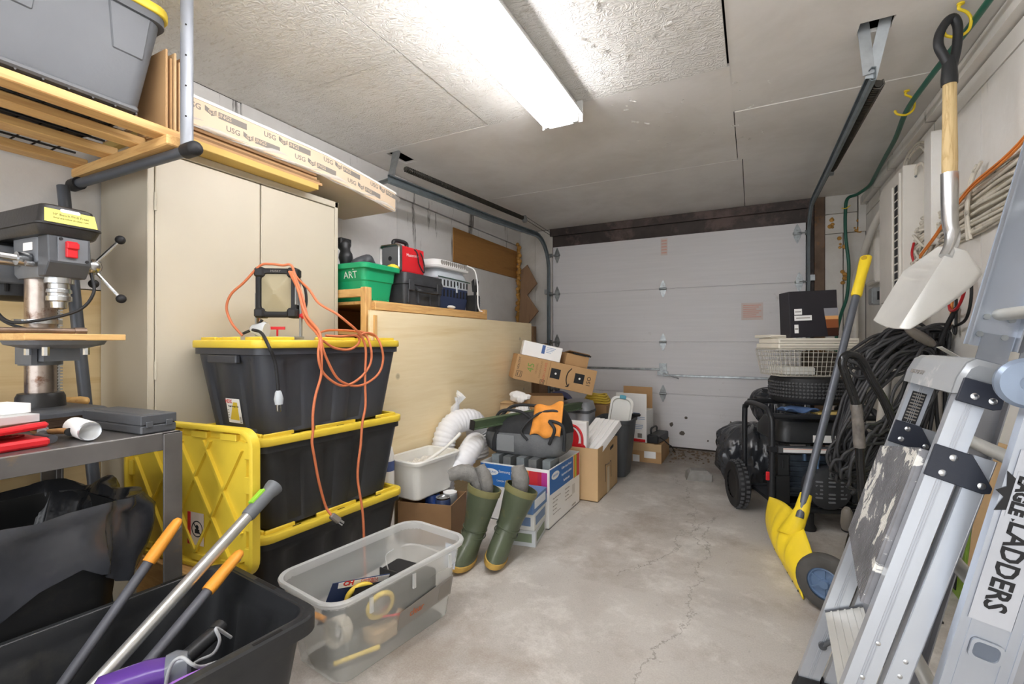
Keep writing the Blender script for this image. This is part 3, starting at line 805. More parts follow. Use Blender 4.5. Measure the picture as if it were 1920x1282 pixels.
# grey tote on the shelf
gt = tote('storage_tote', 'grey tote with yellow lid up on the hanging slatted shelf', (-1.965, 0.475, 1.79), 0, body=M_gry, W=0.50, L=0.80, H=0.345)
for ch in children(gt):
    if ch.name.startswith('body'): bpy.data.objects.remove(ch)
tote_body(gt, 0.50, 0.80, 0.345, M_gry, gl=(), gs=())
for y in (-0.28, 0.08, 0.34):
    b = MB(frame((0.2235, y - 0.06, 0.25), (0, 1, 0), (0.11, 0, 1)))
    b.prism([(-.055, .06), (-.04, -.075), (.04, -.075), (.055, .06)], 0.007); b.build('side_panel', M_gry, gt, bevel=0.003)
b = MB(); b.box(0.205, 0, 0.012, 0.03, 0.62, 0.02); b.build('foot_ledge', M_gry, gt, bevel=0.006)
for i in range(8):
    y = 0.862 + i*0.009
    b = MB(); ht = 0.27 - 0.01*(i % 3); x1 = -1.748 - 0.008*((i*5) % 3)
    b.bx(-1.93 - 0.01*(i % 2), x1, y, y + 0.0065, 1.774, 1.774 + ht)
    o = b.build('flattened_carton', M_card2 if i % 2 else M_card, bevel=0.001)
    tag(o, 'flattened carton standing on edge on the hanging shelf, %s' % ('nearest the grey tote', 'second from the grey tote', 'third from the grey tote', 'fourth from the grey tote', 'fourth from the post end', 'third from the post end', 'second from the post end', 'last at the post end')[i], 'cardboard', 'flattened cartons on the hanging shelf')

# ------------------------------------------------------------------ work light and orange cord on the top tote
CORD_MAIN = [ (-1.892, 1.220, 1.087), (-1.931, 1.200, 1.138), (-1.951, 1.190, 1.200), (-1.935, 1.198, 1.258), (-1.886, 1.223, 1.309), (-1.828, 1.253, 1.353), (-1.789, 1.273, 1.361), (-1.743, 1.297, 1.356), (-1.711, 1.313, 1.356), (-1.691, 1.323, 1.331), (-1.624, 1.329, 1.277), (-1.576, 1.340, 1.218), (-1.542, 1.363, 1.176), (-1.519, 1.401, 1.141), (-1.512, 1.438, 1.113), (-1.515, 1.480, 1.076), (-1.515, 1.500, 1.023), (-1.515, 1.495, 0.902), (-1.515, 1.498, 0.788), (-1.515, 1.480, 0.715), (-1.515, 1.470, 0.620), (-1.515, 1.457, 0.548), (-1.515, 1.455, 0.472), (-1.500, 1.467, 0.335), (-1.480, 1.457, 0.162), (-1.470, 1.453, 0.053) ]
CORD_BACK = [ (-1.885, 1.269, 1.087), (-1.902, 1.260, 1.113), (-1.906, 1.258, 1.150), (-1.895, 1.264, 1.195), (-1.872, 1.275, 1.228), (-1.852, 1.286, 1.240) ]
CORD_LOOP_A = [ (-1.693, 1.300, 1.350), (-1.629, 1.283, 1.266), (-1.578, 1.275, 1.172), (-1.540, 1.276, 1.102), (-1.515, 1.272, 1.040), (-1.515, 1.297, 0.985), (-1.515, 1.340, 0.920), (-1.515, 1.393, 0.888), (-1.515, 1.460, 0.875), (-1.515, 1.531, 0.892), (-1.515, 1.584, 0.927), (-1.515, 1.606, 0.982), (-1.515, 1.595, 1.037), (-1.540, 1.588, 1.085), (-1.540, 1.535, 1.100), (-1.540, 1.484, 1.088) ]
CORD_LOOP_B = [ (-1.687, 1.303, 1.350), (-1.620, 1.292, 1.252), (-1.572, 1.286, 1.145), (-1.540, 1.280, 1.089), (-1.515, 1.252, 1.014), (-1.515, 1.268, 0.952), (-1.515, 1.314, 0.908), (-1.515, 1.375, 0.882), (-1.515, 1.441, 0.895), (-1.515, 1.500, 0.932), (-1.515, 1.531, 0.977), (-1.515, 1.531, 1.030), (-1.540, 1.530, 1.083), (-1.540, 1.484, 1.099) ]
CORD_DROP = [ (-1.700, 1.296, 1.351), (-1.627, 1.285, 1.259), (-1.578, 1.275, 1.151), (-1.541, 1.273, 1.088), (-1.515, 1.265, 1.041), (-1.515, 1.268, 0.972), (-1.515, 1.264, 0.925), (-1.515, 1.239, 0.853), (-1.515, 1.228, 0.787), (-1.515, 1.228, 0.721), (-1.515, 1.224, 0.681), (-1.515, 1.235, 0.619), (-1.515, 1.255, 0.525), (-1.520, 1.291, 0.420), (-1.500, 1.302, 0.382) ]
CORD_LID = [ (-1.600, 1.347, 1.093), (-1.660, 1.458, 1.111), (-1.660, 1.558, 1.113), (-1.660, 1.666, 1.107), (-1.660, 1.741, 1.090) ]
CORD_LID2 = [ (-1.535, 1.293, 1.064), (-1.535, 1.348, 1.036), (-1.535, 1.421, 1.028), (-1.535, 1.469, 1.046), (-1.535, 1.484, 1.069), (-1.535, 1.460, 1.087), (-1.535, 1.384, 1.083), (-1.535, 1.305, 1.085) ]
BLACK_CORD = [ (-1.799, 1.245, 1.151), (-1.828, 1.230, 1.117), (-1.870, 1.209, 1.095) ]
BLACK_DROP = [(-1.640, 1.097, 1.093), (-1.585, 1.093, 1.081), (-1.503, 1.062, 1.049), (-1.503, 1.087, 0.994), (-1.503, 1.097, 0.931), (-1.503, 1.101, 0.887)]
def out_(pts): return [((x + 0.037) if x > -1.56 else x, y, max(z, 1.077) if x < -1.56 and z > 1.04 else z) for x, y, z in pts]
CORD_MAIN, CORD_BACK, CORD_LOOP_A, CORD_LOOP_B, CORD_DROP, CORD_LID, CORD_LID2 = [out_(p) for p in (CORD_MAIN, CORD_BACK, CORD_LOOP_A, CORD_LOOP_B, CORD_DROP, CORD_LID, CORD_LID2)]
CORD_MAIN = [(x, y, z + 0.024) if (z > 1.34 or 5 < i < 9) else (x, y, z) for i, (x, y, z) in enumerate(CORD_MAIN)]
CORD_BACK = [(x - 0.03, y + 0.06, z) for x, y, z in CORD_BACK]
BLACK_DROP = [(x, y, z + 0.012 if z > 1.06 else z) for x, y, z in BLACK_DROP]
TL = 1.072
wl_ = thing('work_light', 'square LED work light with a taped black frame on the top tote', 'work light', (-1.79, 1.31, TL), 33)
M_lens = mat('frosted_lens', 'a0967a', 0.6, 0, 0.03, 6, 0)
b = MB(frame((0, 0, 0.195), (1, 0, 0), (0, 0, 1)))
ro = lambda w, h, z: [(x, y, z) for x, y in rr_ring(w, h, 0.028, 3)]
b.loft([ro(0.15, 0.19, -0.035), ro(0.165, 0.205, -0.025), ro(0.165, 0.205, 0.02), ro(0.15, 0.19, 0.026), ro(0.126, 0.166, 0.026), ro(0.12, 0.16, 0.018)])
b.build('housing', M_blackrub, wl_, smooth=35)
b = MB(frame((0, -0.0185, 0.195), (1, 0, 0), (0, 0, 1)))
ri = rr_ring(0.118, 0.158, 0.02, 3)
b.loft([[(x, y, 0) for x, y in ri], [(x*0.1, y*0.1, 0.022) for x, y in ri]]); b.build('lens', M_lens, wl_)
for sx in (1, -1):
    for sz in (1, -1):
        b = MB(); b.box(sx*0.066, 0, 0.195 + sz*0.085, 0.042, 0.066, 0.042, None); b.build('corner_bumper', M_blackrub, wl_, bevel=0.008)
text('HUSKY', 0.013, frame((0, -0.0268, 0.285), (1, 0, 0), (0, 0, 1)), M_usgi, wl_)
b = MB(); b.box(0, 0.03, 0.006, 0.19, 0.012, 0.012); b.box(0, -0.075, 0.006, 0.19, 0.012, 0.012)
for s in (1, -1):
    b.box(s*0.09, -0.02, 0.006, 0.012, 0.11, 0.012); b.box(s*0.09, 0.01, 0.10, 0.008, 0.022, 0.19)
b.build('stand', flat('grey_stand', '8b8d8c', 0.5), wl_, bevel=0.002)
for s in (1,):
    b = MB(); b.cyl((s*0.085, 0.01, 0.1), (s*0.112, 0.01, 0.1), 0.013, 10); b.build('knob', M_red, wl_, smooth=40)
b = MB(); b.cyl((0.02, -0.06, 0.012), (0.02, -0.06, 0.045), 0.004, 6); b.box(0.02, -0.06, 0.045, 0.06, 0.008, 0.012); b.build('clamp', M_red, wl_)
b = MB(); b.tube([(0.078, 0.02, 0.26), (0.10, 0.03, 0.22), (0.105, 0.03, 0.15), (0.085, 0.02, 0.10)], 0.006, 8); b.build('power_lead', M_blackrub, wl_, smooth=60)
b = MB()
b.box(0.083, -0.005, 0.20, 0.004, 0.062, 0.11)
b.build('tape_wrap', M_tape, wl_)

oc = thing('orange_cable', 'orange extension cable coiled over the work light and hanging down the totes', 'cable', (-1.7, 1.35, TL))
for pts in (CORD_MAIN, CORD_BACK, CORD_LOOP_A, CORD_LOOP_B, CORD_DROP, CORD_LID, CORD_LID2):
    b = MB(); b.tube(pts, 0.0052, 8, k=7); b.build('cable', M_ora, oc, world=True, smooth=80)
pe = Vector(CORD_DROP[-1])
Mp = frame(pe, (0.3, 0.55, -0.6), (0, 1, 0.6))
b = MB(Mp); b.box(0.02, 0, 0, 0.045, 0.024, 0.02); b.build('plug', flat('clear_grey_plug', '77716a', 0.3), oc, world=True, bevel=0.004)
b = MB(Mp)
for s in (1, -1): b.box(0.052, s*0.006, 0, 0.02, 0.006, 0.0016)
b.cyl((0.04, 0, 0.006), (0.06, 0, 0.006), 0.0025, 6); b.build('prong', M_steel, oc, world=True)

bc = thing('power_cable', 'black lamp cable with clear plug hanging over the top tote', 'cord', (-1.75, 1.2, TL))
b = MB(); b.tube(BLACK_CORD, 0.0055, 8); b.build('cable', M_blackrub, bc, world=True, smooth=80)
b = MB(); b.tube(BLACK_DROP, 0.0058, 8); b.build('cable', M_blackrub, bc, world=True, smooth=80)
Mq = frame(BLACK_DROP[-1], (0.05, 0.02, -1), (1, 0, 0))
b = MB(Mq); b.lathe([(0.007, 0), (0.011, 0.006), (0.016, 0.03), (0.013, 0.05)], 12, frame((0, 0, 0), (0, 0, -1), (0, 1, 0))); b.build('plug', mat('clear_plastic', 'c9ced3', 0.12, 0, 0.02, 8, 0.1, alpha=0.7), bc, world=True, smooth=50)
b = MB(Mq)
for s in (1, -1): b.box(0.062, s*0.007, 0, 0.026, 0.006, 0.0016)
b.cyl((0.05, 0, 0.007), (0.072, 0, 0.007), 0.0025, 6); b.build('prong', M_steel, bc, world=True)
b = MB(frame((-1.715, 1.205, TL + 0.034), (0.9, 0.45, -0.1), (0, 0, 1)))
b.lathe([(0.030, 0), (0.034, 0.012), (0.026, 0.03), (0.018, 0.055), (0.008, 0.066)], 14, frame((0, 0, 0), (0, 0, 1), (0, 1, 0)))
tag(b.build('cable_socket', mat('clear_plastic', 'c9ced3', 0.12), smooth=50), 'clear plastic cable socket lying in front of the work light', 'socket')
# ------------------------------------------------------------------ welded steel bench
BX0, BX1, BY0, BY1, BZ = -2.36, -1.53, -0.6, 0.795, 0.795
bn = thing('work_bench', 'welded angle-iron work bench with worn grey top holding the drill press', 'workbench', (-1.95, 0.1, 0))
M_bench = mat('worn_steel', '6f6c6a', 0.35, 0.55, 0.25, 5, 0.08, 40, dirt='8d7559', dirt_amt=0.58, dirt_scale=6)
M_benchtop = mat('worn_steel_top', '7d7a78', 0.28, 0.6, 0.2, 4, 0.05, 40, dirt='54504c', dirt_amt=0.55, dirt_scale=5)
b = MB(); b.bx(BX0, BX1 - 0.004, BY0, BY1 - 0.004, BZ - 0.008, BZ); b.build('bench_top', M_benchtop, bn, world=True, bevel=0.002)
def angle(parent, p0, p1, a, c, w=0.05, t=0.006, nm='frame_angle'):
    """L-section from p0 to p1; a and c are the directions of its two flanges"""
    p0 = Vector(p0); p1 = Vector(p1); a = Vector(a); c = Vector(c)
    sec = [V(0, 0, 0), a*w, a*w + c*t, a*t + c*t, a*t + c*w, c*w]
    b = MB(); b.loft([[tuple(p0 + s) for s in sec], [tuple(p1 + s) for s in sec]])
    return b.build(nm, M_bench, parent, world=True, bevel=0.001)
angle(bn, (BX1, BY0, BZ - 0.001), (BX1, BY1, BZ - 0.001), (-1, 0, 0), (0, 0, -1))
angle(bn, (BX0, BY1, BZ - 0.001), (BX1, BY1, BZ - 0.001), (0, -1, 0), (0, 0, -1))
angle(bn, (BX0, BY0, BZ - 0.001), (BX0, BY1, BZ - 0.001), (1, 0, 0), (0, 0, -1))
for x, y, sx, sy in ((BX1 + 0.004, BY1 + 0.003, -1, -1), (BX0, BY1, 1, -1), (BX1, BY0, -1, 1), (BX0, BY0, 1, 1)):
    angle(bn, (x, y, 0), (x, y, BZ - 0.004), (sx, 0, 0), (0, sy, 0), 0.05, 0.006, 'leg')

# ------------------------------------------------------------------ drill press
dblk = MB(); dblk.bx(-2.32, -1.905, 0.42, 0.79, BZ + 0.0005, BZ + 0.036)
tag(dblk.build('wood_slab', wood('grimy_wood', '8d735c', '6f5a48', 'y', 0.7, 1.0), bevel=0.003), 'grimy wooden slab on the bench under the drill press base', 'board')
DPZ = BZ + 0.037
dp = thing('drill_press', 'bench drill press with black belt cover and worn steel column', 'drill press', (-2.07, 0.655, DPZ), 4)
M_cast = mat('grey_cast_paint', '74777c', 0.45, 0.2, 0.12, 8, 0.15, 60)
M_castd = mat('dark_cast_paint', '4d4f53', 0.45, 0.1, 0.1, 8, 0.1, 60)
M_cover = mat('black_belt_cover', '2b2a2a', 0.4, 0, 0.2, 10, 0.2, 90)
M_column = mat('pitted_steel_column', 'a79b92', 0.28, 0.9, 0.25, 14, 0.12, 60, dirt='6b4a38', dirt_amt=0.54, dirt_scale=14)
Z = lambda z: z - DPZ
b = MB()
b.loft([[(x, y, z) for x, y in rr_ring(0.32, 0.19, 0.03)] for z in (0.0, 0.012)] + [[(x*0.93, y*0.93, 0.018) for x, y in rr_ring(0.32, 0.19, 0.03)]], M=TR(0.05, 0, 0))
b.build('base', M_castd, dp, smooth=40)
b = MB(); b.lathe([(0.062, 0.018), (0.060, 0.05), (0.055, 0.062), (0.042, 0.064)], 24); b.build('column_collar', M_cover, dp, smooth=40)
b = MB(); b.lathe([(0.039, 0.02), (0.039, Z(1.40))], 28); b.build('column', M_column, dp, smooth=40)
b = MB(); b.box(-0.02, 0.046, Z(1.03), 0.018, 0.016, 0.42)
for i in range(40): b.box(-0.005, 0.050, Z(0.84 + i*0.0102), 0.012, 0.012, 0.005)
b.build('rack', M_steel, dp)
b = MB(); b.lathe([(0.042, 0), (0.052, 0.001), (0.052, 0.014), (0.042, 0.015)], 24, TR(z=Z(1.118)), arc=360); b.box(0, -0.058, Z(1.125), 0.02, 0.02, 0.014); b.build('stop_ring', M_steel, dp, smooth=40)
# table bracket, table and the wooden board clamped on it
b = MB(); b.lathe([(0.053, Z(0.985)), (0.055, Z(1.05))], 20); b.bx(0.0, 0.13, -0.045, 0.045, Z(1.0), Z(1.045)); b.box(0.05, -0.055, Z(1.02), 0.10, 0.014, 0.06)
b.build('table_bracket', M_cast, dp, smooth=40)
b = MB(); b.loft([[(x, y, Z(1.040)) for x, y in rr_ring(0.12, 0.12, 0.03)], [(x, y, Z(1.052)) for x, y in rr_ring(0.20, 0.18, 0.03)], [(x, y, Z(1.064)) for x, y in rr_ring(0.21, 0.19, 0.03)]], M=TR(0.16, -0.03, 0))
b.build('table', M_cast, dp, smooth=40)
for x, y in ((0.10, -0.07), (0.20, 0.03), (0.23, -0.08)):
    b = MB(); b.cyl((x, y, Z(1.02)), (x, y, Z(1.045)), 0.009, 8); b.build('bolt', M_steel, dp, smooth=40)
b = MB(); b.bx(0.045, 0.305, -0.155, 0.085, Z(1.065), Z(1.084)); b.build('table_board', M_pine, dp, bevel=0.002)
b = MB(); b.cyl((0.10, -0.19, Z(1.095)), (0.12, 0.06, Z(1.095)), 0.0095, 10); b.cyl((0.118, 0.035, Z(1.095)), (0.121, 0.065, Z(1.095)), 0.012, 8)
b.build('crank_rod', mat('rusty_rod', '7c6a5c', 0.5, 0.6, 0.3, 20, 0.2), dp, smooth=40)
# head casting, switch box, motor
b = MB(); b.loft([[(x, y, z) for x, y in rr_ring(w, d, 0.03)] for z, w, d in ((Z(1.262), 0.16, 0.09), (Z(1.275), 0.18, 0.10), (Z(1.385), 0.18, 0.105))], M=TR(0.03, 0, 0))
b.build('head', M_cast, dp, smooth=40)
b = MB(); b.prism([(0.115, Z(1.262)), (0.115, Z(1.388)), (0.173, Z(1.388)), (0.180, Z(1.305)), (0.15, Z(1.262))], 0.106, frame((0, 0.053, 0), (1, 0, 0), (0, 0, 1)))
sb = b.build('switch_box', M_castd, dp, bevel=0.003)
b = MB(); b.box(0.1780, 0.006, Z(1.345), 0.005, 0.075, 0.075, None); b.build('switch_plate', M_cast, sb, bevel=0.001)
b = MB(); b.box(0.1845, 0.0, Z(1.347), 0.012, 0.028, 0.05); b.box(0.191, 0.0, Z(1.358), 0.012, 0.03, 0.018, None); b.build('switch', M_red, sb, bevel=0.002)
b = MB()
for y, z in ((-0.025, 1.377), (0.04, 1.315)): b.cyl((0.180, y, Z(z)), (0.184, y, Z(z)), 0.005, 8)
b.build('screw', M_ink, sb, stuff=True)
b = MB(); b.bx(-0.20, -0.07, -0.085, 0.085, Z(1.25), Z(1.37)); b.build('motor_mount', M_cast, dp, bevel=0.004)
b = MB(); b.lathe([(0.05, 0), (0.085, 0.012), (0.085, 0.17), (0.06, 0.19)], 20, TR(-0.155, 0, Z(1.20)))
for i in range(10): a = R(36*i); b.box(0.088*math.cos(a), 0.088*math.sin(a), 0.09, 0.012, 0.006, 0.13, TR(-0.155, 0, Z(1.20)))
b.build('motor', M_ink, dp, smooth=40)
b = MB(); b.bx(0.03, 0.085, -0.0545, -0.0525, Z(1.345), Z(1.37)); b.build('rating_label', M_paper, dp)
b = MB(); b.cyl((0.0, -0.055, Z(1.315)), (0.0, -0.105, Z(1.315)), 0.017, 10); b.cyl((0.07, -0.055, Z(1.315)), (0.07, -0.085, Z(1.315)), 0.021, 14); b.cyl((0.07, -0.08, Z(1.318)), (0.055, -0.115, Z(1.322)), 0.010, 8)
b.cyl((0.10, -0.055, Z(1.30)), (0.10, -0.075, Z(1.30)), 0.009, 8); b.build('depth_stop', M_steel, dp, smooth=40, stuff=True)
# quill and chuck
b = MB(); b.lathe([(0.036, Z(1.262)), (0.036, Z(1.245)), (0.026, Z(1.243)), (0.026, Z(1.228)), (0.030, Z(1.226)), (0.031, Z(1.216)), (0.027, Z(1.214)), (0.027, Z(1.206)), (0.031, Z(1.204)), (0.031, Z(1.190)), (0.022, Z(1.187)), (0.020, Z(1.168)), (0.008, Z(1.163))], 20, TR(0.112, 0, 0))
b.build('chuck', M_steel, dp, smooth=30)
# feed handle on the far side
hx, hy, hz = 0.085, 0.085, Z(1.315)
b = MB(); b.cyl((hx, 0.058, hz), (hx, hy + 0.01, hz), 0.025, 16); b.ball((hx, hy + 0.012, hz), 0.028, 8); b.build('feed_hub', M_steel, dp, smooth=50)
for dx, dy, dz in ((0.04, 0.075, 0.10), (0.045, 0.075, -0.105), (-0.07, 0.05, -0.05)):
    e = V(hx + dx, hy + dy, hz + dz); b = MB(); b.cyl((hx, hy + 0.01, hz), e, 0.0055, 8)
    r_ = b.build('feed_lever', M_steel, dp, smooth=40); b = MB(); b.ball(e, 0.0155, 8); b.build('knob', M_ink, r_, smooth=180)
# belt cover with label
b = MB()
cov = lambda w, l, r, z: [(x, y, z) for x, y in rr_ring(l, w, r)]
b.loft([cov(0.135, 0.44, 0.02, Z(1.386)), cov(0.145, 0.45, 0.022, Z(1.392)), cov(0.16, 0.465, 0.024, Z(1.414)), cov(0.168, 0.472, 0.026, Z(1.416)), cov(0.168, 0.472, 0.026, Z(1.421)), cov(0.156, 0.460, 0.022, Z(1.423)), cov(0.132, 0.434, 0.02, Z(1.476)), cov(0.115, 0.41, 0.02, Z(1.482))], M=TR(-0.045, 0, 0))
bc_ = b.build('belt_cover', M_cover, dp, smooth=35)
LM = frame((0.1805, 0, Z(1.4455)), (0, 1, 0), (-0.245, 0, 1))
b = MB(LM); b.prism([(-.066, -.023), (.066, -.023), (.062, .02), (-.062, .02)], 0.0012); yl = b.build('label', mat('yellow_label', 'e3d96a', 0.5), bc_)
for s_, z_, w_ in (('10" Bench Drill Press', 0.004, 0.0105), ('Read and follow all safety rules', -0.0075, 0.0070)): text(s_, w_, LM @ TR(0, z_, 0.0013), M_ink, yl)
b = MB(LM @ TR(0, 0.019, 0.0012)); b.prism([(x, y) for x, y in rr_ring(0.05, 0.011, 0.005)], 0.0008); b.build('label_badge', M_paper, yl)
for pts in ([(-0.06, -0.09, Z(1.38)), (-0.045, -0.10, Z(1.27)), (-0.03, -0.10, Z(1.18)), (0.03, -0.09, Z(1.125)), (0.09, -0.05, Z(1.125)), (0.15, 0.03, Z(1.16)), (0.165, 0.065, Z(1.22)), (0.14, 0.07, Z(1.285))],
            [(-0.10, -0.11, Z(1.21)), (-0.05, -0.10, Z(1.16)), (0.0, -0.08, Z(1.12)), (0.05, -0.05, Z(1.10)), (0.075, -0.03, Z(1.092))],
            [(-0.12, -0.10, Z(1.19)), (-0.06, -0.10, Z(1.205)), (-0.03, -0.10, Z(1.225))]):
    b = MB(); b.tube(pts, 0.0045, 8); b.build('power_cord', M_blackrub, dp, smooth=80)

# ------------------------------------------------------------------ things on the bench
gc = thing('tool_case', 'flat dark grey plastic tool case at the end of the bench', 'case', (-1.695, 0.735, BZ + 0.001), 3)
b = MB(); b.box(0, 0, 0.0125, 0.31, 0.095, 0.025); b.build('case_base', M_castd, gc, bevel=0.004)
b = MB(); b.box(0, 0, 0.0395, 0.31, 0.095, 0.027); b.box(0, 0, 0.053, 0.26, 0.06, 0.003); b.build('case_lid', M_castd, gc, bevel=0.004)
for s in (1, -1):
    b = MB(); b.box(0.156, s*0.026, 0.027, 0.005, 0.018, 0.016); b.build('latch', M_castd, gc, bevel=0.001)
sc_ = thing('spray_can', 'white spray can lying on its side on the bench', 'can', M=frame((-1.70, 0.608, BZ + 0.0275), (0, 0, 1), None, (1, -0.12, 0)))
b = MB(); b.lathe([(0.020, 0.0), (0.026, 0.004), (0.026, 0.125), (0.024, 0.132)], 22); b.build('can_body', M_paper, sc_, smooth=40)
b = MB(); b.lathe([(0.023, 0.131), (0.0255, 0.135), (0.023, 0.139), (0.018, 0.136), (0.001, 0.133)], 22); b.build('can_base', M_alu, sc_, smooth=40)
pp = thing('pruning_shears', 'open hand shears with dark grips lying beside the spray can', 'shears', (-1.72, 0.552, BZ + 0.001), -8)
M_rustt = mat('rusty_tool_steel', '8a6038', 0.5, 0.5, 0.3, 20, 0.1)
b = MB(); b.prism([(-0.12, -0.01), (-0.02, -0.008), (0.0, 0.004), (-0.03, 0.016), (-0.10, 0.006)], 0.006, TR(0, 0, 0.004)); b.build('blade', M_rustt, pp, bevel=0.001)
b = MB(); b.tube([(-0.02, 0.0, 0.010), (0.03, -0.015, 0.012), (0.075, -0.014, 0.013), (0.11, -0.004, 0.013)], 0.011, 10); b.build('grip', M_castd, pp, smooth=60)
b = MB(); b.tube([(-0.02, 0.012, 0.014), (0.03, 0.028, 0.020), (0.075, 0.034, 0.022)], 0.008, 10); b.build('grip', wood('tan_wood_grip', 'b98a55', '8d653b', 'x'), pp, smooth=60)
b = MB(); b.cyl((0.076, 0.034, 0.022), (0.088, 0.034, 0.022), 0.0105, 12); b.build('grip_cap', M_ink, pp, smooth=40)
rc = thing('drill_bit_case', 'open red plastic drill-bit case at the left of the bench', 'case', (-1.655, 0.43, BZ + 0.001), 6)
b = MB(); b.box(0, 0, 0.011, 0.15, 0.17, 0.022); b.build('case_base', M_red, rc, bevel=0.006)
b = MB(); b.box(0, 0, 0, 0.15, 0.17, 0.016, TR(-0.004, 0.0, 0.040, 4, -7, 0)); b.build('case_lid', M_red, rc, bevel=0.006)
b = MB()
for i in range(8): b.cyl((-0.05 + 0.01*i, -0.07, 0.026), (-0.05 + 0.01*i, 0.0 + 0.008*i, 0.027), 0.003, 6)
b.build('drill_bits', M_steel, rc, stuff=True)
gb = thing('paper_carton', 'small white and grey carton resting on the red bit case', 'box', (-1.72, 0.455, BZ + 0.056), 10)
b = MB(); b.box(0, 0, 0.011, 0.13, 0.12, 0.020); b.build('carton_body', flat('pale_grey_card', 'bfc0bf', 0.6), gb, bevel=0.001)
b = MB(); b.box(-0.03, 0.0, 0.034, 0.10, 0.13, 0.025); b.build('carton_lid', M_paper, gb, bevel=0.001)
pf = thing('socket_extension', 'grey steel socket extension lying by the red bit case', 'tool', (-1.80, 0.575, BZ + 0.012), -20)
for k, (x0, x1, r_) in enumerate(((-0.06, 0.0, 0.008), (0.0, 0.022, 0.013), (0.022, 0.05, 0.010), (0.05, 0.062, 0.012))):
    b = MB(); b.cyl((x0, 0.02*x0, 0), (x1, 0.02*x1, 0.002), r_, 12); b.build('socket_section', M_galv, pf, smooth=40)
pc = thing('plastic_cup', 'crumpled clear plastic cup tipped over at the bench edge', 'cup', M=frame((-1.575, 0.325, BZ + 0.034), (0, 0, 1), None, (0.85, -0.5, 0.1)))
b = MB(); b.lathe([(0.022, -0.04), (0.024, -0.038), (0.032, 0.04), (0.034, 0.042), (0.030, 0.038), (0.021, -0.034)], 14)
for i, v in enumerate(b.v): b.v[i] = tuple(Vector(v) * (1 + 0.06*math.sin(i*2.1)))
b.build('cup_wall', mat('milky_plastic', 'dfe3e4', 0.2, 0, 0.02, 9, 0.2, alpha=0.6), pc, smooth=50)
bm_ = thing('blue_vise', 'blue clamp-on vise at the back of the bench beside the drill column', 'vise', (-2.24, 0.44, BZ + 0.037), 0)
M_blue = mat('blue_enamel', '2c4f9b', 0.4, 0.1, 0.1, 8, 0.05)
b = MB(); b.box(0, -0.02, 0.055, 0.12, 0.24, 0.06); b.build('vise_body', M_blue, bm_, bevel=0.012, seg=2)
b = MB(); b.box(0, -0.05, 0.10, 0.09, 0.10, 0.04, TR(0, 0, 0, 0, 0, 8)); b.build('jaw', M_blue, bm_, bevel=0.008)
b = MB(); b.box(0.0, 0.0, 0.0125, 0.16, 0.2, 0.025); b.build('foot', M_castd, bm_, bevel=0.004)
b = MB(); b.cyl((0.062, -0.08, 0.06), (0.068, 0.06, 0.075), 0.012, 8); b.box(0.064, 0.05, 0.085, 0.01, 0.03, 0.05); b.build('lever', M_ink, bm_, smooth=40)
mh = thing('wooden_mallet', 'turned pale wooden tool handle lying behind the drill column', 'tool', (-2.20, 0.765, BZ + 0.0525), -15)
b = MB(frame((0, 0, 0), (0, 0, 1), None, (0.75, 0.66, 0))); b.lathe([(0.010, -0.10), (0.014, -0.06), (0.014, 0.02), (0.017, 0.05), (0.014, 0.072), (0.006, 0.08)], 14); b.build('handle', wood('turned_handle', 'd6ac6c', 'b98b4e', 'y'), mh, smooth=50)
pb = thing('paper_bag', 'crumpled white paper bag on the blue vise', 'bag', (-2.20, 0.43, BZ + 0.158))
b = MB()
rings = []
for j in range(8):
    t = j/7; rr_ = []
    for i in range(18):
        a = 2*math.pi*i/18; w = (0.085 - 0.075*t**1.6)*(1 + 0.16*math.sin(i*2.9 + j))
        rr_.append((w*math.cos(a)*0.8, w*math.sin(a)*1.1 + 0.03*t, 0.125*t))
    rings.append(rr_)
b.loft(rings); b.build('crumpled_paper', mat('grey_white_paper', 'cfd0ce', 0.7, 0, 0.05, 10, 0.3, 40), pb, smooth=25)

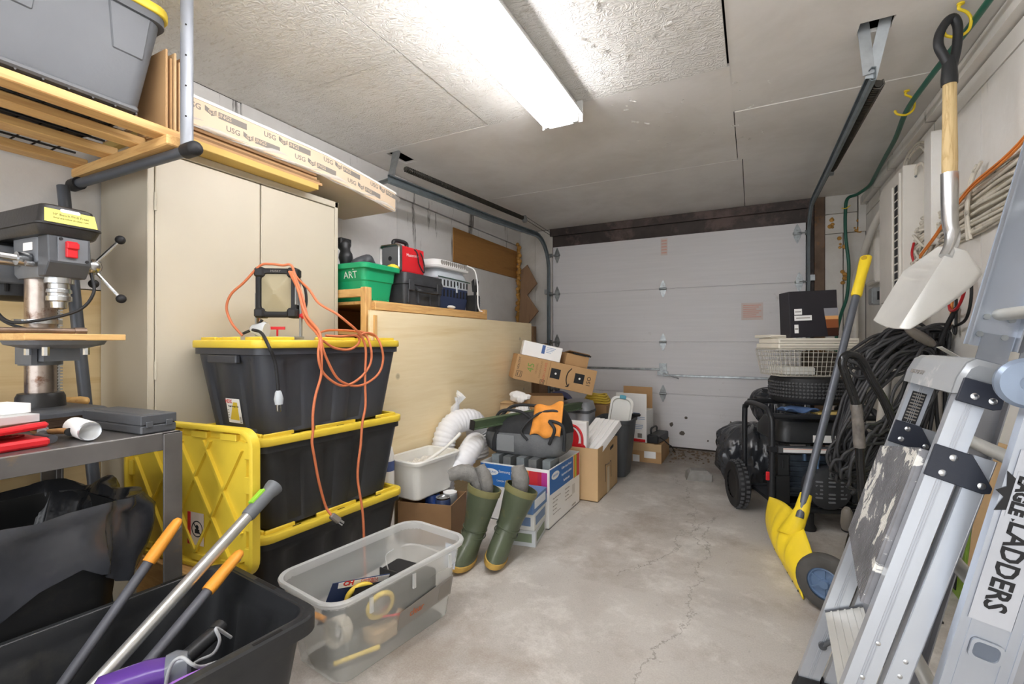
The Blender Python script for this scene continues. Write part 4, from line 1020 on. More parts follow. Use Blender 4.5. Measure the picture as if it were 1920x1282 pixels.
# ------------------------------------------------------------------ bin with a black liner under the bench
tb = thing('rubbish_bin', 'black bin lined with a bag under the steel bench', 'bin', (-1.80, 0.30, 0))
tote_body(tb, 0.46, 0.86, 0.58, M_blk, gl=(), gs=(), open_top=True, r=0.09, name='bin_body')
M_bag = mat('black_bag_film', '35373c', 0.25, 0, 0.2, 4, 0.7, 16, spec=0.9)
def bag_liner(parent, w, l, z, drop, seed):
    N = 96; rings = []
    rs = random.Random(seed); ph = [rs.uniform(0, 6.28) for _ in range(8)]
    def wob(i, k, s): return mnoise.noise(Vector((math.cos(6.283*i/N)*k, math.sin(6.283*i/N)*k, s)))
    def ring(sc_, zz, amp, ampz, s):
        out = []
        base = rr_ring(w*sc_, l*sc_, 0.13*sc_, 40)
        base = [(x, y) for i in range(len(base)) for (x, y) in [base[i]] + ([((base[i][0]*(1-q) + base[(i+1) % len(base)][0]*q), (base[i][1]*(1-q) + base[(i+1) % len(base)][1]*q)) for q in (0.1, 0.2, 0.3, 0.4, 0.5, 0.6, 0.7, 0.8, 0.9)] if (Vector(base[i]) - Vector(base[(i+1) % len(base)])).length > 0.05 else [])]
        for x, y in base:
            p = Vector((x, y, 0))
            n1 = mnoise.noise(p*6 + Vector((0, 0, s))); n2 = abs(mnoise.noise(p*13 + Vector((s*0.35, 0, s*0.7)))); n3 = abs(mnoise.noise(p*30 + Vector((0, s*0.6, s))))
            d = 1 + amp*(1.1*n1 + 1.6*n2 + 0.7*n3 - 0.55)
            out.append((x*d, y*d, zz + ampz*(n1 + 1.4*mnoise.noise(p*9 + Vector((0, 0, s*0.5 + 9))))))
        return out
    N = len(rr_ring(w, l, 0.1, 23))
    rings = [ring(1.04 + 0.012*math.sin(q*3), z - drop*(1 - q), 0.10, 0.05*(1 - q) + 0.012, 1.0 + 0.8*q) for q in [k/9 for k in range(10)]][:-1] + [
             ring(1.05, z - 0.01, 0.07, 0.02, 1.9), ring(1.03, z + 0.010, 0.05, 0.02, 2.1), ring(0.97, z + 0.002, 0.05, 0.02, 2.5), ring(0.92, z - 0.06, 0.06, 0.02, 4.5), ring(0.86, z - 0.16, 0.08, 0.03, 5.2), ring(0.7, z - 0.30, 0.1, 0.04, 6.0), ring(0.3, z - 0.36, 0.1, 0.03, 6.6)]
    b = MB(); b.loft(rings, False, True)
    return b.build('bag_liner', M_bag, parent, smooth=70)
bag_liner(tb, 0.47, 0.87, 0.60, 0.19, 4)

# ------------------------------------------------------------------ open black tote in front, with long-handled tools
bt = thing('open_tote', 'open black tote at the front left holding loppers and a pole', 'tote', (-1.290, 0.506, 0), -6)
tote_body(bt, 0.50, 0.755, 0.36, M_blk, open_top=True, name='body')
b = MB()
rg = lambda w, l, r, z: [(x, y, z) for x, y in rr_ring(w, l, r, 6)]
b.loft([rg(0.50, 0.755, 0.055, 0.315), rg(0.515, 0.77, 0.06, 0.318), rg(0.515, 0.77, 0.06, 0.356), rg(0.505, 0.76, 0.058, 0.361), rg(0.475, 0.73, 0.05, 0.361), rg(0.466, 0.72, 0.05, 0.356), rg(0.466, 0.72, 0.05, 0.33)], False, False)
rim = b.build('rim', M_blk, bt, smooth=40)
b = MB()
for s in (1, -1):
    for y in (-0.24, 0.24): b.box(s*0.247, y, 0.3614, 0.010, 0.07, 0.0008)
    b.box(0.0, s*0.372, 0.3614, 0.10, 0.010, 0.0008)
b.build('rim_slot', M_dark, rim, stuff=True)
# ------------------------------------------------------------------ loppers, pole and vacuum bits standing in the open tote
lp = thing('loppers', 'long-handled loppers with orange grips standing in the open black tote', 'loppers', (-1.35, 0.25, 0.05))
M_grip = mat('orange_grip', 'dd9334', 0.5, 0, 0.08, 10, 0.05)
M_lop = mat('grey_lopper_tube', '5b5c62', 0.5, 0.1, 0.12, 14, 0.1, dirt='48464a', dirt_amt=0.55)
for top, bot in (((-1.482, 0.768, 0.548), (-1.424, 0.31, 0.05)), ((-1.325, 0.852, 0.452), (-1.225, 0.255, 0.09))):
    top = Vector(top); bot = Vector(bot); d = (top - bot).normalized(); L = (top - bot).length
    F = frame(bot, d, None, Vector((0.7, -0.75, 0.3))) if False else frame(bot, d, (1, -0.4, 0))
    b = MB(F)
    b.loft([[(x, 0.0155*math.cos(2*math.pi*i/14), 0.0125*math.sin(2*math.pi*i/14)) for i in range(14)] for x in (0, L - 0.10)])
    hd = b.build('handle', M_lop, lp, world=True, smooth=40)
    b = MB(F)
    rings = []
    for x, w, h in ((L - 0.125, 0.019, 0.016), (L - 0.11, 0.021, 0.0165), (L - 0.03, 0.021, 0.014), (L - 0.010, 0.018, 0.012), (L - 0.002, 0.009, 0.007)):
        rings.append([(x, w*math.cos(2*math.pi*i/16), h*math.sin(2*math.pi*i/16)) for i in range(16)])
    b.loft(rings); gr = b.build('grip', M_grip, hd, world=False, smooth=50)
    M_ = hd.matrix_basis
    for v in gr.data.vertices: v.co = v.co - lp.location
    b = MB(F); b.cyl((L - 0.024, 0, 0.0105), (L - 0.024, 0, 0.0150), 0.0075, 12)
    e = b.build('hang_hole', M_galv, hd, smooth=40)
    for v in e.data.vertices: v.co = v.co - lp.location
b = MB(); b.tube([(-1.424, 0.31, 0.05), (-1.37, 0.25, 0.04), (-1.28, 0.24, 0.06), (-1.225, 0.255, 0.09)], 0.014, 8); b.build('blade_head', M_steel, lp, world=True, smooth=60)

vp = thing('extension_pole', 'silver tube pole with grey collar and green release button in the open tote', 'pole', (-1.236, 0.244, 0.165))
A = V(-1.236, 0.244, 0.165); B = V(-1.390, 1.005, 0.588); d = (B - A).normalized(); L = (B - A).length
F = frame(A, d, (1, -0.4, 0))
FM = F @ frame((0, 0, 0), (0, 0, 1), (0, 1, 0)) if False else F
def along(r0, x0, r1, x1, n=18): return [[(x, r*math.cos(2*math.pi*i/n), r*math.sin(2*math.pi*i/n)) for i in range(n)] for x, r in ((x0, r0), (x1, r1))]
b = MB(F); b.loft(along(0.0165, 0, 0.0165, L - 0.10)); b.build('tube', mat('satin_aluminium', 'c9c9c6', 0.32, 0.8, 0.03, 8, 0), vp, world=True, smooth=40)
b = MB(F); n = 18
b.loft([[(x, r*math.cos(2*math.pi*i/n), r*math.sin(2*math.pi*i/n)) for i in range(n)] for x, r in ((L - 0.125, 0.019), (L - 0.118, 0.021), (L - 0.03, 0.022), (L - 0.012, 0.027), (L, 0.028), (L + 0.001, 0.022), (L - 0.02, 0.020))])
b.build('collar', mat('grey_collar', '66696d', 0.45), vp, world=True, smooth=40)
zdir = (F.to_3x3() @ Vector((0, 0, 1)))
b = MB(F)
sgn = 1 if zdir.z > 0 else -1
for yy in (0.0,):
    b.loft([[(L - 0.092 + 0.055*t, y*k, sgn*(0.017 + z)) for t, y in ((0, -.009), (1, -.011), (1, .011), (0, .009))] for z, k in ((0, 1), (0.009, 1), (0.010, 0.8))])
b.build('release_button', mat('green_button', '8fc93a', 0.4), vp, world=True, bevel=0.002)

vh = thing('handheld_vacuum', 'purple and grey handheld vacuum lying in the open tote', 'vacuum', (-1.165, 0.535, 0.268), 60)
M_pur = mat('purple_plastic', '5b3a8c', 0.25, 0, 0.06, 8, 0)
b = MB(); b.loft([[(x, y*w, z*h + 0.05) for y, z in rr_ring(1, 1, 0.3)] for x, w, h in ((-0.09, 0.04, 0.05), (-0.08, 0.065, 0.08), (0.0, 0.075, 0.09), (0.035, 0.07, 0.08))]); b.build('vacuum_body', M_pur, vh, smooth=50)
b = MB(); b.loft([[(x, y*w, z*h + 0.055) for y, z in rr_ring(1, 1, 0.4)] for x, w, h in ((0.035, 0.072, 0.082), (0.055, 0.08, 0.09), (0.075, 0.07, 0.075), (0.082, 0.03, 0.03))]); b.build('end_cap', mat('smoked_grey', '6a6e76', 0.2), vh, smooth=50)
b = MB(); b.tube([(0.0, -0.03, 0.03), (0.06, -0.045, 0.055), (0.125, -0.045, 0.065)], 0.013, 10); b.build('handle', mat('lilac_plastic', 'a06cc4', 0.35), vh, smooth=60)
vw = thing('vacuum_wand', 'short black wand lying across the open tote', 'wand', (-1.26, 0.65, 0.27))
b = MB(); b.cyl((-1.195, 0.47, 0.255), (-1.264, 0.735, 0.29), 0.019, 16); b.cyl((-1.264, 0.735, 0.29), (-1.275, 0.76, 0.293), 0.021, 16); b.build('wand_tube', M_blk, vw, world=True, smooth=40)
gcb = thing('grey_cable', 'thin light grey cable looping out of the open tote', 'cord', (-1.12, 0.6, 0.3))
for pts in ([(-1.13, 0.70, 0.34), (-1.123, 0.66, 0.386), (-1.115, 0.664, 0.358), (-1.128, 0.657, 0.327), (-1.162, 0.64, 0.308), (-1.195, 0.622, 0.28), (-1.22, 0.61, 0.255)],
            [(-1.109, 0.54, 0.30), (-1.107, 0.555, 0.365), (-1.087, 0.566, 0.385), (-1.066, 0.576, 0.371), (-1.074, 0.60, 0.348), (-1.10, 0.65, 0.32)]):
    b = MB(); b.tube(pts, 0.0038, 8); b.build('cable', mat('grey_cable_skin', 'a9aaac', 0.45), gcb, world=True, smooth=80)

# ------------------------------------------------------------------ clear tote of hardware on the floor
ct = thing('clear_tote', 'translucent plastic tote of packaged hardware on the concrete floor', 'tote', (-1.20, 1.285, 0), -8)
M_clear = mat('frosted_clear_plastic', 'd9dad6', 0.18, 0, 0.02, 6, 0.05, 30, alpha=0.40, spec=0.6)
M_clearrim = mat('frosted_rim_plastic', 'dcdddb', 0.2, 0, 0.02, 6, 0.05, 30, alpha=0.55)
def rgc(w, l, r, z): return [(x, y, z) for x, y in rr_ring(w, l, r, 6)]
b = MB(); b.loft([rgc(0.22, 0.46, 0.04, 0.0), rgc(0.245, 0.50, 0.05, 0.012), rgc(0.255, 0.52, 0.055, 0.06), rgc(0.285, 0.56, 0.06, 0.2), rgc(0.295, 0.572, 0.06, 0.205), rgc(0.315, 0.595, 0.065, 0.272)], True, False)
b.build('body', M_clear, ct, smooth=40)
b = MB()
def wavy(w, l, r, z):
    return [(x, y, z - 0.018*max(0, 1 - (abs(x)/0.09)**2)*(1 if abs(y) > l*0.45 else 0)) for x, y in rr_ring(w, l, r, 10)]
b.loft([wavy(0.316, 0.597, 0.066, 0.272), wavy(0.34, 0.62, 0.075, 0.275), wavy(0.345, 0.625, 0.076, 0.286), wavy(0.34, 0.62, 0.075, 0.291), wavy(0.314, 0.594, 0.065, 0.289), wavy(0.312, 0.592, 0.065, 0.262)], False, False)
b.build('rim', M_clearrim, ct, smooth=40)
for y in (-0.16, 0.02, 0.2):
    b = MB(); b.box(0.160, y, 0.235, 0.006, 0.012, 0.05); b.build('wall_rib', M_clearrim, ct)
LMx = lambda y, z, x=0.146: frame((x, y, z), (0, 1, 0), (0.19, 0, 1))
b = MB(LMx(0.10, 0.12, 0.139)); b.prism([(-.13, -.045), (.13, -.03), (.13, .05), (-.13, .02)], 0.0008); lb_ = b.build('paper_label', flat('label_grey', '8c8781', 0.6), ct)
b = MB(LMx(0.10, 0.12, 0.1400)); b.prism([(.06, -.025), (.12, -.022), (.12, .04), (.06, .03)], 0.0008); b.build('label_picture', M_usgi, lb_)
text('clear', 0.035, LMx(0.05, 0.115, 0.1412), flat('label_orange', 'c4673a', 0.6), lb_)
b = MB(frame((0.08, 0.287, 0.20), (-1, 0, 0), (0, 0.16, 1))); b.prism([(-.03, -.045), (.03, -.045), (.03, .045), (-.03, .045)], 0.0008); b.build('paper_label', flat('pale_blue_paper', 'ccd4e2', 0.6), ct)
CTM = wm(ct)
def intote(name, label, cat, x, y, z, rx=0, ry=0, rz=0, group=None):
    return thing(name, label, cat, M=CTM @ TR(x, y, z, rx, ry, rz), group=group)
M_navy = flat('navy_card', '24365e', 0.5); M_silver = M_galv
M_ylw = mat('yellow_hose', 'e0c24a', 0.4)
for k, (x, y, z, lab) in enumerate(((-0.045, -0.075, 0.145, 'carded yellow air hose with white and navy header card in the clear tote'), (0.025, -0.04, 0.130, 'carded yellow air hose in clear film nearest the rim of the clear tote'))):
    t = intote('hose_package', lab, 'package', x, y, z, 14 if k else 20, 4, 78 if k else 72, 'carded hoses in the clear tote')
    b = MB(frame((0, 0, 0), (1, 0, 0), (0, 0, 1))); b.prism([(-.115, -.07), (.09, -.07), (.115, .085), (-.09, .10)], 0.002); cd = b.build('backing_card', M_navy if k == 0 else M_ink, t)
    b = MB(frame((0.01, -0.018, 0.035 if k == 0 else 0.015), (1, 0, 0), (0, 0, 1)))
    b.tube([(0.045*math.cos(2*math.pi*i/16), 0.045*math.sin(2*math.pi*i/16), 0) for i in range(16)], 0.0095, 8, True, 2)
    b.build('hose_ring', M_ylw, t, smooth=70)
    b = MB(frame((0.01, -0.018, 0.035 if k == 0 else 0.015), (1, 0, 0), (0, 0, 1))); b.lathe([(0.034, -0.006), (0.034, 0.006), (0.02, 0.012), (0.001, 0.012)], 16); b.build('fitting', M_steel, t, smooth=40)
    if k == 0:
        b = MB(frame((0, -0.0025, 0), (1, 0, 0), (0, 0, 1))); b.prism([(-.07, .074), (.110, .058), (.114, .082), (-.07, .097)], 0.001); hc = b.build('header_print', M_paper, t)
        text('CH', 0.026, frame((-0.035, -0.0038, 0.087), (1, 0, -0.1), (0.1, 0, 1)), M_red, hc, bold=0.0012)
        text('CAMPBELL', 0.014, frame((0.04, -0.0038, 0.083), (1, 0, -0.1), (0.1, 0, 1)), M_red, hc)
        text('HAUSFELD', 0.014, frame((0.04, -0.0038, 0.071), (1, 0, -0.1), (0.1, 0, 1)), M_red, hc)
bx_ = intote('black_pouch', 'black vinyl pouch standing at the far end of the clear tote', 'pouch', 0.01, 0.13, 0.13, 0, 0, 8)
b = MB(); b.box(0, 0, 0, 0.19, 0.10, 0.13, None); b.build('pouch_body', M_ink, bx_, bevel=0.01, seg=2)
b = MB(); b.box(0, -0.054, 0.04, 0.19, 0.006, 0.06); b.build('flap', M_blk, bx_, bevel=0.002)
b = MB(); b.tube([(-0.05, -0.05, 0.05), (-0.06, -0.06, 0.12), (-0.03, -0.05, 0.15)], 0.002, 6); b.build('zip_tie', M_clearrim, bx_)
yp = intote('yellow_marker', 'yellow marker pen lying on the bottom of the clear tote', 'pen', 0.05, -0.15, 0.022, 0, 0, 70)
b = MB(); b.cyl((-0.06, 0, 0), (0.06, 0, 0), 0.008, 10); b.build('barrel', M_ylw, yp, smooth=40); b = MB(); b.cyl((0.06, 0, 0), (0.09, 0, 0), 0.009, 10); b.build('cap', M_ylw, yp, smooth=40)
rl = intote('tape_roll', 'roll of pale tape in the near end of the clear tote', 'tape', 0.0, -0.17, 0.10, 78, 0, 10)
b = MB(); b.loft([[(r*math.cos(2*math.pi*i/24), r*math.sin(2*math.pi*i/24), z) for i in range(24)] for r, z in ((0.045, -.022), (0.045, .022), (0.036, .022), (0.036, -.022), (0.045, -.022))], False, False); b.build('roll', mat('beige_tape', 'b9b1a2', 0.5), rl, smooth=40)
os_ = intote('orange_screwdriver', 'orange screwdriver lying in the near end of the clear tote', 'screwdriver', -0.05, -0.21, 0.15, 0, 4, 10)
b = MB(); b.cyl((-0.05, 0, 0), (0.03, 0, 0), 0.010, 10); b.build('handle', M_grip, os_, smooth=40); b = MB(); b.cyl((0.03, 0, 0), (0.10, 0, 0), 0.003, 8); b.build('shaft', M_steel, os_, smooth=40)
for k, (x, y, z, s, m, lab) in enumerate(((0.03, -0.02, 0.035, 0.07, M_card2, 'small kraft box on the bottom of the clear tote'), (0.0, 0.10, 0.035, 0.06, flat('tan_box', 'b9906a', 0.7), 'tan parts box at the middle of the clear tote'), (-0.02, -0.10, 0.03, 0.055, flat('grey_box', '7d8180', 0.6), 'grey parts box under the hose cards in the clear tote'))):
    t = intote('parts_box', lab, 'box', x, y, z, 0, 0, 17*k)
    b = MB(); b.box(0, 0, 0, s, s*1.4, 0.045); b.build('box_body', m, t, bevel=0.002); b = MB(); b.box(0, 0, 0.024, s*0.94, s*1.3, 0.004); b.build('box_lid', m, t, bevel=0.001)
rp = intote('red_pencil', 'red pencil leaning inside the clear tote', 'pencil', 0.085, 0.03, 0.09, 0, 10, 68)
b = MB(); b.cyl((-0.07, 0, 0), (0.07, 0, 0), 0.004, 6); b.build('barrel', M_red, rp); b = MB(); b.cyl((0.07, 0, 0), (0.085, 0, 0), 0.004, 6, 0.001); b.build('tip', M_pine, rp)
# ------------------------------------------------------------------ plywood-fronted wooden shelf along the left wall
ws = thing('wall_shelf', 'pine framed shelf behind the plywood sheet along the left wall', 'shelf', (-2.1, 2.4, 0))
SZ = 1.285
b = MB(); b.bx(-2.40, -1.815, 1.90, 3.05, SZ - 0.018, SZ); b.build('shelf_deck', M_pine, ws, world=True, bevel=0.002)
b = MB(); b.bx(-1.812, -1.774, 1.87, 3.04, SZ - 0.055, SZ - 0.012); b.build('front_rail', M_pine, ws, world=True, bevel=0.003)
b = MB(); b.bx(-1.85, -1.795, 3.042, 3.08, 0.0, SZ + 0.02); b.build('post', M_pinez, ws, world=True, bevel=0.003)
b = MB(); b.bx(-1.835, -1.797, 1.822, 1.868, 0.0, 1.35); b.build('post', M_pinez, ws, world=True, bevel=0.003)
b = MB(); b.bx(-2.40, -1.838, 1.868, 1.895, 1.305, 1.35); b.build('end_rail', M_pinex, ws, world=True, bevel=0.003)
b = MB(); b.bx(-2.40, -1.838, 1.868, 1.895, 1.10, 1.125); b.build('end_rail', M_pinex, ws, world=True, bevel=0.003)
b = MB(); b.bx(-2.40, -1.84, 1.90, 3.04, 1.105, 1.125); b.build('lower_deck', M_oldply, ws, world=True)
b = MB(); b.bx(-2.40, -2.36, 1.90, 3.04, 0.0, SZ - 0.02); b.build('back_panel', M_oldply, ws, world=True)
M_plyf = wood('fir_plywood', 'f0dfba', 'dfc794', 'y', 0.6, 0.5, 3.0)
b = MB(); b.bx(-1.773, -1.757, 1.815, 3.80, 0.0, 1.226)
tag(b.build('plywood_sheet', M_plyf, bevel=0.001), 'pale plywood sheet standing on edge in front of the wooden shelf', 'plywood')
b = MB(); b.bx(-1.756, -1.744, 1.835, 1.852, 0.78, 1.20); tag(b.build('wood_batten', M_pinez), 'thin upright wood batten at the near end of the plywood sheet', 'batten')

# green recycling bin on the shelf
M_green = mat('green_plastic', '1f9e6a', 0.38, 0, 0.05, 6, 0.05)
gbn = thing('recycling_bin', 'green plastic recycling bin at the near end of the wall shelf', 'bin', (-2.13, 2.03, SZ + 0.001))
def rgz(w, l, r, z, n=5): return [(x, y, z) for x, y in rr_ring(w, l, r, n)]
b = MB(); b.loft([rgz(0.44, 0.205, 0.03, 0), rgz(0.47, 0.235, 0.035, 0.11), rgz(0.49, 0.25, 0.035, 0.118), rgz(0.51, 0.27, 0.04, 0.20), rgz(0.50, 0.26, 0.035, 0.20), rgz(0.45, 0.215, 0.03, 0.012)]); b.build('bin_body', M_green, gbn, smooth=40)
b = MB()
w_ = lambda ww, l, z: [(x, y, z - 0.012*max(0, 1 - (y/0.08)**2)*(1 if x > ww*0.4 else 0)) for x, y in rr_ring(ww, l, 0.04, 10)]
b.loft([w_(0.515, 0.275, 0.178), w_(0.545, 0.305, 0.182), w_(0.55, 0.31, 0.205), w_(0.54, 0.30, 0.21), w_(0.505, 0.265, 0.208), w_(0.50, 0.26, 0.19)], False, False); b.build('rim', M_green, gbn, smooth=40)
for k in range(5):
    b = MB(); b.box(0.2225, -0.08 + 0.04*k, 0.012, 0.012, 0.014, 0.022); b.build('foot_rib', M_green, gbn)
M_pw = flat('white_print', 'dfe8e2', 0.5)
text('ART', 0.055, frame((0.145, -0.1325, 0.145), (1, 0, 0), (0, -0.125, 1)), M_pw, gbn)
text('a', 0.03, frame((0.17, -0.139, 0.182), (1, 0, 0), (0, -0.125, 1)), M_pw, gbn)
# dark tools poking out of the green bin
for lab, pts, r_, m in (('black tool handle sticking up from the green bin beside the cabinet', [(-2.17, 2.02, 1.36), (-2.15, 2.02, 1.56), (-2.18, 2.03, 1.66)], 0.035, M_blk),
                        ('dark grey power-tool body lying across the green bin', [(-2.08, 1.99, 1.46), (-2.02, 2.02, 1.535), (-1.99, 2.06, 1.52), (-2.0, 2.09, 1.46)], 0.032, M_castd)):
    t = thing('hand_tool', lab, 'tool', pts[0])
    b = MB(); b.tube(pts, lambda q: r_*(0.8 + 0.4*math.sin(q*9)**2), 10); b.build('tool_body', m, t, world=True, smooth=50)
    e = Vector(pts[-1]); b = MB(); b.box(e.x, e.y, e.z, r_*1.5, r_*2.4, r_*1.1, None); b.build('tool_head', m, t, world=True, bevel=0.006)

# black tool box, red and silver appliance, yellow tape
tbx = thing('tool_box', 'scuffed black plastic tool box beside the green bin on the shelf', 'tool box', (-1.98, 2.388, SZ + 0.001))
M_tb = mat('scuffed_black', '37383b', 0.45, 0, 0.3, 12, 0.15, 40)
b = MB(); b.loft([rgz(0.24, 0.36, 0.02, 0), rgz(0.26, 0.385, 0.025, 0.11), rgz(0.26, 0.385, 0.025, 0.125)]); b.build('box_body', M_tb, tbx, smooth=35)
b = MB(); b.loft([rgz(0.275, 0.40, 0.025, 0.127), rgz(0.275, 0.40, 0.025, 0.15), rgz(0.255, 0.38, 0.03, 0.195), rgz(0.235, 0.36, 0.03, 0.20)]); b.build('box_lid', M_tb, tbx, smooth=35)
for y in (-0.14, 0.14):
    b = MB(); b.box(0.138, y, 0.12, 0.012, 0.05, 0.065); b.build('latch', M_tb, tbx, bevel=0.004)
b = MB(); b.tube([(0.135, -0.09, 0.10), (0.16, -0.075, 0.088), (0.16, 0.075, 0.088), (0.135, 0.09, 0.10)], 0.011, 8); b.build('handle', M_blk, tbx, smooth=60)
for y in (-0.155, -0.06, 0.06, 0.155):
    b = MB(); b.box(0.125, y, 0.055, 0.016, 0.018, 0.09); b.build('box_rib', M_tb, tbx, bevel=0.003)
ht = thing('shop_heater', 'red and silver boxy appliance with black handle on the tool box', 'heater', (-1.975, 2.33, SZ + 0.202))
b = MB(); b.bx(-0.075, 0.075, -0.115, 0.115, 0.004, 0.165); b.build('housing', M_red, ht, bevel=0.01, seg=2)
b = MB(); b.loft([[(x, -0.117 - d, z + 0.085) for x, z in rr_ring(w, h, 0.02)] for w, h, d in ((0.16, 0.172, -0.012), (0.16, 0.172, 0.012), (0.145, 0.157, 0.016), (0.13, 0.142, 0.004))]); b.build('front_bezel', M_steel, ht, smooth=35)
b = MB(); b.box(0, -0.1215, 0.085, 0.128, 0.003, 0.14); gl_ = b.build('grille', flat('grey_mesh', '77787a', 0.5, 0.4), ht)
b = MB(); b.cyl((0, -0.121, 0.085), (0, -0.1245, 0.085), 0.014, 16); b.build('grille_hole', M_ink, gl_)
b = MB(); b.tube([(-0.0, -0.09, 0.16), (0.0, -0.085, 0.20), (0.0, 0.02, 0.205), (0.0, 0.03, 0.165)], 0.013, 10); b.build('handle', M_blk, ht, smooth=60)
text('Mastercraft', 0.026, frame((0.0758, 0.0, 0.115), (0, 1, 0.06), (0, -0.06, 1)), M_paper, ht)
b = MB(); b.tube([(0.0, -0.02, 0.17), (0.082, 0.02, 0.15), (0.085, 0.05, 0.07), (0.09, 0.09, 0.02), (0.085, 0.105, 0.06), (0.082, 0.08, 0.13), (0.05, 0.06, 0.17)], 0.004, 8); b.build('power_cord', M_blackrub, ht, smooth=60)
yt = thing('yellow_rag', 'crumpled yellow bag tucked between the green bin and the heater', 'bag', (-1.905, 2.155, SZ + 0.215))
b = MB(); b.ball((0, 0, 0.0), 0.032, 9, (1.0, 1.3, 0.75))
for i, v in enumerate(b.v): b.v[i] = tuple(Vector(v)*(1 + 0.16*mnoise.noise(Vector(v)*60)))
b.build('crumple', mat('yellow_film', 'e3c93d', 0.4, 0, 0.1, 30, 0.3), yt, smooth=40)

# pet carrier with a white basket on top
pcr = thing('pet_carrier', 'pet carrier with navy base and pale grey top on the shelf', 'carrier', (-2.08, 2.80, SZ + 0.001))
M_navyp = mat('navy_plastic', '2c3a5c', 0.45, 0, 0.06, 6, 0.04); M_pale = mat('pale_grey_plastic', 'c3cad0', 0.45, 0, 0.04, 6, 0.03)
b = MB(); b.loft([rgz(0.32, 0.38, 0.04, 0), rgz(0.345, 0.405, 0.045, 0.085), rgz(0.35, 0.41, 0.045, 0.155)]); nb = b.build('base_shell', M_navyp, pcr, smooth=35)
b = MB(); b.loft([rgz(0.352, 0.412, 0.045, 0.157), rgz(0.352, 0.412, 0.045, 0.215), rgz(0.36, 0.42, 0.045, 0.216), rgz(0.36, 0.42, 0.045, 0.224), rgz(0.345, 0.405, 0.05, 0.226), rgz(0.30, 0.36, 0.06, 0.285)]); tb_ = b.build('top_shell', M_pale, pcr, smooth=35)
b = MB()
for k in range(9): b.box(0.1745, -0.165 + 0.041*k, 0.187, 0.006, 0.016, 0.042)
for k in range(4): b.box(-0.10 + 0.06*k, -0.2055, 0.187, 0.018, 0.004, 0.042)
b.build('vent_slot', M_ink, tb_, stuff=True)
b = MB()
for k in range(9): b.box(0.1735, -0.165 + 0.041*k, 0.118, 0.006, 0.016, 0.05)
b.build('vent_slot', M_ink, nb, stuff=True)
b = MB(); b.bx(0.172, 0.182, 0.02, 0.035, 0.13, 0.18); b.build('latch', M_pale, pcr, bevel=0.002)
b = MB(); b.tube([(0.18, -0.2, 0.224), (0.183, 0.0, 0.222), (0.18, 0.2, 0.218)], 0.004, 6); b.build('seam_band', flat('dark_green_seam', '3c5a4e', 0.5), pcr)
wbk = thing('white_basket', 'white slatted plastic basket upside down on the pet carrier', 'basket', (-2.07, 2.78, SZ + 0.288))
b = MB(); b.loft([rgz(0.36, 0.42, 0.05, 0.0), rgz(0.37, 0.43, 0.05, 0.014), rgz(0.35, 0.41, 0.05, 0.016), rgz(0.32, 0.36, 0.06, 0.058), rgz(0.28, 0.32, 0.06, 0.066)]); b.build('basket_shell', M_paper, wbk, smooth=35)
b = MB()
for k in range(12): b.box(0.1705, -0.14 + 0.025*k, 0.036, 0.006, 0.011, 0.03, None)
b.build('basket_slot', M_usgi, wbk, stuff=True)
b = MB(); b.tube([(0.15, 0.19, 0.06), (0.20, 0.225, 0.02), (0.22, 0.23, -0.10), (0.225, 0.225, -0.22), (0.235, 0.235, -0.275), (0.24, 0.26, -0.282)], 0.0055, 8)
t = thing('white_cable', 'white cable hanging down from the white basket past the carrier', 'cable', (-1.9, 3.0, SZ)); tb2 = b.build('cable', M_paper, wbk, smooth=60); tb2.parent = t
for v in tb2.data.vertices: v.co = v.co + Vector((-2.07, 2.78, SZ + 0.288)) - Vector((-1.9, 3.0, SZ)) + Vector((0.012, 0.0, 0))
ch_ = thing('portable_radio', 'small black slotted radio with aerial at the far end of the shelf', 'radio', (-1.905, 3.035, SZ + 0.001))
M_chg = M_blk
b = MB(); b.bx(-0.05, 0.045, -0.012, 0.05, 0, 0.13); b.build('case', M_chg, ch_, bevel=0.006)
b = MB()
for k in range(7): b.box(0.046, 0.02, 0.03 + 0.013*k, 0.003, 0.05, 0.005)
b.build('grille', M_castd, ch_, stuff=True)
b = MB(); b.prism([(-0.02, 0), (0.02, 0), (0.028, 0.08), (0.008, 0.10), (0.004, 0.05), (-0.004, 0.05), (-0.008, 0.10), (-0.028, 0.08)], 0.012, frame((0.02, 0.01, 0.155), (0.6, 0.8, 0), (0, 0, 1))); b.build('clamp_jaw', M_ink, ch_)
b = MB(); b.cyl((0.02, 0.012, 0.125), (0.02, 0.012, 0.16), 0.01, 8); b.build('stem', M_ink, ch_)
pg = thing('paper_scrap', 'crumpled white paper scrap on the shelf edge before the carrier', 'paper', (-1.835, 2.66, SZ + 0.002))
b = MB(); b.ball((0, 0, 0.012), 0.02, 7, (0.8, 2.2, 0.6))
for i, v in enumerate(b.v): b.v[i] = tuple(Vector(v)*(1 + 0.2*mnoise.noise(Vector(v)*70)))
b.build('crumple', M_paper, pg)

# zigzag stair stringers in the far corner
for lab, poly, x, y in (('longer brown zigzag stair stringer leaning in the far left corner', [(-0.04, 0.62), (0.03, 0.68), (0.14, 0.47), (0.03, 0.345), (0.155, 0.165), (0.02, 0.0), (-0.07, 0.0), (-0.05, 0.30)], -2.25, 4.70),
                        ('short brown stringer offcut standing at the foot of the far corner', [(-0.03, 0.0), (0.14, 0.0), (0.05, 0.14), (0.05, 0.20), (-0.03, 0.20)], -2.22, 4.63)):
    base = 1.235 if 'longer' in lab else 1.045
    b = MB(frame((x, y, base), (1, 0.25, 0), (0, 0, 1)))
    b.prism(poly, 0.038); o = b.build('stair_stringer', M_brownwood, bevel=0.002); tag(o, lab, 'stringer')
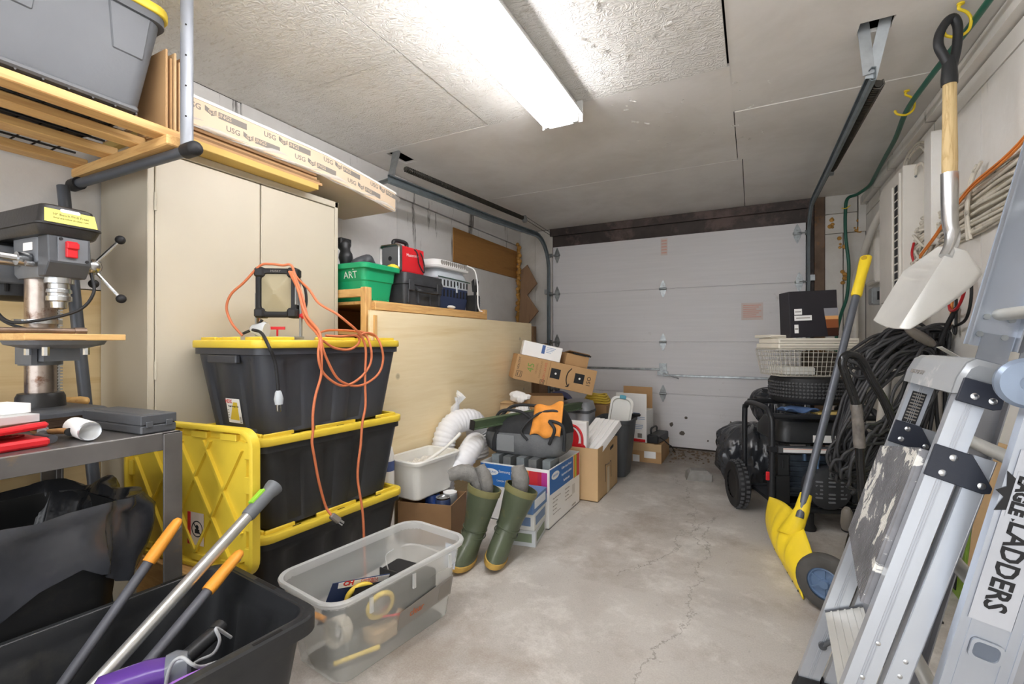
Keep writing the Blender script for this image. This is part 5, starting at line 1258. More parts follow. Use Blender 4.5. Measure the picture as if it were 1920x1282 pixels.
# a stack of offcuts they stand on, behind the plywood
b = MB(); b.bx(-2.36, -2.02, 4.57, 4.80, 0.0, 1.044); tag(b.build('lumber_offcut', M_brownwood, bevel=0.004), 'upright brown lumber offcut behind the cartons in the far corner', 'lumber')
b = MB(); b.bx(-2.36, -2.14, 4.665, 4.76, 1.045, 1.234); tag(b.build('lumber_offcut', M_brownwood, bevel=0.004), 'short brown lumber block under the zigzag stringer in the corner', 'lumber')
# ------------------------------------------------------------------ open cartons on the floor
def carton(name, label, x0, x1, y0, y1, h, m, open_top=True, flaps=(), rz=0, z=0, group=None, fill=None, inner=None):
    cx, cy = (x0+x1)/2, (y0+y1)/2; w, l = x1-x0, y1-y0
    t = thing(name, label, 'box', (cx, cy, z), rz, group)
    b = MB(); th = 0.005
    if open_top:
        b.bx(-w/2, w/2, -l/2, l/2, 0, th)
        b.bx(-w/2, -w/2+th, -l/2, l/2, 0, h); b.bx(w/2-th, w/2, -l/2, l/2, 0, h)
        b.bx(-w/2+th, w/2-th, -l/2, -l/2+th, 0, h); b.bx(-w/2+th, w/2-th, l/2-th, l/2, 0, h)
    else: b.bx(-w/2, w/2, -l/2, l/2, 0, h)
    b.build('carton_body', m, t)
    for side, ln, ang in flaps:
        b = MB()
        if side == '-y': F = frame((0, -l/2, h), (1, 0, 0), (0, -math.sin(R(ang)), math.cos(R(ang)))); ww = w
        if side == '+y': F = frame((0, l/2, h), (1, 0, 0), (0, math.sin(R(ang)), math.cos(R(ang)))); ww = w
        if side == '-x': F = frame((-w/2, 0, h), (0, 1, 0), (-math.sin(R(ang)), 0, math.cos(R(ang)))); ww = l
        if side == '+x': F = frame((w/2, 0, h), (0, 1, 0), (math.sin(R(ang)), 0, math.cos(R(ang)))); ww = l
        b.M = F; b.bx(-ww/2 + 0.003, ww/2 - 0.003, 0.001, ln, -0.002, 0.002); b.build('flap', m if inner is None else inner, t)
    if fill is not None:
        b = MB(); b.bx(-w/2+0.012, w/2-0.012, -l/2+0.012, l/2-0.012, 0.006, fill); 
    return t
# white printed monitor box
wb_ = carton('monitor_box', 'white open carton with blue header and colour stripes holding grey parts', -1.47, -1.02, 2.44, 2.965, 0.335, M_paper)
M_sblue = flat('print_blue', '2f6fb8', 0.5)
MF = frame((0, -0.2628, 0), (1, 0, 0), (0, 0, 1))          # front face (-y)
MS = frame((0.2253, 0, 0), (0, 1, 0), (0, 0, 1))           # right face (+x)
def patch(F, x0, x1, z0, z1, m, par, nm='print_panel', up=0.0):
    b = MB(F @ TR(z=up)); b.prism([(x0, z0), (x1, z0), (x1, z1), (x0, z1)], 0.0006); return b.build(nm, m, par)
pn = patch(MF, -0.224, 0.045, 0.20, 0.328, M_sblue, wb_)
patch(MF, -0.13, -0.09, 0.165, 0.185, M_sblue, wb_)
cols = [flat('stripe_lime', 'b9cb3c', 0.5), flat('stripe_orange', 'e8923a', 0.5), flat('stripe_red', 'd3343c', 0.5), flat('stripe_crimson', 'c12b46', 0.5), flat('stripe_magenta', 'b63a8c', 0.5)]
for k, (a, c) in enumerate(((0.060, 0.088), (0.088, 0.10), (0.10, 0.155), (0.155, 0.18), (0.18, 0.215))): patch(MF, a, c, 0.205, 0.318, cols[k], wb_, 'print_stripe')
M_oval = M_paper
def oval(F, cx, cz, w, h, m, par, up):
    b = MB(F @ TR(cx, cz, up)); b.prism([(w*math.cos(2*math.pi*i/24), h*math.sin(2*math.pi*i/24)) for i in range(24)], 0.0006); return b.build('print_oval', m, par)
oval(MF, -0.155, 0.282, 0.055, 0.020, M_oval, pn, 0.0007); text('SAMSUNG', 0.018, MF @ TR(-0.155, 0.282, 0.0014), M_sblue, pn)
text('Samsung Color', 0.022, MF @ TR(-0.03, 0.29, 0.0009), M_oval, pn); text('LaserJet Printer', 0.016, MF @ TR(-0.06, 0.235, 0.0009), M_oval, pn)
ps = patch(MS, -0.25, 0.135, 0.19, 0.33, M_sblue, wb_)
for k, (a, c) in enumerate(((0.145, 0.17), (0.17, 0.20), (0.20, 0.255))): patch(MS, a, c, 0.185, 0.33, [cols[1], cols[0], cols[2]][k], wb_, 'print_stripe')
oval(MS, -0.165, 0.285, 0.06, 0.022, M_oval, ps, 0.0007); text('SAMSUNG', 0.018, MS @ TR(-0.165, 0.285, 0.0014), M_sblue, ps)
for k in range(3): text(('Color Laser Printer', 'Imprimante couleur', 'Farbdrucker')[k], 0.022, MS @ TR(0.02, 0.30 - 0.04*k, 0.0009), M_oval, ps)
for k in range(9): text('lorem'[0:0] + ('- 16 ppm colour, 4 ppm mono', '- USB 2.0  256 MB', '- duplex printing', '- 600 x 600 dpi')[k % 4], 0.0105, MS @ TR(-0.21 + (0.2 if k > 4 else 0), 0.155 - 0.022*(k % 5), 0.0003), M_usgi, wb_, align='LEFT', name='small_print')
patch(MS, 0.12, 0.17, 0.09, 0.15, flat('label_grey2', 'd4d2ce', 0.6), wb_); 
text('SAMSUNG', 0.016, MS @ TR(0.15, 0.02, 0.0003), M_usgi, wb_); text('recycle', 0.014, MF @ TR(0.12, 0.02, 0.0003), M_usgi, wb_)
for k in range(5):
    b = MB(); b.box(-0.16 + 0.085*k, -0.12, 0.19, 0.05, 0.14 + 0.02*(k % 2), 0.34)
    o = b.build('metal_bracket', M_galv if k % 2 else mat('grey_primed_steel', '8f979b', 0.45, 0.4, 0.2, 10, 0.1)); o.location = (-1.245, 2.70, 0.006 + 0.0)
    for v in o.data.vertices: v.co.z = max(v.co.z, 0.0) 
    tag(o, ('grey metal bracket in the white printed carton, %s' % ('leftmost', 'second from the left', 'middle one', 'second from the right', 'rightmost')[k]), 'bracket', 'metal brackets in the white carton')

# the tool bag on top
tgb = thing('tool_bag', 'black grey and orange canvas tool bag slumped on the white carton', 'bag', (-1.262, 2.70, 0.368))
M_canvas = mat('grey_canvas', '6b6d6f', 0.75, 0, 0.12, 20, 0.25, 120); M_bkcan = mat('black_canvas', '2c2d2f', 0.75, 0, 0.2, 20, 0.25, 120); M_orcan = mat('orange_canvas', 'e0913a', 0.7, 0, 0.1, 20, 0.2, 120)
def bagring(z, w, l, wob, seed, r=0.09, tilt=0.0):
    out = []
    for i, (x, y) in enumerate(rr_ring(w, l, r, 8)):
        k = 1 + wob*mnoise.noise(Vector((x*9, y*9, seed)))
        out.append((x*k, y*k, z + tilt*x + 0.25*wob*mnoise.noise(Vector((x*7 + 3, y*7, seed + 5)))))
    return out
b = MB(); b.loft([bagring(0.0, 0.47, 0.26, 0.02, 1), bagring(0.03, 0.52, 0.30, 0.03, 1.2), bagring(0.09, 0.54, 0.31, 0.04, 1.5), bagring(0.135, 0.53, 0.29, 0.05, 2, tilt=0.02)]); b.build('lower_panel', M_canvas, tgb, smooth=50)
b = MB(); b.loft([bagring(0.13, 0.535, 0.295, 0.05, 2, tilt=0.02), bagring(0.18, 0.50, 0.25, 0.07, 2.5, tilt=0.10), bagring(0.225, 0.47, 0.19, 0.10, 3, tilt=0.18), bagring(0.24, 0.44, 0.15, 0.1, 3.3, tilt=0.2), bagring(0.215, 0.40, 0.12, 0.1, 3.6, tilt=0.18), bagring(0.16, 0.38, 0.12, 0.1, 4, tilt=0.05)], False, True); b.build('upper_panel', M_bkcan, tgb, smooth=50)
b = MB()
def orp(u, v):
    x = 0.075 + 0.190*u; zt = 0.135 + 0.15*v + 0.18*x*v; y = -0.153 + 0.075*v + 0.012*math.sin(u*7 + v*3) - 0.006
    return (x, y, zt + 0.01*math.sin(u*9))
b.grid(orp, 14, 8); b.build('orange_pocket', M_orcan, tgb, smooth=60, thick=0.006)
b = MB(); b.tube([(0.06, -0.155, 0.10), (0.02, -0.16, 0.16), (0.10, -0.12, 0.25), (0.19, -0.10, 0.28), (0.25, -0.09, 0.27)], 0.008, 8); b.build('zip_edge', M_bkcan, tgb, smooth=60)
for pts in ([(-0.20, -0.11, 0.19), (-0.12, -0.14, 0.265), (0.0, -0.13, 0.265), (0.06, -0.10, 0.22)], [(-0.22, 0.02, 0.20), (-0.14, 0.05, 0.27), (0.02, 0.05, 0.28), (0.1, 0.02, 0.25)], [(0.20, -0.155, 0.09), (0.24, -0.17, 0.18), (0.20, -0.15, 0.225), (0.275, -0.12, 0.19), (0.28, -0.12, 0.05)]):
    b = MB(); b.tube(pts, 0.010, 8); b.build('strap', M_bkcan, tgb, smooth=60)
b = MB(); b.tube([(-0.17, -0.157, 0.02), (-0.168, -0.163, 0.08), (-0.15, -0.15, 0.14)], 0.012, 6); b.build('strap', M_bkcan, tgb, smooth=60)
b = MB(); b.box(-0.09, -0.158, 0.07, 0.12, 0.006, 0.10); b.build('front_patch', mat('pale_grey_patch', '86898b', 0.6), tgb, bevel=0.002)
lv = thing('straightedge', 'long dark green straightedge poking out through the tool bag', 'straightedge', (-1.30, 3.05, 0.6))
A = V(-1.452, 2.32, 0.575); B = V(-1.205, 3.54, 0.558)
F = frame(A, B - A, None, V(0.1, -0.2, 1)); b = MB(F)
L_ = (B - A).length
b.bx(0, L_, -0.006, 0.006, -0.025, 0.025); b.bx(0, L_, -0.016, 0.016, 0.020, 0.027); b.bx(0, L_, -0.016, 0.016, -0.027, -0.020); b.build('bar', mat('dark_green_paint', '56694f', 0.45, 0, 0.1, 10, 0.05), lv, world=True)
b = MB(F); b.bx(-0.004, 0.0, -0.018, 0.018, -0.029, 0.029); b.build('end_cap', M_ink, lv, world=True)

# brown carton with tins, white tub on top
bb = carton('brown_carton', 'open brown carton of tins under the white plastic tub', -1.705, -1.405, 1.96, 2.20, 0.215, M_cardd, rz=14)
for k, (x, y, m1, lab) in enumerate(((-1.475, 2.06, M_navyp, 'navy blue tin in the brown carton'), (-1.49, 2.148, M_galv, 'silver tin with white lid in the brown carton'), (-1.575, 2.10, M_blue, 'bright blue tin behind the others in the brown carton'))):
    t = thing('paint_tin', lab, 'tin', (x, y, 0.008)); b = MB(); b.lathe([(0.038, 0), (0.04, 0.004), (0.04, 0.21), (0.037, 0.214)], 20); b.build('tin_body', m1, t, smooth=40)
    b = MB(); b.lathe([(0.037, 0.214), (0.039, 0.222), (0.030, 0.222), (0.028, 0.217), (0.001, 0.217)], 20); b.build('tin_lid', M_paper if k == 1 else M_steel, t, smooth=40)
M_tub = mat('white_tub_plastic', 'e4e3dd', 0.4, 0, 0.03, 5, 0.03)
tub = thing('white_tub', 'white plastic tub of granules with a white brush on the brown carton', 'tub', (-1.617, 2.078, 0.232), -4)
b = MB(); b.loft([rgz(0.16, 0.28, 0.03, 0.0), rgz(0.175, 0.295, 0.035, 0.008), rgz(0.215, 0.345, 0.035, 0.185), rgz(0.24, 0.37, 0.04, 0.19), rgz(0.245, 0.375, 0.04, 0.205), rgz(0.235, 0.365, 0.04, 0.212), rgz(0.21, 0.34, 0.035, 0.208), rgz(0.168, 0.288, 0.03, 0.014)]); b.build('tub_body', M_tub, tub, smooth=35)
b = MB(); b.grid(lambda u, v: (-0.096 + 0.192*u, -0.158 + 0.316*v, 0.160 + 0.014*mnoise.noise(Vector((u*9, v*9, 0))) + 0.003*mnoise.noise(Vector((u*60, v*60, 3)))), 40, 60); o = b.build('granules', mat('white_granules', 'dcd7cc', 0.8, 0, 0.25, 90, 0.5, 150), tub, smooth=30); o['kind'] = 'stuff'
br = thing('scrub_brush', 'white long-handled scrub brush lying in the tub of granules', 'brush', (-1.56, 2.14, 0.40))
b = MB(); b.tube([(-0.03, -0.10, 0.0), (0.02, 0.0, 0.055), (0.045, 0.08, 0.10), (0.055, 0.13, 0.13)], lambda q: 0.008 + 0.006*abs(q - 0.5), 8); b.build('handle', M_tub, br, smooth=60)
b = MB(); b.box(-0.035, -0.13, 0.0, 0.045, 0.08, 0.016, None); b.build('brush_head', M_tub, br, bevel=0.005)
jb = thing('white_jug', 'white rounded plastic bottle behind the totes beside the tub', 'bottle', (-1.675, 1.847, 0))
b = MB(); b.lathe([(0.036, 0), (0.038, 0.01), (0.038, 0.44), (0.036, 0.48), (0.028, 0.515), (0.015, 0.535), (0.012, 0.56)], 20); b.build('bottle_body', M_paper, jb, smooth=50)
b = MB(); b.lathe([(0.0388, 0.40), (0.0388, 0.45)], 20, cap=False); b.build('label', flat('label_blue_gold', '4a5a8c', 0.5), jb)
b = MB(); b.lathe([(0.015, 0.56), (0.015, 0.585), (0.012, 0.59)], 14); b.build('cap', M_paper, jb, smooth=40)

# white corrugated duct hose
M_duct = mat('white_duct', 'e6e6e8', 0.5, 0, 0.03, 12, 0.05)
def duct(label, pts, r, pitch, nm='duct_hose', m=M_duct, cat='duct hose'):
    t = thing(nm, label, cat, pts[0])
    P_ = catmull(pts, 14); ln = sum((P_[i+1]-P_[i]).length for i in range(len(P_)-1)); n = int(ln/pitch*3)
    b = MB(); cnt = [0]
    # resample evenly, alternating ridge and groove radii
    S = [0]; 
    for i in range(len(P_)-1): S.append(S[-1] + (P_[i+1]-P_[i]).length)
    Q = []; j = 0
    for k in range(n+1):
        s = ln*k/n
        while j < len(S)-2 and S[j+1] < s: j += 1
        f = (s - S[j])/max(1e-9, S[j+1]-S[j]); Q.append(P_[j].lerp(P_[j+1], f))
    rr_ = [r*(1.0 if k % 3 == 0 else 0.90 if k % 3 == 1 else 0.93) for k in range(n+1)]
    b.tube(Q, rr_, 24, k=1, cap=False); b.build('duct_wall', m, t, world=True, smooth=70, thick=0.002)
    return t
d1 = duct('white corrugated duct hose arching up behind the tub', [(-1.672, 2.335, 0.10), (-1.672, 2.335, 0.36), (-1.67, 2.36, 0.49), (-1.65, 2.44, 0.555), (-1.61, 2.56, 0.555), (-1.62, 2.64, 0.48), (-1.63, 2.68, 0.30)], 0.072, 0.024)
d2 = duct('white corrugated duct hose lying with its open end by the brown carton', [(-1.528, 2.235, 0.305), (-1.50, 2.30, 0.37), (-1.50, 2.40, 0.435), (-1.54, 2.50, 0.43)], 0.064, 0.024)
t = thing('white_plastic_bag', 'knotted white plastic bag sticking up behind the duct hose', 'bag', (-1.692, 2.53, 0.635))
b = MB()
for k in range(5):
    a = -0.3 + 0.18*k
    b.loft([[(0.008*math.cos(q) , 0.01*k - 0.02 + 0.03*math.sin(q)*w, z) for q in (0, 1.57, 3.14, 4.71)] for z, w in ((-0.06, 1.6), (0.018, 0.5), (0.055 + 0.010*k, 1.5))], M=TR(rx=math.degrees(a)*1.2, rz=20*k))
b.build('bag_knot', mat('white_film', 'e9eaec', 0.3, 0, 0.03, 20, 0.3), t, smooth=30)

# rubber boots with felt liners
M_boot = mat('olive_rubber', '525a46', 0.35, 0, 0.12, 5, 0.05, 40, dirt='716b48', dirt_amt=0.6, dirt_scale=5)
M_sole = mat('muddy_yellow_sole', 'bd9a4e', 0.6, 0, 0.25, 12, 0.2)
M_felt = mat('grey_felt', '7d7b77', 0.95, 0, 0.15, 30, 0.9, 90)
def boot(label, M):
    t = thing('rubber_boot', label, 'boot', M=M, group='olive rubber boots')
    def ring(z, cx, cy, w, l, n=20): return [(cx + 1.10*w*math.cos(2*math.pi*i/n), cy + l*math.sin(2*math.pi*i/n), z) for i in range(n)]
    # toe towards -y
    b = MB(); b.loft([ring(0.022, 0, -0.065, 0.046, 0.115), ring(0.05, 0, -0.06, 0.048, 0.11), ring(0.085, 0, -0.04, 0.047, 0.092), ring(0.115, 0, -0.012, 0.048, 0.072), ring(0.14, 0, 0.0, 0.050, 0.062), ring(0.20, 0, 0.002, 0.056, 0.066), ring(0.29, 0, -0.004, 0.068, 0.076), ring(0.352, 0, -0.006, 0.074, 0.080), ring(0.352, 0, -0.006, 0.070, 0.076), ring(0.24, 0, 0, 0.056, 0.066)], True, True)
    b.build('boot_shaft', M_boot, t, smooth=60)
    b = MB(); b.loft([ring(0.0, 0, -0.065, 0.047, 0.118), ring(0.012, 0, -0.065, 0.050, 0.122), ring(0.024, 0, -0.065, 0.050, 0.122), ring(0.026, 0, -0.065, 0.045, 0.112)]); b.build('sole', M_sole, t, smooth=40)
    b = MB(); b.loft([ring(0.325, 0, -0.005, 0.0745, 0.0805), ring(0.34, 0, -0.006, 0.0765, 0.0825), ring(0.356, 0, -0.006, 0.0765, 0.0825), ring(0.357, 0, -0.006, 0.070, 0.076)], False, False); b.build('top_band', mat('olive_band', '77734b', 0.5), t, smooth=40)
    for z, k in ((0.125, 0.0635), (0.155, 0.0525)):
        b = MB(); b.tube([( (0.0585)*math.cos(2*math.pi*i/16), -0.005 + (k+0.006)*math.sin(2*math.pi*i/16), z + 0.006*math.sin(2*math.pi*i/16)) for i in range(16)], 0.003, 6, True, 2); b.build('ankle_ridge', M_boot, t, smooth=60)
    return t
b1 = boot('left olive rubber boot leaning beside the printed carton', Matrix.Translation((-1.235, 1.93, 0.006)) @ Euler((R(-5), R(13), R(12))).to_matrix().to_4x4())
b2 = boot('right olive rubber boot leaning with its top tipped right', Matrix.Translation((-1.115, 2.015, 0.008)) @ Euler((R(-6), R(19), R(16))).to_matrix().to_4x4())
def liner(par, label, pts, w):
    t = thing('felt_liner', label, 'boot liner', pts[0], group='grey felt boot liners')
    b = MB(); P_ = catmull(pts, 5)
    b.tube(pts, lambda q: w*(0.75 + 0.35*math.sin(q*3.0)), 12)
    for i, v in enumerate(b.v): b.v[i] = tuple(Vector(v) + Vector((1, 1, 0.6))*0.006*mnoise.noise(Vector(v)*45))
    b.build('felt', M_felt, t, world=True, smooth=60)
    return t
W1 = wm(b1); W2 = wm(b2)
p1 = W1 @ V(0.02, 0, 0.33); p1b = W1 @ V(-0.03, 0.0, 0.33); p2 = W2 @ V(0, 0, 0.33)
liner(b1, 'grey felt liner flopping left out of the left boot', [tuple(p1b + V(0, 0, -0.03)), tuple(p1b + V(-0.02, 0.01, 0.05)), tuple(p1b + V(-0.07, -0.02, 0.085)), tuple(p1b + V(-0.13, -0.06, 0.07))], 0.036)
liner(b1, 'grey felt liner folded upright in the left boot', [tuple(p1 + V(0, 0, -0.03)), tuple(p1 + V(-0.01, 0, 0.06)), tuple(p1 + V(-0.04, -0.01, 0.13))], 0.030)
liner(b2, 'grey felt liner standing up out of the right boot', [tuple(p2 + V(0, 0, -0.03)), tuple(p2 + V(0.0, 0.0, 0.06)), tuple(p2 + V(-0.015, 0.0, 0.125))], 0.040)
# small picture boxes stacked behind the boots
for k, (z, c, lab) in enumerate(((0.0, 'c9cdd0', 'lowest pale picture box stacked behind the boots'), (0.085, 'd7d8d4', 'middle pale picture box stacked behind the boots'), (0.17, '5d7fb0', 'blue printed box on top of the stack behind the boots'))):
    t = thing('picture_box', lab, 'box', (-1.09, 2.29, z), 10 - 3*k, 'picture boxes behind the boots')
    b = MB(); b.box(0, 0, 0.0415, 0.16, 0.22, 0.083); b.build('box_body', flat('picture_box_%d' % k, c, 0.5), t, bevel=0.002)
    b = MB(); b.box(0.0805, 0, 0.045, 0.001, 0.17, 0.045); b.build('picture', flat('picture_print_%d' % k, ('7d8a72', '6f86a8', 'dfe4ea')[k], 0.5), t)
    b = MB(); b.box(-0.0, -0.1105, 0.045, 0.12, 0.001, 0.045); b.build('picture', flat('picture_print_%d' % k, 'aaaaaa', 0.5), t)

# tall brown carton with long white packets
bx2 = carton('brown_carton', 'tall plain brown carton filled with long white packets', -1.34, -0.905, 3.0, 3.50, 0.352, M_card2)
b = MB(frame((0.2180, 0.09, 0.30), (0, 1, 0.12), (0, -0.12, 1))); b.prism([(x, y) for x, y in rr_ring(0.09, 0.022, 0.01)], 0.0008); b.build('hand_hole', M_ink, bx2)
b = MB(frame((0.2180, 0.0, 0.15), (0, 1, 0), (0, 0, 1)))
for x0, x1, z0, z1 in ((-.075, -.068, -.06, .06), (.068, .075, -.06, .06), (-.075, -.05, .053, .06), (.05, .075, .053, .06)): b.prism([(x0, z0), (x1, z0), (x1, z1), (x0, z1)], 0.0006)
b.build('print_bracket', M_ink, bx2, stuff=True)
b = MB(frame((0.2180, 0.0, 0.09), (0, 1, 0), (0, 0, 1))); b.prism([(-.03, -.09), (.03, -.09), (.03, .09), (-.03, .09)], 0.0006); b.build('packing_tape', mat('pale_tape', 'd3c3a4', 0.3), bx2)
text('FRAGILE', 0.02, frame((0.2186, 0.0, 0.20), (0, 1, 0), (0, 0, 1)), M_usgi, bx2)
for k in range(5):
    t = thing('white_packet', 'long white packet in the tall brown carton, %s' % ('leftmost', 'second from the left', 'middle of the row', 'second from the right', 'rightmost')[k], 'packet', M=TR(-1.062 + 0.040*k, 3.285 - 0.012*k, 0.392, 25, -6, -14), group='white packets in the brown carton')
    b = MB(); b.box(0, 0, 0, 0.04, 0.36, 0.05); b.build('packet_body', M_paper, t, bevel=0.003)
    b = MB(); b.box(0, -0.181, 0, 0.032, 0.002, 0.04); b.build('end_flap', mat('off_white_paper', 'dddbd6', 0.6), t)
rb = thing('toy_box', 'white boxed toy with red face and red headband print', 'box', (-1.10, 3.045, 0.36), -2)
b = MB(); b.bx(-0.12, 0.11, -0.015, 0.03, -0.05, 0.16); b.build('box_body', M_paper, rb, bevel=0.002)
RF = frame((0.0, -0.0158, 0.05), (1, 0, 0), (0, 0, 1))
b = MB(RF); b.prism([(-0.02 + 0.075*math.cos(R(a)), -0.01 + 0.08*math.sin(R(a))) for a in range(0, 360, 15)], 0.0006); b.build('print_disc', M_red, rb)
b = MB(RF @ TR(z=0.0007)); b.prism([(-0.035 + 0.045*math.cos(R(a)), -0.015 + 0.052*math.sin(R(a))) for a in range(0, 360, 15)], 0.0006); b.build('print_disc', M_paper, rb)
b = MB(RF @ TR(z=0.0014)); b.prism([(-0.05 + 0.022*math.cos(R(a)), -0.02 + 0.018*math.sin(R(a))) for a in range(0, 360, 20)], 0.0006); b.build('print_disc', M_red, rb)
b = MB(RF @ TR(z=0.001)); b.tube([(-0.03, 0.09, 0), (0.04, 0.07, 0), (0.075, 0.02, 0), (0.08, -0.05, 0)], 0.009, 6); b.build('print_band', M_red, rb)
b = MB(RF @ TR(z=0.001)); b.prism([(0.065 + 0.04*math.cos(R(a)), -0.065 + 0.028*math.sin(R(a))) for a in range(0, 360, 20)], 0.0008); b.build('print_pad', M_red, rb)

# grey waste bin with a white tray in it, grey tub, blue backpack, yellow hose
wbn = thing('waste_bin', 'dark grey plastic waste bin beside the tall brown carton', 'bin', (-0.985, 3.76, 0))
b = MB(); b.loft([rgz(0.20, 0.24, 0.05, 0), rgz(0.28, 0.34, 0.07, 0.42), rgz(0.30, 0.36, 0.08, 0.425), rgz(0.305, 0.365, 0.08, 0.448), rgz(0.29, 0.35, 0.075, 0.452), rgz(0.27, 0.33, 0.07, 0.42), rgz(0.19, 0.23, 0.05, 0.01)]); b.build('bin_body', mat('dark_grey_bin', '4b4d50', 0.5, 0, 0.08, 6, 0.05), wbn, smooth=40)
b = MB(); b.lathe([(0.035, 0), (0.04, 0.012), (0.03, 0.02)], 14, TR(0.14, 0.10, 0.455)); b.build('rim_cup', M_ink, wbn, smooth=40)
tr2 = thing('white_tray', 'white plastic tray standing upright in the dark grey waste bin', 'tray', M=TR(-0.995, 3.75, 0.19, 0, 0, 0) @ frame((0, 0, 0), (0.95, 0.25, -0.16), (0.17, 0.1, 1)))
b = MB(); b.loft([[(x, y + 0.2, z) for x, y in rr_ring(w, l, 0.05, 6)] for w, l, z in ((0.175, 0.46, 0.0), (0.18, 0.465, 0.025), (0.15, 0.435, 0.028), (0.14, 0.42, 0.008))]); b.build('tray_body', M_tub, tr2, smooth=40)
b = MB(); b.box(0.0, 0.43, 0.02, 0.05, 0.03, 0.03); b.build('clip', mat('teal_clip', '4f9fb4', 0.4), tr2, bevel=0.004)
gtb = thing('grey_tub', 'translucent grey storage tub standing on end beside the white tray', 'tub', (-1.275, 3.68, 0))
b = MB(); b.loft([rgz(0.22, 0.20, 0.04, 0), rgz(0.24, 0.22, 0.04, 0.52), rgz(0.22, 0.20, 0.06, 0.575), rgz(0.16, 0.14, 0.05, 0.585)]); b.build('tub_body', mat('grey_translucent', 'a8abb1', 0.35, 0, 0.04, 5, 0.03), gtb, smooth=40)
b = MB(); b.loft([rgz(0.25, 0.23, 0.04, 0.49), rgz(0.25, 0.23, 0.04, 0.51)]); b.build('rim', M_gry, gtb)
bp = thing('backpack', 'blue-violet arched backpack standing behind the tool bag', 'backpack', (-1.53, 3.90, 0), 20)
M_vio = mat('violet_canvas', '5d6390', 0.7, 0, 0.1, 20, 0.2)
b = MB(frame((0, 0, 0), (1, 0, 0), (0, 0, 1)))
def arch(w, h, d, z0=0.0): return [(-w, z0, d), (w, z0, d)] + [(w*math.cos(R(a)), h - w + w*math.sin(R(a)), d) for a in range(0, 181, 15)]
b.loft([arch(0.12, 0.60, -0.10), arch(0.135, 0.62, -0.06), arch(0.135, 0.62, 0.06), arch(0.115, 0.59, 0.10)]); b.build('pack_body', M_vio, bp, smooth=40)
b = MB(frame((0, 0, 0), (1, 0, 0), (0, 0, 1))); b.loft([arch(0.10, 0.55, 0.10), arch(0.09, 0.53, 0.125)]); b.build('front_pocket', M_canvas, bp, smooth=40)
b = MB(frame((0, -0.108, 0.0), (1, 0, 0), (0, 0, 1))); b.tube([(-0.11, 0.1, 0), (-0.11, 0.45, 0), (-0.07, 0.555, 0), (0, 0.58, 0), (0.07, 0.555, 0), (0.11, 0.45, 0), (0.11, 0.1, 0)], 0.009, 6); b.build('zip_edge', M_bkcan, bp, smooth=60)
ob = carton('brown_carton', 'closed brown carton hidden under the yellow hose coil', -1.40, -1.135, 4.02, 4.36, 0.50, M_card, open_top=False)
yh = thing('yellow_hose', 'coil of yellow hose lying on a carton behind the grey tub', 'hose', (-1.265, 4.17, 0.502))
for k in range(4):
    b = MB(); r_ = 0.12 - 0.012*k
    b.tube([(r_*math.cos(2*math.pi*i/14), r_*math.sin(2*math.pi*i/14), 0.014 + 0.02*k + 0.006*math.sin(i*1.3)) for i in range(14)], 0.010, 8, True, 3); b.build('coil', M_ylw, yh, smooth=70)
# ------------------------------------------------------------------ heap of cartons against the plywood
bA = carton('brown_carton', 'large brown carton at the bottom of the heap by the plywood', -1.70, -1.345, 3.22, 3.56, 0.49, M_cardd, open_top=False)
t = thing('brown_carton', 'small brown carton under the printed delivery box in the heap', 'box', (-1.495, 3.425, 0.492), 24)
b = MB(); b.box(0, 0, 0.075, 0.34, 0.20, 0.15); b.build('carton_body', M_card, t, bevel=0.002)
text('fragile', 0.03, frame((0.08, -0.1003, 0.05), (1, 0, 0), (0, 0, 1)), M_ink, t); b = MB(); b.box(-0.1, -0.1004, 0.0755, 0.02, 0.0006, 0.149); b.build('packing_tape', M_card2, t)
t = thing('brown_carton', 'flat brown carton at the left foot of the heap beside the plywood', 'box', (-1.68, 3.235, 0.491), 4)
b = MB(); b.box(0, 0, 0.05, 0.11, 0.13, 0.10); b.build('carton_body', M_card2, t, bevel=0.002); b = MB(); b.box(0.0, -0.03, 0.11, 0.10, 0.08, 0.003, TR(rx=6)); b.build('flap', M_card2, t)
t = thing('crumpled_paper', 'crumpled white packing paper wedged under the delivery box', 'paper', (-1.58, 3.20, 0.640))
b = MB(); b.ball((0, 0, 0), 0.062, 12, (1.35, 0.6, 0.7))
for i, v in enumerate(b.v): b.v[i] = tuple(Vector(v)*(1 + 0.5*mnoise.noise(Vector(v)*26)))
b.build('paper_ball', M_paper, t, smooth=25)
duct('short white corrugated duct end standing between the tool bag and the heap', [(-1.57, 3.035, 0.412), (-1.56, 3.04, 0.47), (-1.52, 3.06, 0.525), (-1.44, 3.09, 0.55)], 0.060, 0.014)
b = MB(); b.bx(-1.66, -1.46, 2.972, 3.14, 0.0, 0.40); tag(b.build('brown_carton', M_cardd, bevel=0.002), 'brown carton standing under the short duct end behind the tool bag', 'box')
AM = TR(-1.405, 3.325, 0.727, 0, 12.5, 0)
AM = Matrix.Translation((-1.40, 3.41, 0.812)) @ Euler((0, 0, R(34))).to_matrix().to_4x4() @ Euler((0, R(12.5), 0)).to_matrix().to_4x4()
am = thing('delivery_box', 'printed brown delivery carton with a black smile mark tilted on the heap', 'box', M=AM)
b = MB(); b.box(0, 0, 0, 0.63, 0.26, 0.19); b.build('carton_body', M_card, am, bevel=0.002)
AF = frame((0, -0.1305, 0), (1, 0, 0), (0, 0, 1))
M_pred = flat('carton_red_print', 'b5503c', 0.7); M_pgrn = flat('carton_green_print', '6b9440', 0.7)
b = MB(AF @ TR(0, 0, 0)); b.prism([(-0.055, -0.095), (-0.052, -0.095), (-0.052, 0.095), (-0.055, 0.095)], 0.0008); b.build('carton_seam', M_cardd, am)
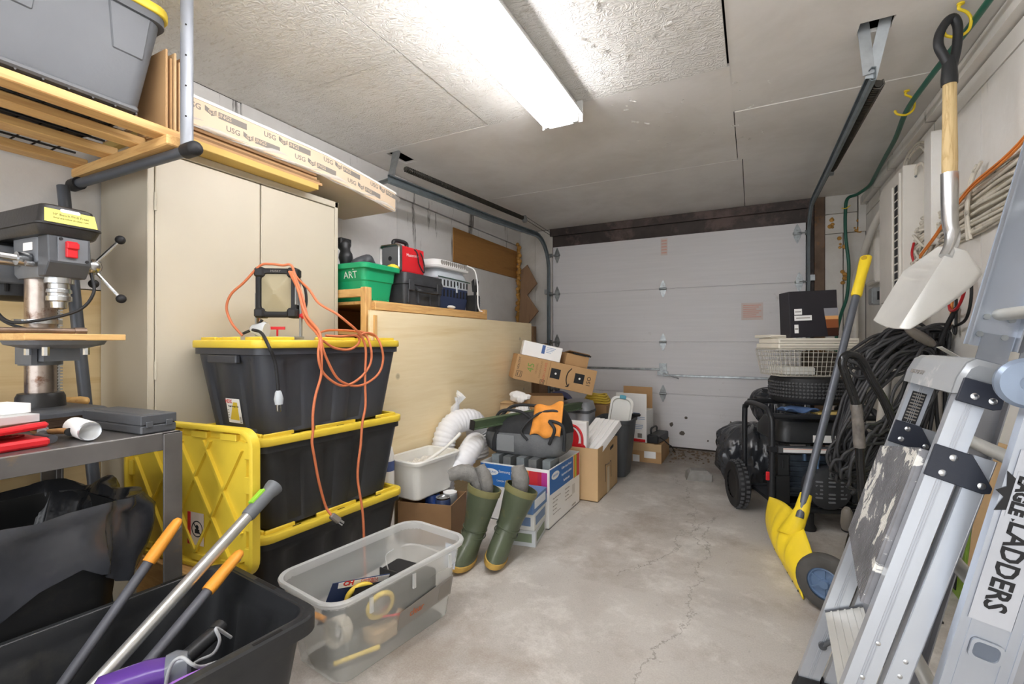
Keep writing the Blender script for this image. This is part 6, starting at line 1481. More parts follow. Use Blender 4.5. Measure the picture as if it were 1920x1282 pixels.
for x in (0.0, 0.19):
    b = MB(AF); b.prism([(x - 0.04 + (0 if x else 0), -0.03), (x + 0.035, -0.03), (x + 0.035, 0.045), (x - 0.04, 0.045)], 0.0008); tp = b.build('tape_print', M_ink, am)
    b = MB(AF @ TR(x, 0.008, 0.0008)); b.prism([(0.008*math.cos(R(a)), 0.008*math.sin(R(a))) for a in range(0, 360, 30)], 0.0004); b.build('tape_dot', M_paper, tp)
b = MB(AF @ TR(z=0.001)); b.tube([(0.115, 0.072, 0), (0.092, 0.035, 0), (0.088, -0.01, 0), (0.098, -0.045, 0), (0.113, -0.066, 0)], 0.0038, 6); b.tube([(0.094, -0.070, 0), (0.113, -0.066, 0), (0.117, -0.045, 0)], 0.003, 6); b.build('smile_mark', M_ink, am, stuff=True)
text('1SO', 0.045, AF @ TR(0.265, -0.0, 0, rz=90), M_ink, am); text('HEALTHY', 0.022, AF @ TR(-0.29, 0.03, 0, rz=90), M_ink, am)
text('FRESH LEAVES', 0.024, AF @ TR(-0.085, 0.0, 0, rz=90), M_pred, am); text('45', 0.07, AF @ TR(-0.195, 0.015, 0, rz=90), M_pgrn, am)
for k in range(2): text(('ORGANIC', 'GARDEN SALAD')[k], 0.018, AF @ TR(-0.15 + 0.03*k, 0.015, 0, rz=90), M_cardd, am)
for x, z, w in ((-0.275, -0.05, 0.045), (-0.09, -0.075, 0.035)):
    b = MB(AF @ TR(x, z, 0))
    for a, c, d, e in ((-w/2, w/2, -w/2, -w/2+.003), (-w/2, w/2, w/2-.003, w/2), (-w/2, -w/2+.003, -w/2, w/2), (w/2-.003, w/2, -w/2, w/2), (-w/4, -w/4+.004, -w/3, w/3), (w/6, w/6+.004, -w/3, w/3)): b.prism([(a, d), (c, d), (c, e), (a, e)], 0.0006)
    b.build('handling_mark', M_ink, am, stuff=True)
WM_ = AM @ TR(-0.125, 0.0, 0.0955)
wbx = thing('white_carton', 'white carton with blue print lying on top of the delivery box', 'box', M=WM_ @ TR(rz=-4))
b = MB(); b.box(0, 0, 0.056, 0.30, 0.20, 0.11); b.build('carton_body', M_paper, wbx, bevel=0.002)
WF = frame((0, -0.1005, 0.055), (1, 0, 0), (0, 0, 1))
M_pblu = flat('carton_blue_print', '47649c', 0.6)
b = MB(WF); b.prism([(-0.005, -.015), (0.02, -.015), (0.02, .05), (-0.005, .05)], 0.0006); b.build('print_block', M_pblu, wbx)
for k in range(4): b = MB(WF); b.prism([(0.03, .035 - k*.012), (0.10 - 0.01*k, .035 - k*.012), (0.10 - 0.01*k, .040 - k*.012), (0.03, .040 - k*.012)], 0.0006); b.build('print_line', flat('pale_blue_print', '9fb0cc', 0.6), wbx)
oc2 = thing('brown_carton', 'small brown carton with a dark torn flap at the top right of the heap', 'box', M=AM @ TR(0.155, 0.03, 0.0955) @ TR(rz=8))
b = MB(); b.box(0, 0, 0.045, 0.19, 0.15, 0.09); b.build('carton_body', M_card, oc2, bevel=0.002)
b = MB(); b.box(0.02, -0.02, 0.10, 0.18, 0.10, 0.006, TR(rx=-10)); b.build('torn_flap', M_cardd, oc2); b = MB(); b.box(0.03, -0.078, 0.098, 0.15, 0.012, 0.012); b.build('dark_edge', M_ink, oc2)

# low carton by the door with a charger and a white printed box
lc = carton('low_carton', 'low brown carton on the floor in front of the overhead door', -0.955, -0.70, 4.20, 4.62, 0.16, M_card, open_top=False)
b = MB(frame((0.03, -0.2103, 0.07), (1, 0, 0), (0, 0, 1))); b.prism([(-.05, -.03), (.05, -.03), (.05, .03), (-.05, .03)], 0.0008); b.build('address_label', M_paper, lc)
b = MB(frame((-0.09, -0.2103, 0.03), (1, 0, 0), (0, 0, 1))); b.prism([(-.03, -.03), (.03, -.03), (.03, .03), (-.03, .03)], 0.0008); b.build('address_label', M_paper, lc)
b = MB(frame((0.0, -0.212, 0.135), (1, 0, 0), (0, 0, 1))); b.prism([(-.127, -.035), (.127, -.035), (.127, .035), (.07, .028), (.05, .035), (-.127, .033)], 0.003); b.build('flap', M_card2, lc)
pbx = thing('printed_box', 'tall white printed carton with open flaps standing on the low carton', 'box', (-0.965, 4.36, 0.161), -6)
b = MB(); b.bx(-0.14, 0.14, -0.10, 0.10, 0, 0.285); b.build('carton_body', M_paper, pbx, bevel=0.002)
b = MB(); b.box(0, -0.10, 0.36, 0.282, 0.004, 0.15, TR(rx=0)); b.build('flap', M_paper, pbx)
b = MB(); b.box(-0.005, 0.10, 0.38, 0.275, 0.004, 0.20); b.build('flap', M_card, pbx)
b = MB(); b.box(-0.14, 0.0, 0.34, 0.004, 0.19, 0.12, None); b.build('flap', M_card, pbx)
PF = frame((0, -0.1012, 0), (1, 0, 0), (0, 0, 1))
b = MB(PF); b.prism([(.02, .004), (.13, .004), (.13, .03), (.02, .03)], 0.0006); b.build('print_band', M_red, pbx)
b = MB(PF); b.prism([(.06, .04), (.10, .04), (.10, .08), (.06, .08)], 0.0006); b.build('print_square', M_usgi, pbx)
for k, (x, z, w) in enumerate(((-.08, .25, .10), (.05, .255, .06), (.08, .22, .09), (.08, .205, .09), (.07, .15, .08), (.07, .135, .08), (.07, .12, .06))):
    b = MB(PF); b.prism([(x-w/2, z), (x+w/2, z), (x+w/2, z+.007), (x-w/2, z+.007)], 0.0006); b.build('print_line', M_pblu if k < 2 else flat('pale_blue_print', '9fb0cc', 0.6), pbx)
b = MB(PF @ TR(-.115, .255, 0)); b.prism([(.014*math.cos(R(a)), .014*math.sin(R(a))) for a in range(0, 360, 30)], 0.0006); b.build('print_dot', M_pblu, pbx)
cg = thing('battery_charger', 'black battery charger with leads on the low carton by the door', 'charger', (-0.765, 4.40, 0.161), -8)
b = MB(); b.bx(-0.045, 0.055, -0.16, 0.14, 0, 0.075); b.build('case', M_blk, cg, bevel=0.008)
b = MB(); b.tube([(-0.03, -0.10, 0.075), (-0.03, -0.09, 0.12), (-0.03, 0.05, 0.12), (-0.03, 0.06, 0.075)], 0.008, 8); b.build('handle', M_blk, cg, smooth=60)
b = MB()
for k in range(4): b.box(-0.046 + 0.0, -0.06 + 0.03*k, 0.04, 0.002, 0.012, 0.04)
b.build('vent_slot', M_ink, cg, stuff=True)
b = MB(); b.tube([(0.055, -0.1, 0.05), (0.10, -0.12, 0.03), (0.105, -0.02, -0.02), (0.11, 0.05, -0.05), (0.115, 0.12, -0.11)], 0.005, 6); b.build('lead', M_blackrub, cg, smooth=60)
st = thing('stone_block', 'broken grey concrete chunk lying on the floor near the door', 'stone', (-0.37, 3.88, 0), 15)
b = MB(); b.loft([[(x + 0.02*mnoise.noise(Vector((x*30, y*30, z*20))), y + 0.02*mnoise.noise(Vector((x*20 + 5, y*30, z))), z) for x, y in rr_ring(w, l, 0.012, 2)] for z, w, l in ((0, 0.18, 0.12), (0.05, 0.17, 0.12), (0.075, 0.13, 0.09))]); b.build('chunk', mat('grey_stone', '8d8a86', 0.85, 0, 0.15, 14, 0.5, 40), st)
dbm = MB(); r3 = random.Random(9)
for i in range(170):
    x = r3.uniform(-0.75, 0.0); y = 4.86 - abs(r3.gauss(0, 0.28)); s_ = r3.uniform(0.004, 0.018)
    if (-0.98 < x < -0.68 and y < 4.65) or (x > -0.34 and y < 4.4): continue
    dbm.box(0, 0, s_*0.3, s_, s_*1.6, s_*0.6, TR(x, y, 0, 0, 0, r3.uniform(0, 180)))
o = dbm.build('dirt_debris', mat('dirt_debris', '6d5c4a', 0.9, 0, 0.3, 30, 0.3)); o['kind'] = 'stuff'; o['label'] = 'scattered dirt and leaf debris along the overhead door sill'; o['category'] = 'debris'
# ------------------------------------------------------------------ black rubbish bags by the door
def bag_blob(name, label, c, rx, ry, h, seed, knot=None):
    t = thing(name, label, 'bag', (c[0], c[1], c[2]), 0)
    nu, nv = 120, 60; rings = []
    for j in range(nv + 1):
        q = j/nv; z = h*(0.5 - 0.5*math.cos(math.pi*q)); w = math.sin(math.pi*min(1, max(0.0, q)))**0.62
        if q < 0.5: w = max(w, 0.72*(1 - abs(q - 0.25)) if q > 0.04 else w)
        r_ = []
        for i in range(nu):
            a = 2*math.pi*i/nu
            n = mnoise.noise(Vector((math.cos(a)*2.2, math.sin(a)*2.2, z*5 + seed)))*0.16 - 0.7*abs(mnoise.noise(Vector((math.cos(a)*5, math.sin(a)*5, z*3.0 + seed*2))))*0.14 + mnoise.noise(Vector((math.cos(a)*12, math.sin(a)*12, z*14 + seed)))*0.05 + abs(mnoise.noise(Vector((math.cos(a)*16 + z*9, math.sin(a)*16, z*5 + seed))))*0.10
            k = w*(0.98 + n)
            r_.append((rx*k*math.cos(a), ry*k*math.sin(a), max(0.002, z + 0.05*h*mnoise.noise(Vector((math.cos(a)*3, math.sin(a)*3, z*6 + seed + 7)))) if 0 < j < nv else z + 0.002))
        rings.append(r_)
    b = MB(); b.loft(rings); b.build('bag_skin', M_bag, t, smooth=60)
    if knot:
        b = MB()
        for k in range(4): b.loft([[(knot[0] + w*math.cos(a + k), knot[1] + w*0.6*math.sin(a), knot[2] + z) for a in (0, 1.6, 3.1, 4.7)] for z, w in ((-0.03, 0.03), (0.02, 0.015), (0.07, 0.04))], M=TR(0, 0, 0, 8*k, -6*k, 0))
        b.build('bag_knot', M_bag, t, smooth=30)
    return t
bag_blob('rubbish_bag', 'large black rubbish bag slumped on the floor by the overhead door', (-0.005, 3.98, 0.0), 0.265, 0.33, 0.44, 2.3)
bag_blob('rubbish_bag', 'smaller black rubbish bag on top, against the generator', (0.16, 3.92, 0.455), 0.17, 0.20, 0.27, 5.1, (-0.06, -0.1, 0.2))

# ------------------------------------------------------------------ portable generator with a tyre and wire basket stacked on it
M_tyre = mat('lightened_tread_rubber', '4a4a4c', 0.7, 0, 0.2, 20, 0.1)  # lighter than the carcass: shading of the tread relief put into the colour
M_frame = mat('black_tube_enamel', '26272a', 0.35, 0.1, 0.15, 12, 0.04, dirt='4a443c', dirt_amt=0.62)
gn = thing('generator', 'black portable generator in a tube frame on the floor at right', 'generator', (0.10, 3.03, 0), 20)
GW, GD = 0.56, 0.42
for x in (0.0, GW):
    b = MB(); b.tube([(x, 0.0, 0.05), (x, 0.0, 0.30), (x, 0.0, 0.58), (x, 0.025, 0.645), (x, 0.09, 0.675), (x, GD - 0.09, 0.675), (x, GD - 0.025, 0.645), (x, GD, 0.58), (x, GD, 0.05)], 0.0165, 12, k=4); b.build('side_frame', M_frame, gn, smooth=50)
for y, z in ((0.02, 0.635), (GD - 0.06, 0.682), (0.0, 0.115), (GD, 0.115)):
    b = MB(); b.cyl((0.0, y, z), (GW, y, z), 0.015, 12); b.build('cross_tube', M_frame, gn, smooth=40)
b = MB(); b.bx(0.02, GW - 0.02, 0.02, GD - 0.02, 0.125, 0.145); b.bx(-0.02, 0.02, -0.022, 0.022, 0.44, 0.47); b.build('deck_plate', M_frame, gn, bevel=0.002)
for x in (0.20, 0.42):
    b = MB(); b.lathe([(0.04, 0.0), (0.042, 0.015), (0.03, 0.035), (0.03, 0.10)], 14, TR(x, 0.02, 0)); b.build('rubber_foot', M_blackrub, gn, smooth=40)
b = MB(); b.loft([rgz(0.46, 0.34, 0.05, 0.475), rgz(0.50, 0.38, 0.06, 0.49), rgz(0.50, 0.38, 0.06, 0.54), rgz(0.44, 0.32, 0.06, 0.60), rgz(0.38, 0.26, 0.05, 0.61)], M=TR(GW/2 + 0.02, GD/2, 0)); tk = b.build('fuel_tank', M_blk, gn, smooth=40)
b = MB(); b.lathe([(0.035, 0.61), (0.035, 0.632), (0.028, 0.638)], 18, TR(0.2, 0.22, 0)); b.build('fuel_cap', M_blk, tk, smooth=40)
b = MB(frame((GW/2 + 0.03, 0.0175, 0.513), (1, 0, 0), (0, 0, 1))); b.prism([(-.085, -.02), (.12, -.02), (.12, .02), (-.085, .02)], 0.002); b.build('warning_label', M_paper, tk)
b = MB(); b.bx(0.035, GW - 0.03, 0.0, 0.035, 0.43, 0.468); cp = b.build('control_panel', M_castd, gn, bevel=0.003)
b = MB(); b.bx(0.06, GW - 0.06, -0.0018, 0.0, 0.436, 0.46); b.build('panel_label', M_paper, cp); b = MB(); b.bx(0.06, GW - 0.06, -0.0024, -0.0018, 0.455, 0.458); b.build('label_stripe', M_ora, cp)
b = MB(); b.bx(0.04, 0.10, 0.02, 0.10, 0.30, 0.42); b.bx(0.062, 0.072, 0.016, 0.02, 0.34, 0.39); b.build('air_filter', M_blk, gn, bevel=0.004)
b = MB(); b.bx(0.14, 0.48, 0.10, 0.36, 0.16, 0.40)
for k in range(7): b.bx(0.13, 0.49, 0.08, 0.38, 0.18 + 0.03*k, 0.187 + 0.03*k)
b.build('engine_block', mat('engine_grey', '5a6470', 0.4, 0.5, 0.3, 16, 0.2), gn)
b = MB(); b.cyl((0.2, 0.06, 0.38), (0.2, 0.06, 0.45), 0.012, 8); b.tube([(0.26, 0.02, 0.42), (0.24, -0.0, 0.36), (0.26, -0.01, 0.32)], 0.008, 8); b.bx(0.33, 0.47, 0.01, 0.09, 0.36, 0.43); b.build('carburettor', mat('blue_grey_metal', '56708f', 0.4, 0.5, 0.2, 20), gn, smooth=40, stuff=True)
RM = frame((0.29, -0.03, 0.245), (1, 0, 0), (0, 0, 1))
b = MB(RM); b.lathe([(0.118, -0.07), (0.118, -0.012), (0.112, 0.004), (0.07, 0.018), (0.001, 0.022)], 32, cap=True); rcv = b.build('recoil_cover', mat('engine_cover_black', '37383b', 0.4, 0, 0.1, 8, 0.05), gn, smooth=50)
for x in (-0.062, 0.0, 0.062):
    for k in range(7):
        z = -0.066 + 0.022*k
        if x and abs(z) > 0.06: continue
        if x == 0 and k in (3,): continue
        b = MB(RM @ TR(x, z, 0.019 if x == 0 else 0.012, 0, 11 if x > 0 else -11 if x < 0 else 0)); b.prism([(xx, yy) for xx, yy in rr_ring(0.036, 0.009, 0.004, 3)], 0.006); b.build('cover_louvre', mat('engine_louvre_grey', '77797d', 0.4), rcv)
b = MB(); b.bx(0.42, 0.47, -0.01, 0.06, 0.16, 0.33); b.build('side_cover', M_blk, gn, bevel=0.01)
b = MB(); b.bx(0.02, 0.10, 0.005, 0.12, 0.146, 0.30); b.build('battery_box', M_ink, gn, bevel=0.004)
b = MB(); b.box(-0.022, -0.0, 0.30, 0.02, 0.012, 0.05); b.build('red_tag', M_red, gn, bevel=0.003)
for x in (-0.065,):
    b = MB(); n = 40
    prof = [(0.085, -0.035), (0.125, -0.04), (0.14, -0.034), (0.145, -0.015), (0.145, 0.015), (0.14, 0.034), (0.125, 0.04), (0.085, 0.035)]
    b.lathe(prof, n, frame((x, GD - 0.06, 0.147), (0, 1, 0), (0, 0, 1)), cap=False)
    wh = b.build('wheel_tyre', M_blackrub, gn, smooth=40)
    b = MB(frame((x, GD - 0.06, 0.147), (0, 1, 0), (0, 0, 1)))
    for i in range(30):
        a = 2*math.pi*i/30
        for s in (-1, 1): b.box(0.1455*math.cos(a + 0.06*s), 0.1455*math.sin(a + 0.06*s), s*0.016, 0.006, 0.016, 0.02, None)
    b.build('tread_block', M_tyre, wh, stuff=True)
    b = MB(frame((x, GD - 0.06, 0.147), (0, 1, 0), (0, 0, 1))); b.lathe([(0.085, -0.03), (0.03, -0.02), (0.03, 0.02), (0.085, 0.03)], 20, cap=True); b.build('wheel_hub', M_ink, wh, smooth=40)
b = MB(); b.cyl((-0.05, GD - 0.06, 0.147), (GW, GD - 0.06, 0.147), 0.01, 10); b.build('axle', M_frame, gn, smooth=40)
# cloth and folded things on the frame
rg_ = thing('blue_cloth', 'folded blue cloth lying on the generator under the tyre', 'cloth', (0.235, 3.17, 0.662), 20)
b = MB(); b.grid(lambda u, v: (-0.09 + 0.18*u, -0.06 + 0.12*v, 0.008 + 0.012*math.sin(u*9 + v*4)), 14, 8); b.build('folded_cloth', mat('blue_cloth', '4b648c', 0.85, 0, 0.1, 20, 0.3), rg_, smooth=60, thick=0.008)
yw = thing('work_glove', 'tan leather work glove lying on the generator tank', 'glove', (0.44, 3.24, 0.652), 20)
b = MB(); b.box(0, 0, 0, 0.13, 0.10, 0.022)
for k in range(4): b.cyl((-0.06 - 0.0, -0.035 + 0.024*k, 0.0), (-0.13, -0.04 + 0.026*k, 0.0), 0.011, 8)
b.build('glove_leather', mat('tan_leather', 'b59c5c', 0.8, 0, 0.15, 20, 0.3), yw, bevel=0.006, smooth=50)

ty = thing('tyre', 'wide black ribbed tyre lying flat on top of the generator frame', 'tyre', (0.30, 3.33, 0.700), 0)
b = MB(); b.lathe([(0.12, 0.0), (0.18, 0.0), (0.20, 0.012), (0.207, 0.03), (0.207, 0.13), (0.20, 0.148), (0.18, 0.158), (0.12, 0.158), (0.115, 0.12), (0.15, 0.08), (0.115, 0.04)], 48, cap=False); b.f.append(()) if False else None
tyb = b.build('tyre_carcass', M_ink, ty, smooth=40)
b = MB()
for i in range(72):
    a = 2*math.pi*i/72
    for z, tw in ((0.045, 25), (0.065, -25), (0.085, 25), (0.105, -25), (0.122, 20)):
        b.box(0, 0, 0, 0.010, 0.013, 0.010, TR(0.208*math.cos(a), 0.208*math.sin(a), z, 0, 0, math.degrees(a)) @ TR(rx=tw))
b.build('tread_block', M_tyre, ty, stuff=True)

bk = thing('wire_basket', 'white wire basket holding foam panels on top of the tyre', 'basket', (0.28, 3.32, 0.862), 22)
M_wire = mat('cream_wire', 'c3beb2', 0.45, 0.2, 0.05, 12, 0)
W0, D0, W1_, D1_, HB = 0.40, 0.27, 0.45, 0.31, 0.155
def bring(t): return [(x, y, HB*t) for x, y in rr_ring(W0 + (W1_-W0)*t, D0 + (D1_-D0)*t, 0.03, 2)]
for t_, r_ in ((0.0, 0.003), (1.0, 0.0042)):
    b = MB(); b.tube(bring(t_), r_, 6, True, 1); b.build('rim_wire', M_wire, bk, smooth=60)
b = MB()
for t_ in (0.18, 0.36, 0.54, 0.72, 0.88): b.tube(bring(t_), 0.0019, 5, True, 1)
o = b.build('hoop_wire', M_wire, bk, smooth=60); o['kind'] = 'stuff'
b = MB()
for k in range(17):
    u = -0.5 + (k + 0.5)/17
    for s in (1, -1): b.cyl((u*W0, s*D0/2, 0), (u*W1_, s*D1_/2, HB), 0.0018, 5)
    b.cyl((u*W0, -D0/2, 0), (u*W0, D0/2, 0), 0.0016, 5)
for k in range(11):
    u = -0.5 + (k + 0.5)/11
    for s in (1, -1): b.cyl((s*W0/2, u*D0, 0), (s*W1_/2, u*D1_, HB), 0.0018, 5)
    b.cyl((-W0/2, u*D0, 0.001), (W0/2, u*D0, 0.001), 0.0016, 5)
o = b.build('upright_wire', M_wire, bk, smooth=60); o['kind'] = 'stuff'
bi = thing('cream_box', 'pale box inside the bottom of the wire basket', 'box', (0.24, 3.31, 0.868), 22); b = MB(); b.box(-0.03, 0, 0.02, 0.17, 0.2, 0.04); b.build('box_body', M_tub, bi, bevel=0.002)
b = MB(); b.box(-0.03, 0, 0.0425, 0.16, 0.19, 0.004); b.build('box_lid', M_tub, bi)
ib = thing('dark_box', 'dark brown box filling the back of the wire basket', 'box', (0.33, 3.36, 0.868), 22); b = MB(); b.box(0.055, 0.02, 0.065, 0.15, 0.16, 0.13); b.build('box_body', mat('dark_brown_box', '4e463d', 0.7), ib, bevel=0.002); b = MB(); b.box(0.055, 0.02, 0.132, 0.14, 0.15, 0.004); b.build('box_lid', M_cardd, ib)
M_foamw = mat('cream_foam', 'ded8ca', 0.8, 0, 0.05, 8, 0.1)
for k, (dx, dz, w, l, h, rz, lab) in enumerate(((0.0, 0.0, 0.43, 0.30, 0.028, 22, 'lower cream foam panel resting on the wire basket rim'), (0.01, 0.030, 0.43, 0.29, 0.030, 20, 'middle cream foam panel stacked on the wire basket'), (-0.165, 0.062, 0.13, 0.22, 0.018, 22, 'small cream foam offcut on the left of the foam stack'))):
    t = thing('foam_panel', lab, 'panel', (0.28 + dx, 3.325, 1.022 + dz), rz, 'foam panels on the wire basket'); b = MB(); b.box(0, 0, h/2, w, l, h, TR(ry=0 if k < 2 else 2)); b.build('panel_sheet', M_foamw, t, bevel=0.003)
    b = MB(); b.box(0, -l/2 - 0.0006, h*0.5, w*0.96, 0.001, h*0.35); b.build('edge_shade_line', mat('foam_shadow_line', 'b9b2a4', 0.8), t)  # darker strip paints a shadow line along the edge, nothing is cut in
cbx = thing('coffee_box', 'black coffee-maker carton with a glass of coffee printed on it', 'box', (0.300, 3.29, 1.0895), 20)
b = MB(); b.box(0, 0, 0.135, 0.262, 0.13, 0.27, TR(ry=-2.0)); b.build('carton_body', mat('black_carton', '26242a', 0.45, 0, 0.05, 6, 0), cbx, bevel=0.002)
CF = frame((0, -0.0657, 0.135), (1, 0, 0.035), (-0.035, 0, 1))
for x, z, w, h in ((-.088, .015, .042, .034), (-.062, -.022, .095, .03), (-.10, -.085, .022, .05)):
    b = MB(CF); b.prism([(x-w/2, z-h/2), (x+w/2, z-h/2), (x+w/2, z+h/2), (x-w/2, z+h/2)], 0.0006); lb2 = b.build('sticker', M_paper, cbx)
    b = MB(CF @ TR(z=0.0006)); b.prism([(x-w*.4, z-h*.08), (x+w*.4, z-h*.08), (x+w*.4, z+h*.08), (x-w*.4, z+h*.08)], 0.0004); b.build('sticker_print', M_usgi, lb2)
for m, x0, x1, z0, z1 in ((flat('coffee_dark', '3a1d12', 0.4), 0.066, 0.128, -.13, -.085), (flat('coffee_brown', '8a4f2c', 0.4), 0.060, 0.129, -.085, -.035), (flat('coffee_foam', 'd9a066', 0.4), 0.056, 0.129, -.035, -.015), (flat('glass_print', '8c8c92', 0.3), 0.052, 0.129, -.015, .03)):
    b = MB(CF); b.prism([(x0 + 0.004, z0), (x1, z0), (x1, z1), (x0, z1)], 0.0006); b.build('print_glass', m, cbx)

# ------------------------------------------------------------------ yellow snow shovel
ss = thing('snow_shovel', 'yellow plastic snow shovel with grey shaft leaning before the generator', 'shovel', (0.16, 2.50, 0))
M_ysh = mat('bright_yellow_plastic', 'edcf2d', 0.4, 0, 0.05, 8, 0.05)
top = V(0.520, 2.955, 1.50); bot = V(0.196, 2.462, 0.30); d = (top - bot).normalized()
b = MB(); b.cyl(bot - d*0.03, top - d*0.10, 0.0165, 16); b.build('shaft', mat('grey_shovel_tube', '5f636b', 0.4, 0.3, 0.1, 14, 0.05, dirt='c9c4bb', dirt_amt=0.7, dirt_scale=10), ss, world=True, smooth=40)
F = frame(top, d, V(1, -0.6, 0))
b = MB(F); b.loft([[(x, (w*math.cos(2*math.pi*i/18)), w2*math.sin(2*math.pi*i/18)) for i in range(18)] for x, w, w2 in ((-0.235, 0.0205, 0.0205), (-0.225, 0.024, 0.023), (-0.12, 0.0225, 0.021), (-0.04, 0.027, 0.019), (-0.008, 0.027, 0.016), (0.0, 0.020, 0.010))]); gp = b.build('grip', M_ysh, ss, world=True, smooth=50)
b = MB(F); sgn = 1 if (F.to_3x3() @ V(0, 0, 1)).y < 0 else -1
b.cyl((-0.022, 0, sgn*0.013), (-0.022, 0, sgn*0.0185), 0.0125, 14); o = b.build('hang_hole', mat('dark_yellow_recess', 'b8961c', 0.5), ss, world=True, smooth=40)
A, B, FT, NT_ = V(0.103, 2.736, 0.006), V(0.187, 2.25, 0.006), V(0.082, 2.81, 0.245), V(0.232, 2.34, 0.15)
SK = V(0.20, 2.475, 0.30)
def blade(u, v):
    lo = A.lerp(B, u); hi = FT.lerp(NT_, u) + V(0.02, 0.0, 0.06)*math.sin(math.pi*u)
    p = lo.lerp(hi, v); p = p + V(-0.055, -0.02, 0)*math.sin(math.pi*v)*(0.5 + 0.5*math.sin(math.pi*u)) + V(0.006, 0, 0)*math.sin(u*math.pi*10)*math.sin(math.pi*v)*(1 if 0.25 < u < 0.75 else 0)
    return tuple(p)
b = MB(); b.grid(blade, 40, 14); b.build('blade', M_ysh, ss, world=True, smooth=60, thick=0.006)
b = MB()
for q in (0.0, 1.0):
    pass
b.loft([[tuple(SK + d*(0.075 - 0.0) + F.to_3x3() @ V(0, 0.024*math.cos(a), 0.024*math.sin(a))) for a in [2*math.pi*i/12 for i in range(12)]], [tuple(SK + d*0.0 + F.to_3x3() @ V(0, 0.03*math.cos(a), 0.03*math.sin(a))) for a in [2*math.pi*i/12 for i in range(12)]], [tuple(V(0.15, 2.50, 0.17) + F.to_3x3() @ V(0, 0.055*math.cos(a), 0.03*math.sin(a))) for a in [2*math.pi*i/12 for i in range(12)]]])
b.build('socket', M_ysh, ss, world=True, smooth=50)
b = MB()
for k in range(6):
    p = A.lerp(B, 0.08 + 0.168*k) + V(-0.008, 0, 0.012); b.ball(p, 0.005, 5)
b.build('rivet', M_castd, ss, world=True, stuff=True)

# ------------------------------------------------------------------ white grain scoop hanging from a yellow hook
gs_ = thing('grain_scoop', 'white aluminium grain scoop shovel hanging by its black grip from the ceiling', 'shovel', (0.665, 2.33, 2.3))
b = MB(); b.loft([[(0.666 + w*math.cos(2*math.pi*i/20), 2.333 + w*math.sin(2*math.pi*i/20), z) for i in range(20)] for z, w in ((2.085, 0.0205), (1.95, 0.021), (1.75, 0.0235), (1.665, 0.0225))]); b.build('shaft', wood('ash_handle', 'd9c08e', 'b99a66', 'z', 0.6, 2.0, 6, False), gs_, world=True, smooth=40)
b = MB(); b.tube([(0.666, 2.333, 1.70), (0.666, 2.333, 1.55), (0.668, 2.331, 1.50), (0.672, 2.326, 1.465), (0.664, 2.315, 1.42), (0.645, 2.302, 1.38)], lambda q: 0.0265 - 0.006*q, 18); b.build('ferrule', mat('polished_alu', 'd8dadc', 0.22, 0.9, 0.05, 10, 0.03), gs_, world=True, smooth=60)
# D-grip
b = MB(); b.tube([(0.664, 2.333, 2.05), (0.664, 2.333, 2.10), (0.650, 2.330, 2.14), (0.632, 2.325, 2.185), (0.634, 2.324, 2.23), (0.655, 2.329, 2.272), (0.676, 2.334, 2.285), (0.690, 2.337, 2.25), (0.688, 2.337, 2.18), (0.678, 2.335, 2.12), (0.668, 2.333, 2.08)], 0.0155, 12); b.lathe([(0.025, 2.035), (0.0255, 2.06), (0.022, 2.11), (0.015, 2.14)], 16, TR(0.665, 2.333, 0)); b.build('grip', M_blk, gs_, world=True, smooth=60)
NK = V(0.659, 2.295, 1.416); TP = V(0.518, 2.324, 1.123); ax = (TP - NK); LN = ax.length; ax.normalize()
rv = V(0.97, -0.23, 0); uv_ = V(0, 0, 1); fv = V(0.23, 0.97, 0.1)
Pv = (rv*0.82 - uv_*0.57)
Wd = (Pv*0.45 - fv*0.89).normalized(); Wd = (Wd - ax*Wd.dot(ax)).normalized(); Nn = ax.cross(Wd).normalized()
if Nn.dot(Pv) < 0: Nn = -Nn        # the side walls stand off this way (away from the viewer's left)
def scoop(u, v):
    # u along the blade, v across: left wall, bottom, right wall
    t = u; w = 0.035 + 0.067*min(1, t*3.0) ; h = 0.13*(1 - 0.80*max(0, (t - 0.25)/0.75)**1.3)*min(1, 0.35 + t*4)
    s = -1 + 2*v; 
    k = 0.62
    if abs(s) <= k: y = s/k*w; z = 0.008*(1 - (s/k)**2) + (0.006*math.sin(t*52) * (1 - abs(s)/k) if 0.10 < t < 0.42 else 0)
    else:
        q = (abs(s) - k)/(1 - k); y = math.copysign(w + 0.018*math.sin(q*1.4), s); z = h*q
    tip = 0.02*(1 - (s)**2)
    return tuple(NK + ax*(LN*t + tip*t) + Wd*(y - w) + Nn*(z - 0.0))
b = MB(); b.grid(scoop, 60, 36); b.build('blade', mat('white_worn_alu', 'd9d8d3', 0.38, 0.25, 0.05, 9, 0.05), gs_, world=True, smooth=55, thick=0.004)

# yellow hooks and the green hose along the ceiling
M_hook = mat('yellow_vinyl', 'e6c92c', 0.4, 0, 0.04, 10, 0)
for k, (x, y, lab) in enumerate(((0.695, 2.345, 'yellow vinyl ceiling hook that carries the grain scoop'), (0.695, 3.03, 'yellow vinyl ceiling hook holding only the green hose'))):
    t = thing('ceiling_hook', lab, 'hook', (x, y, ZC))
    b = MB(); b.tube([(0, -0.02, 0.0), (-0.005, -0.02, -0.02), (0.02, -0.01, -0.035), (0.035, 0.0, -0.06), (0.03, 0.005, -0.095), (0.0, 0.0, -0.115), (-0.035, -0.005, -0.105), (-0.045, -0.005, -0.085)], 0.0055, 8); b.build('hook_rod', M_hook, t, smooth=60)
    b = MB(); b.lathe([(0.012, -0.001), (0.012, -0.006), (0.006, -0.008)], 12, TR(0, -0.02, 0)); b.build('screw_collar', M_hook, t, smooth=40)
gh = thing('garden_hose', 'green garden hose running along the ceiling and down by the door', 'hose', (0.75, 3.0, 2.27))
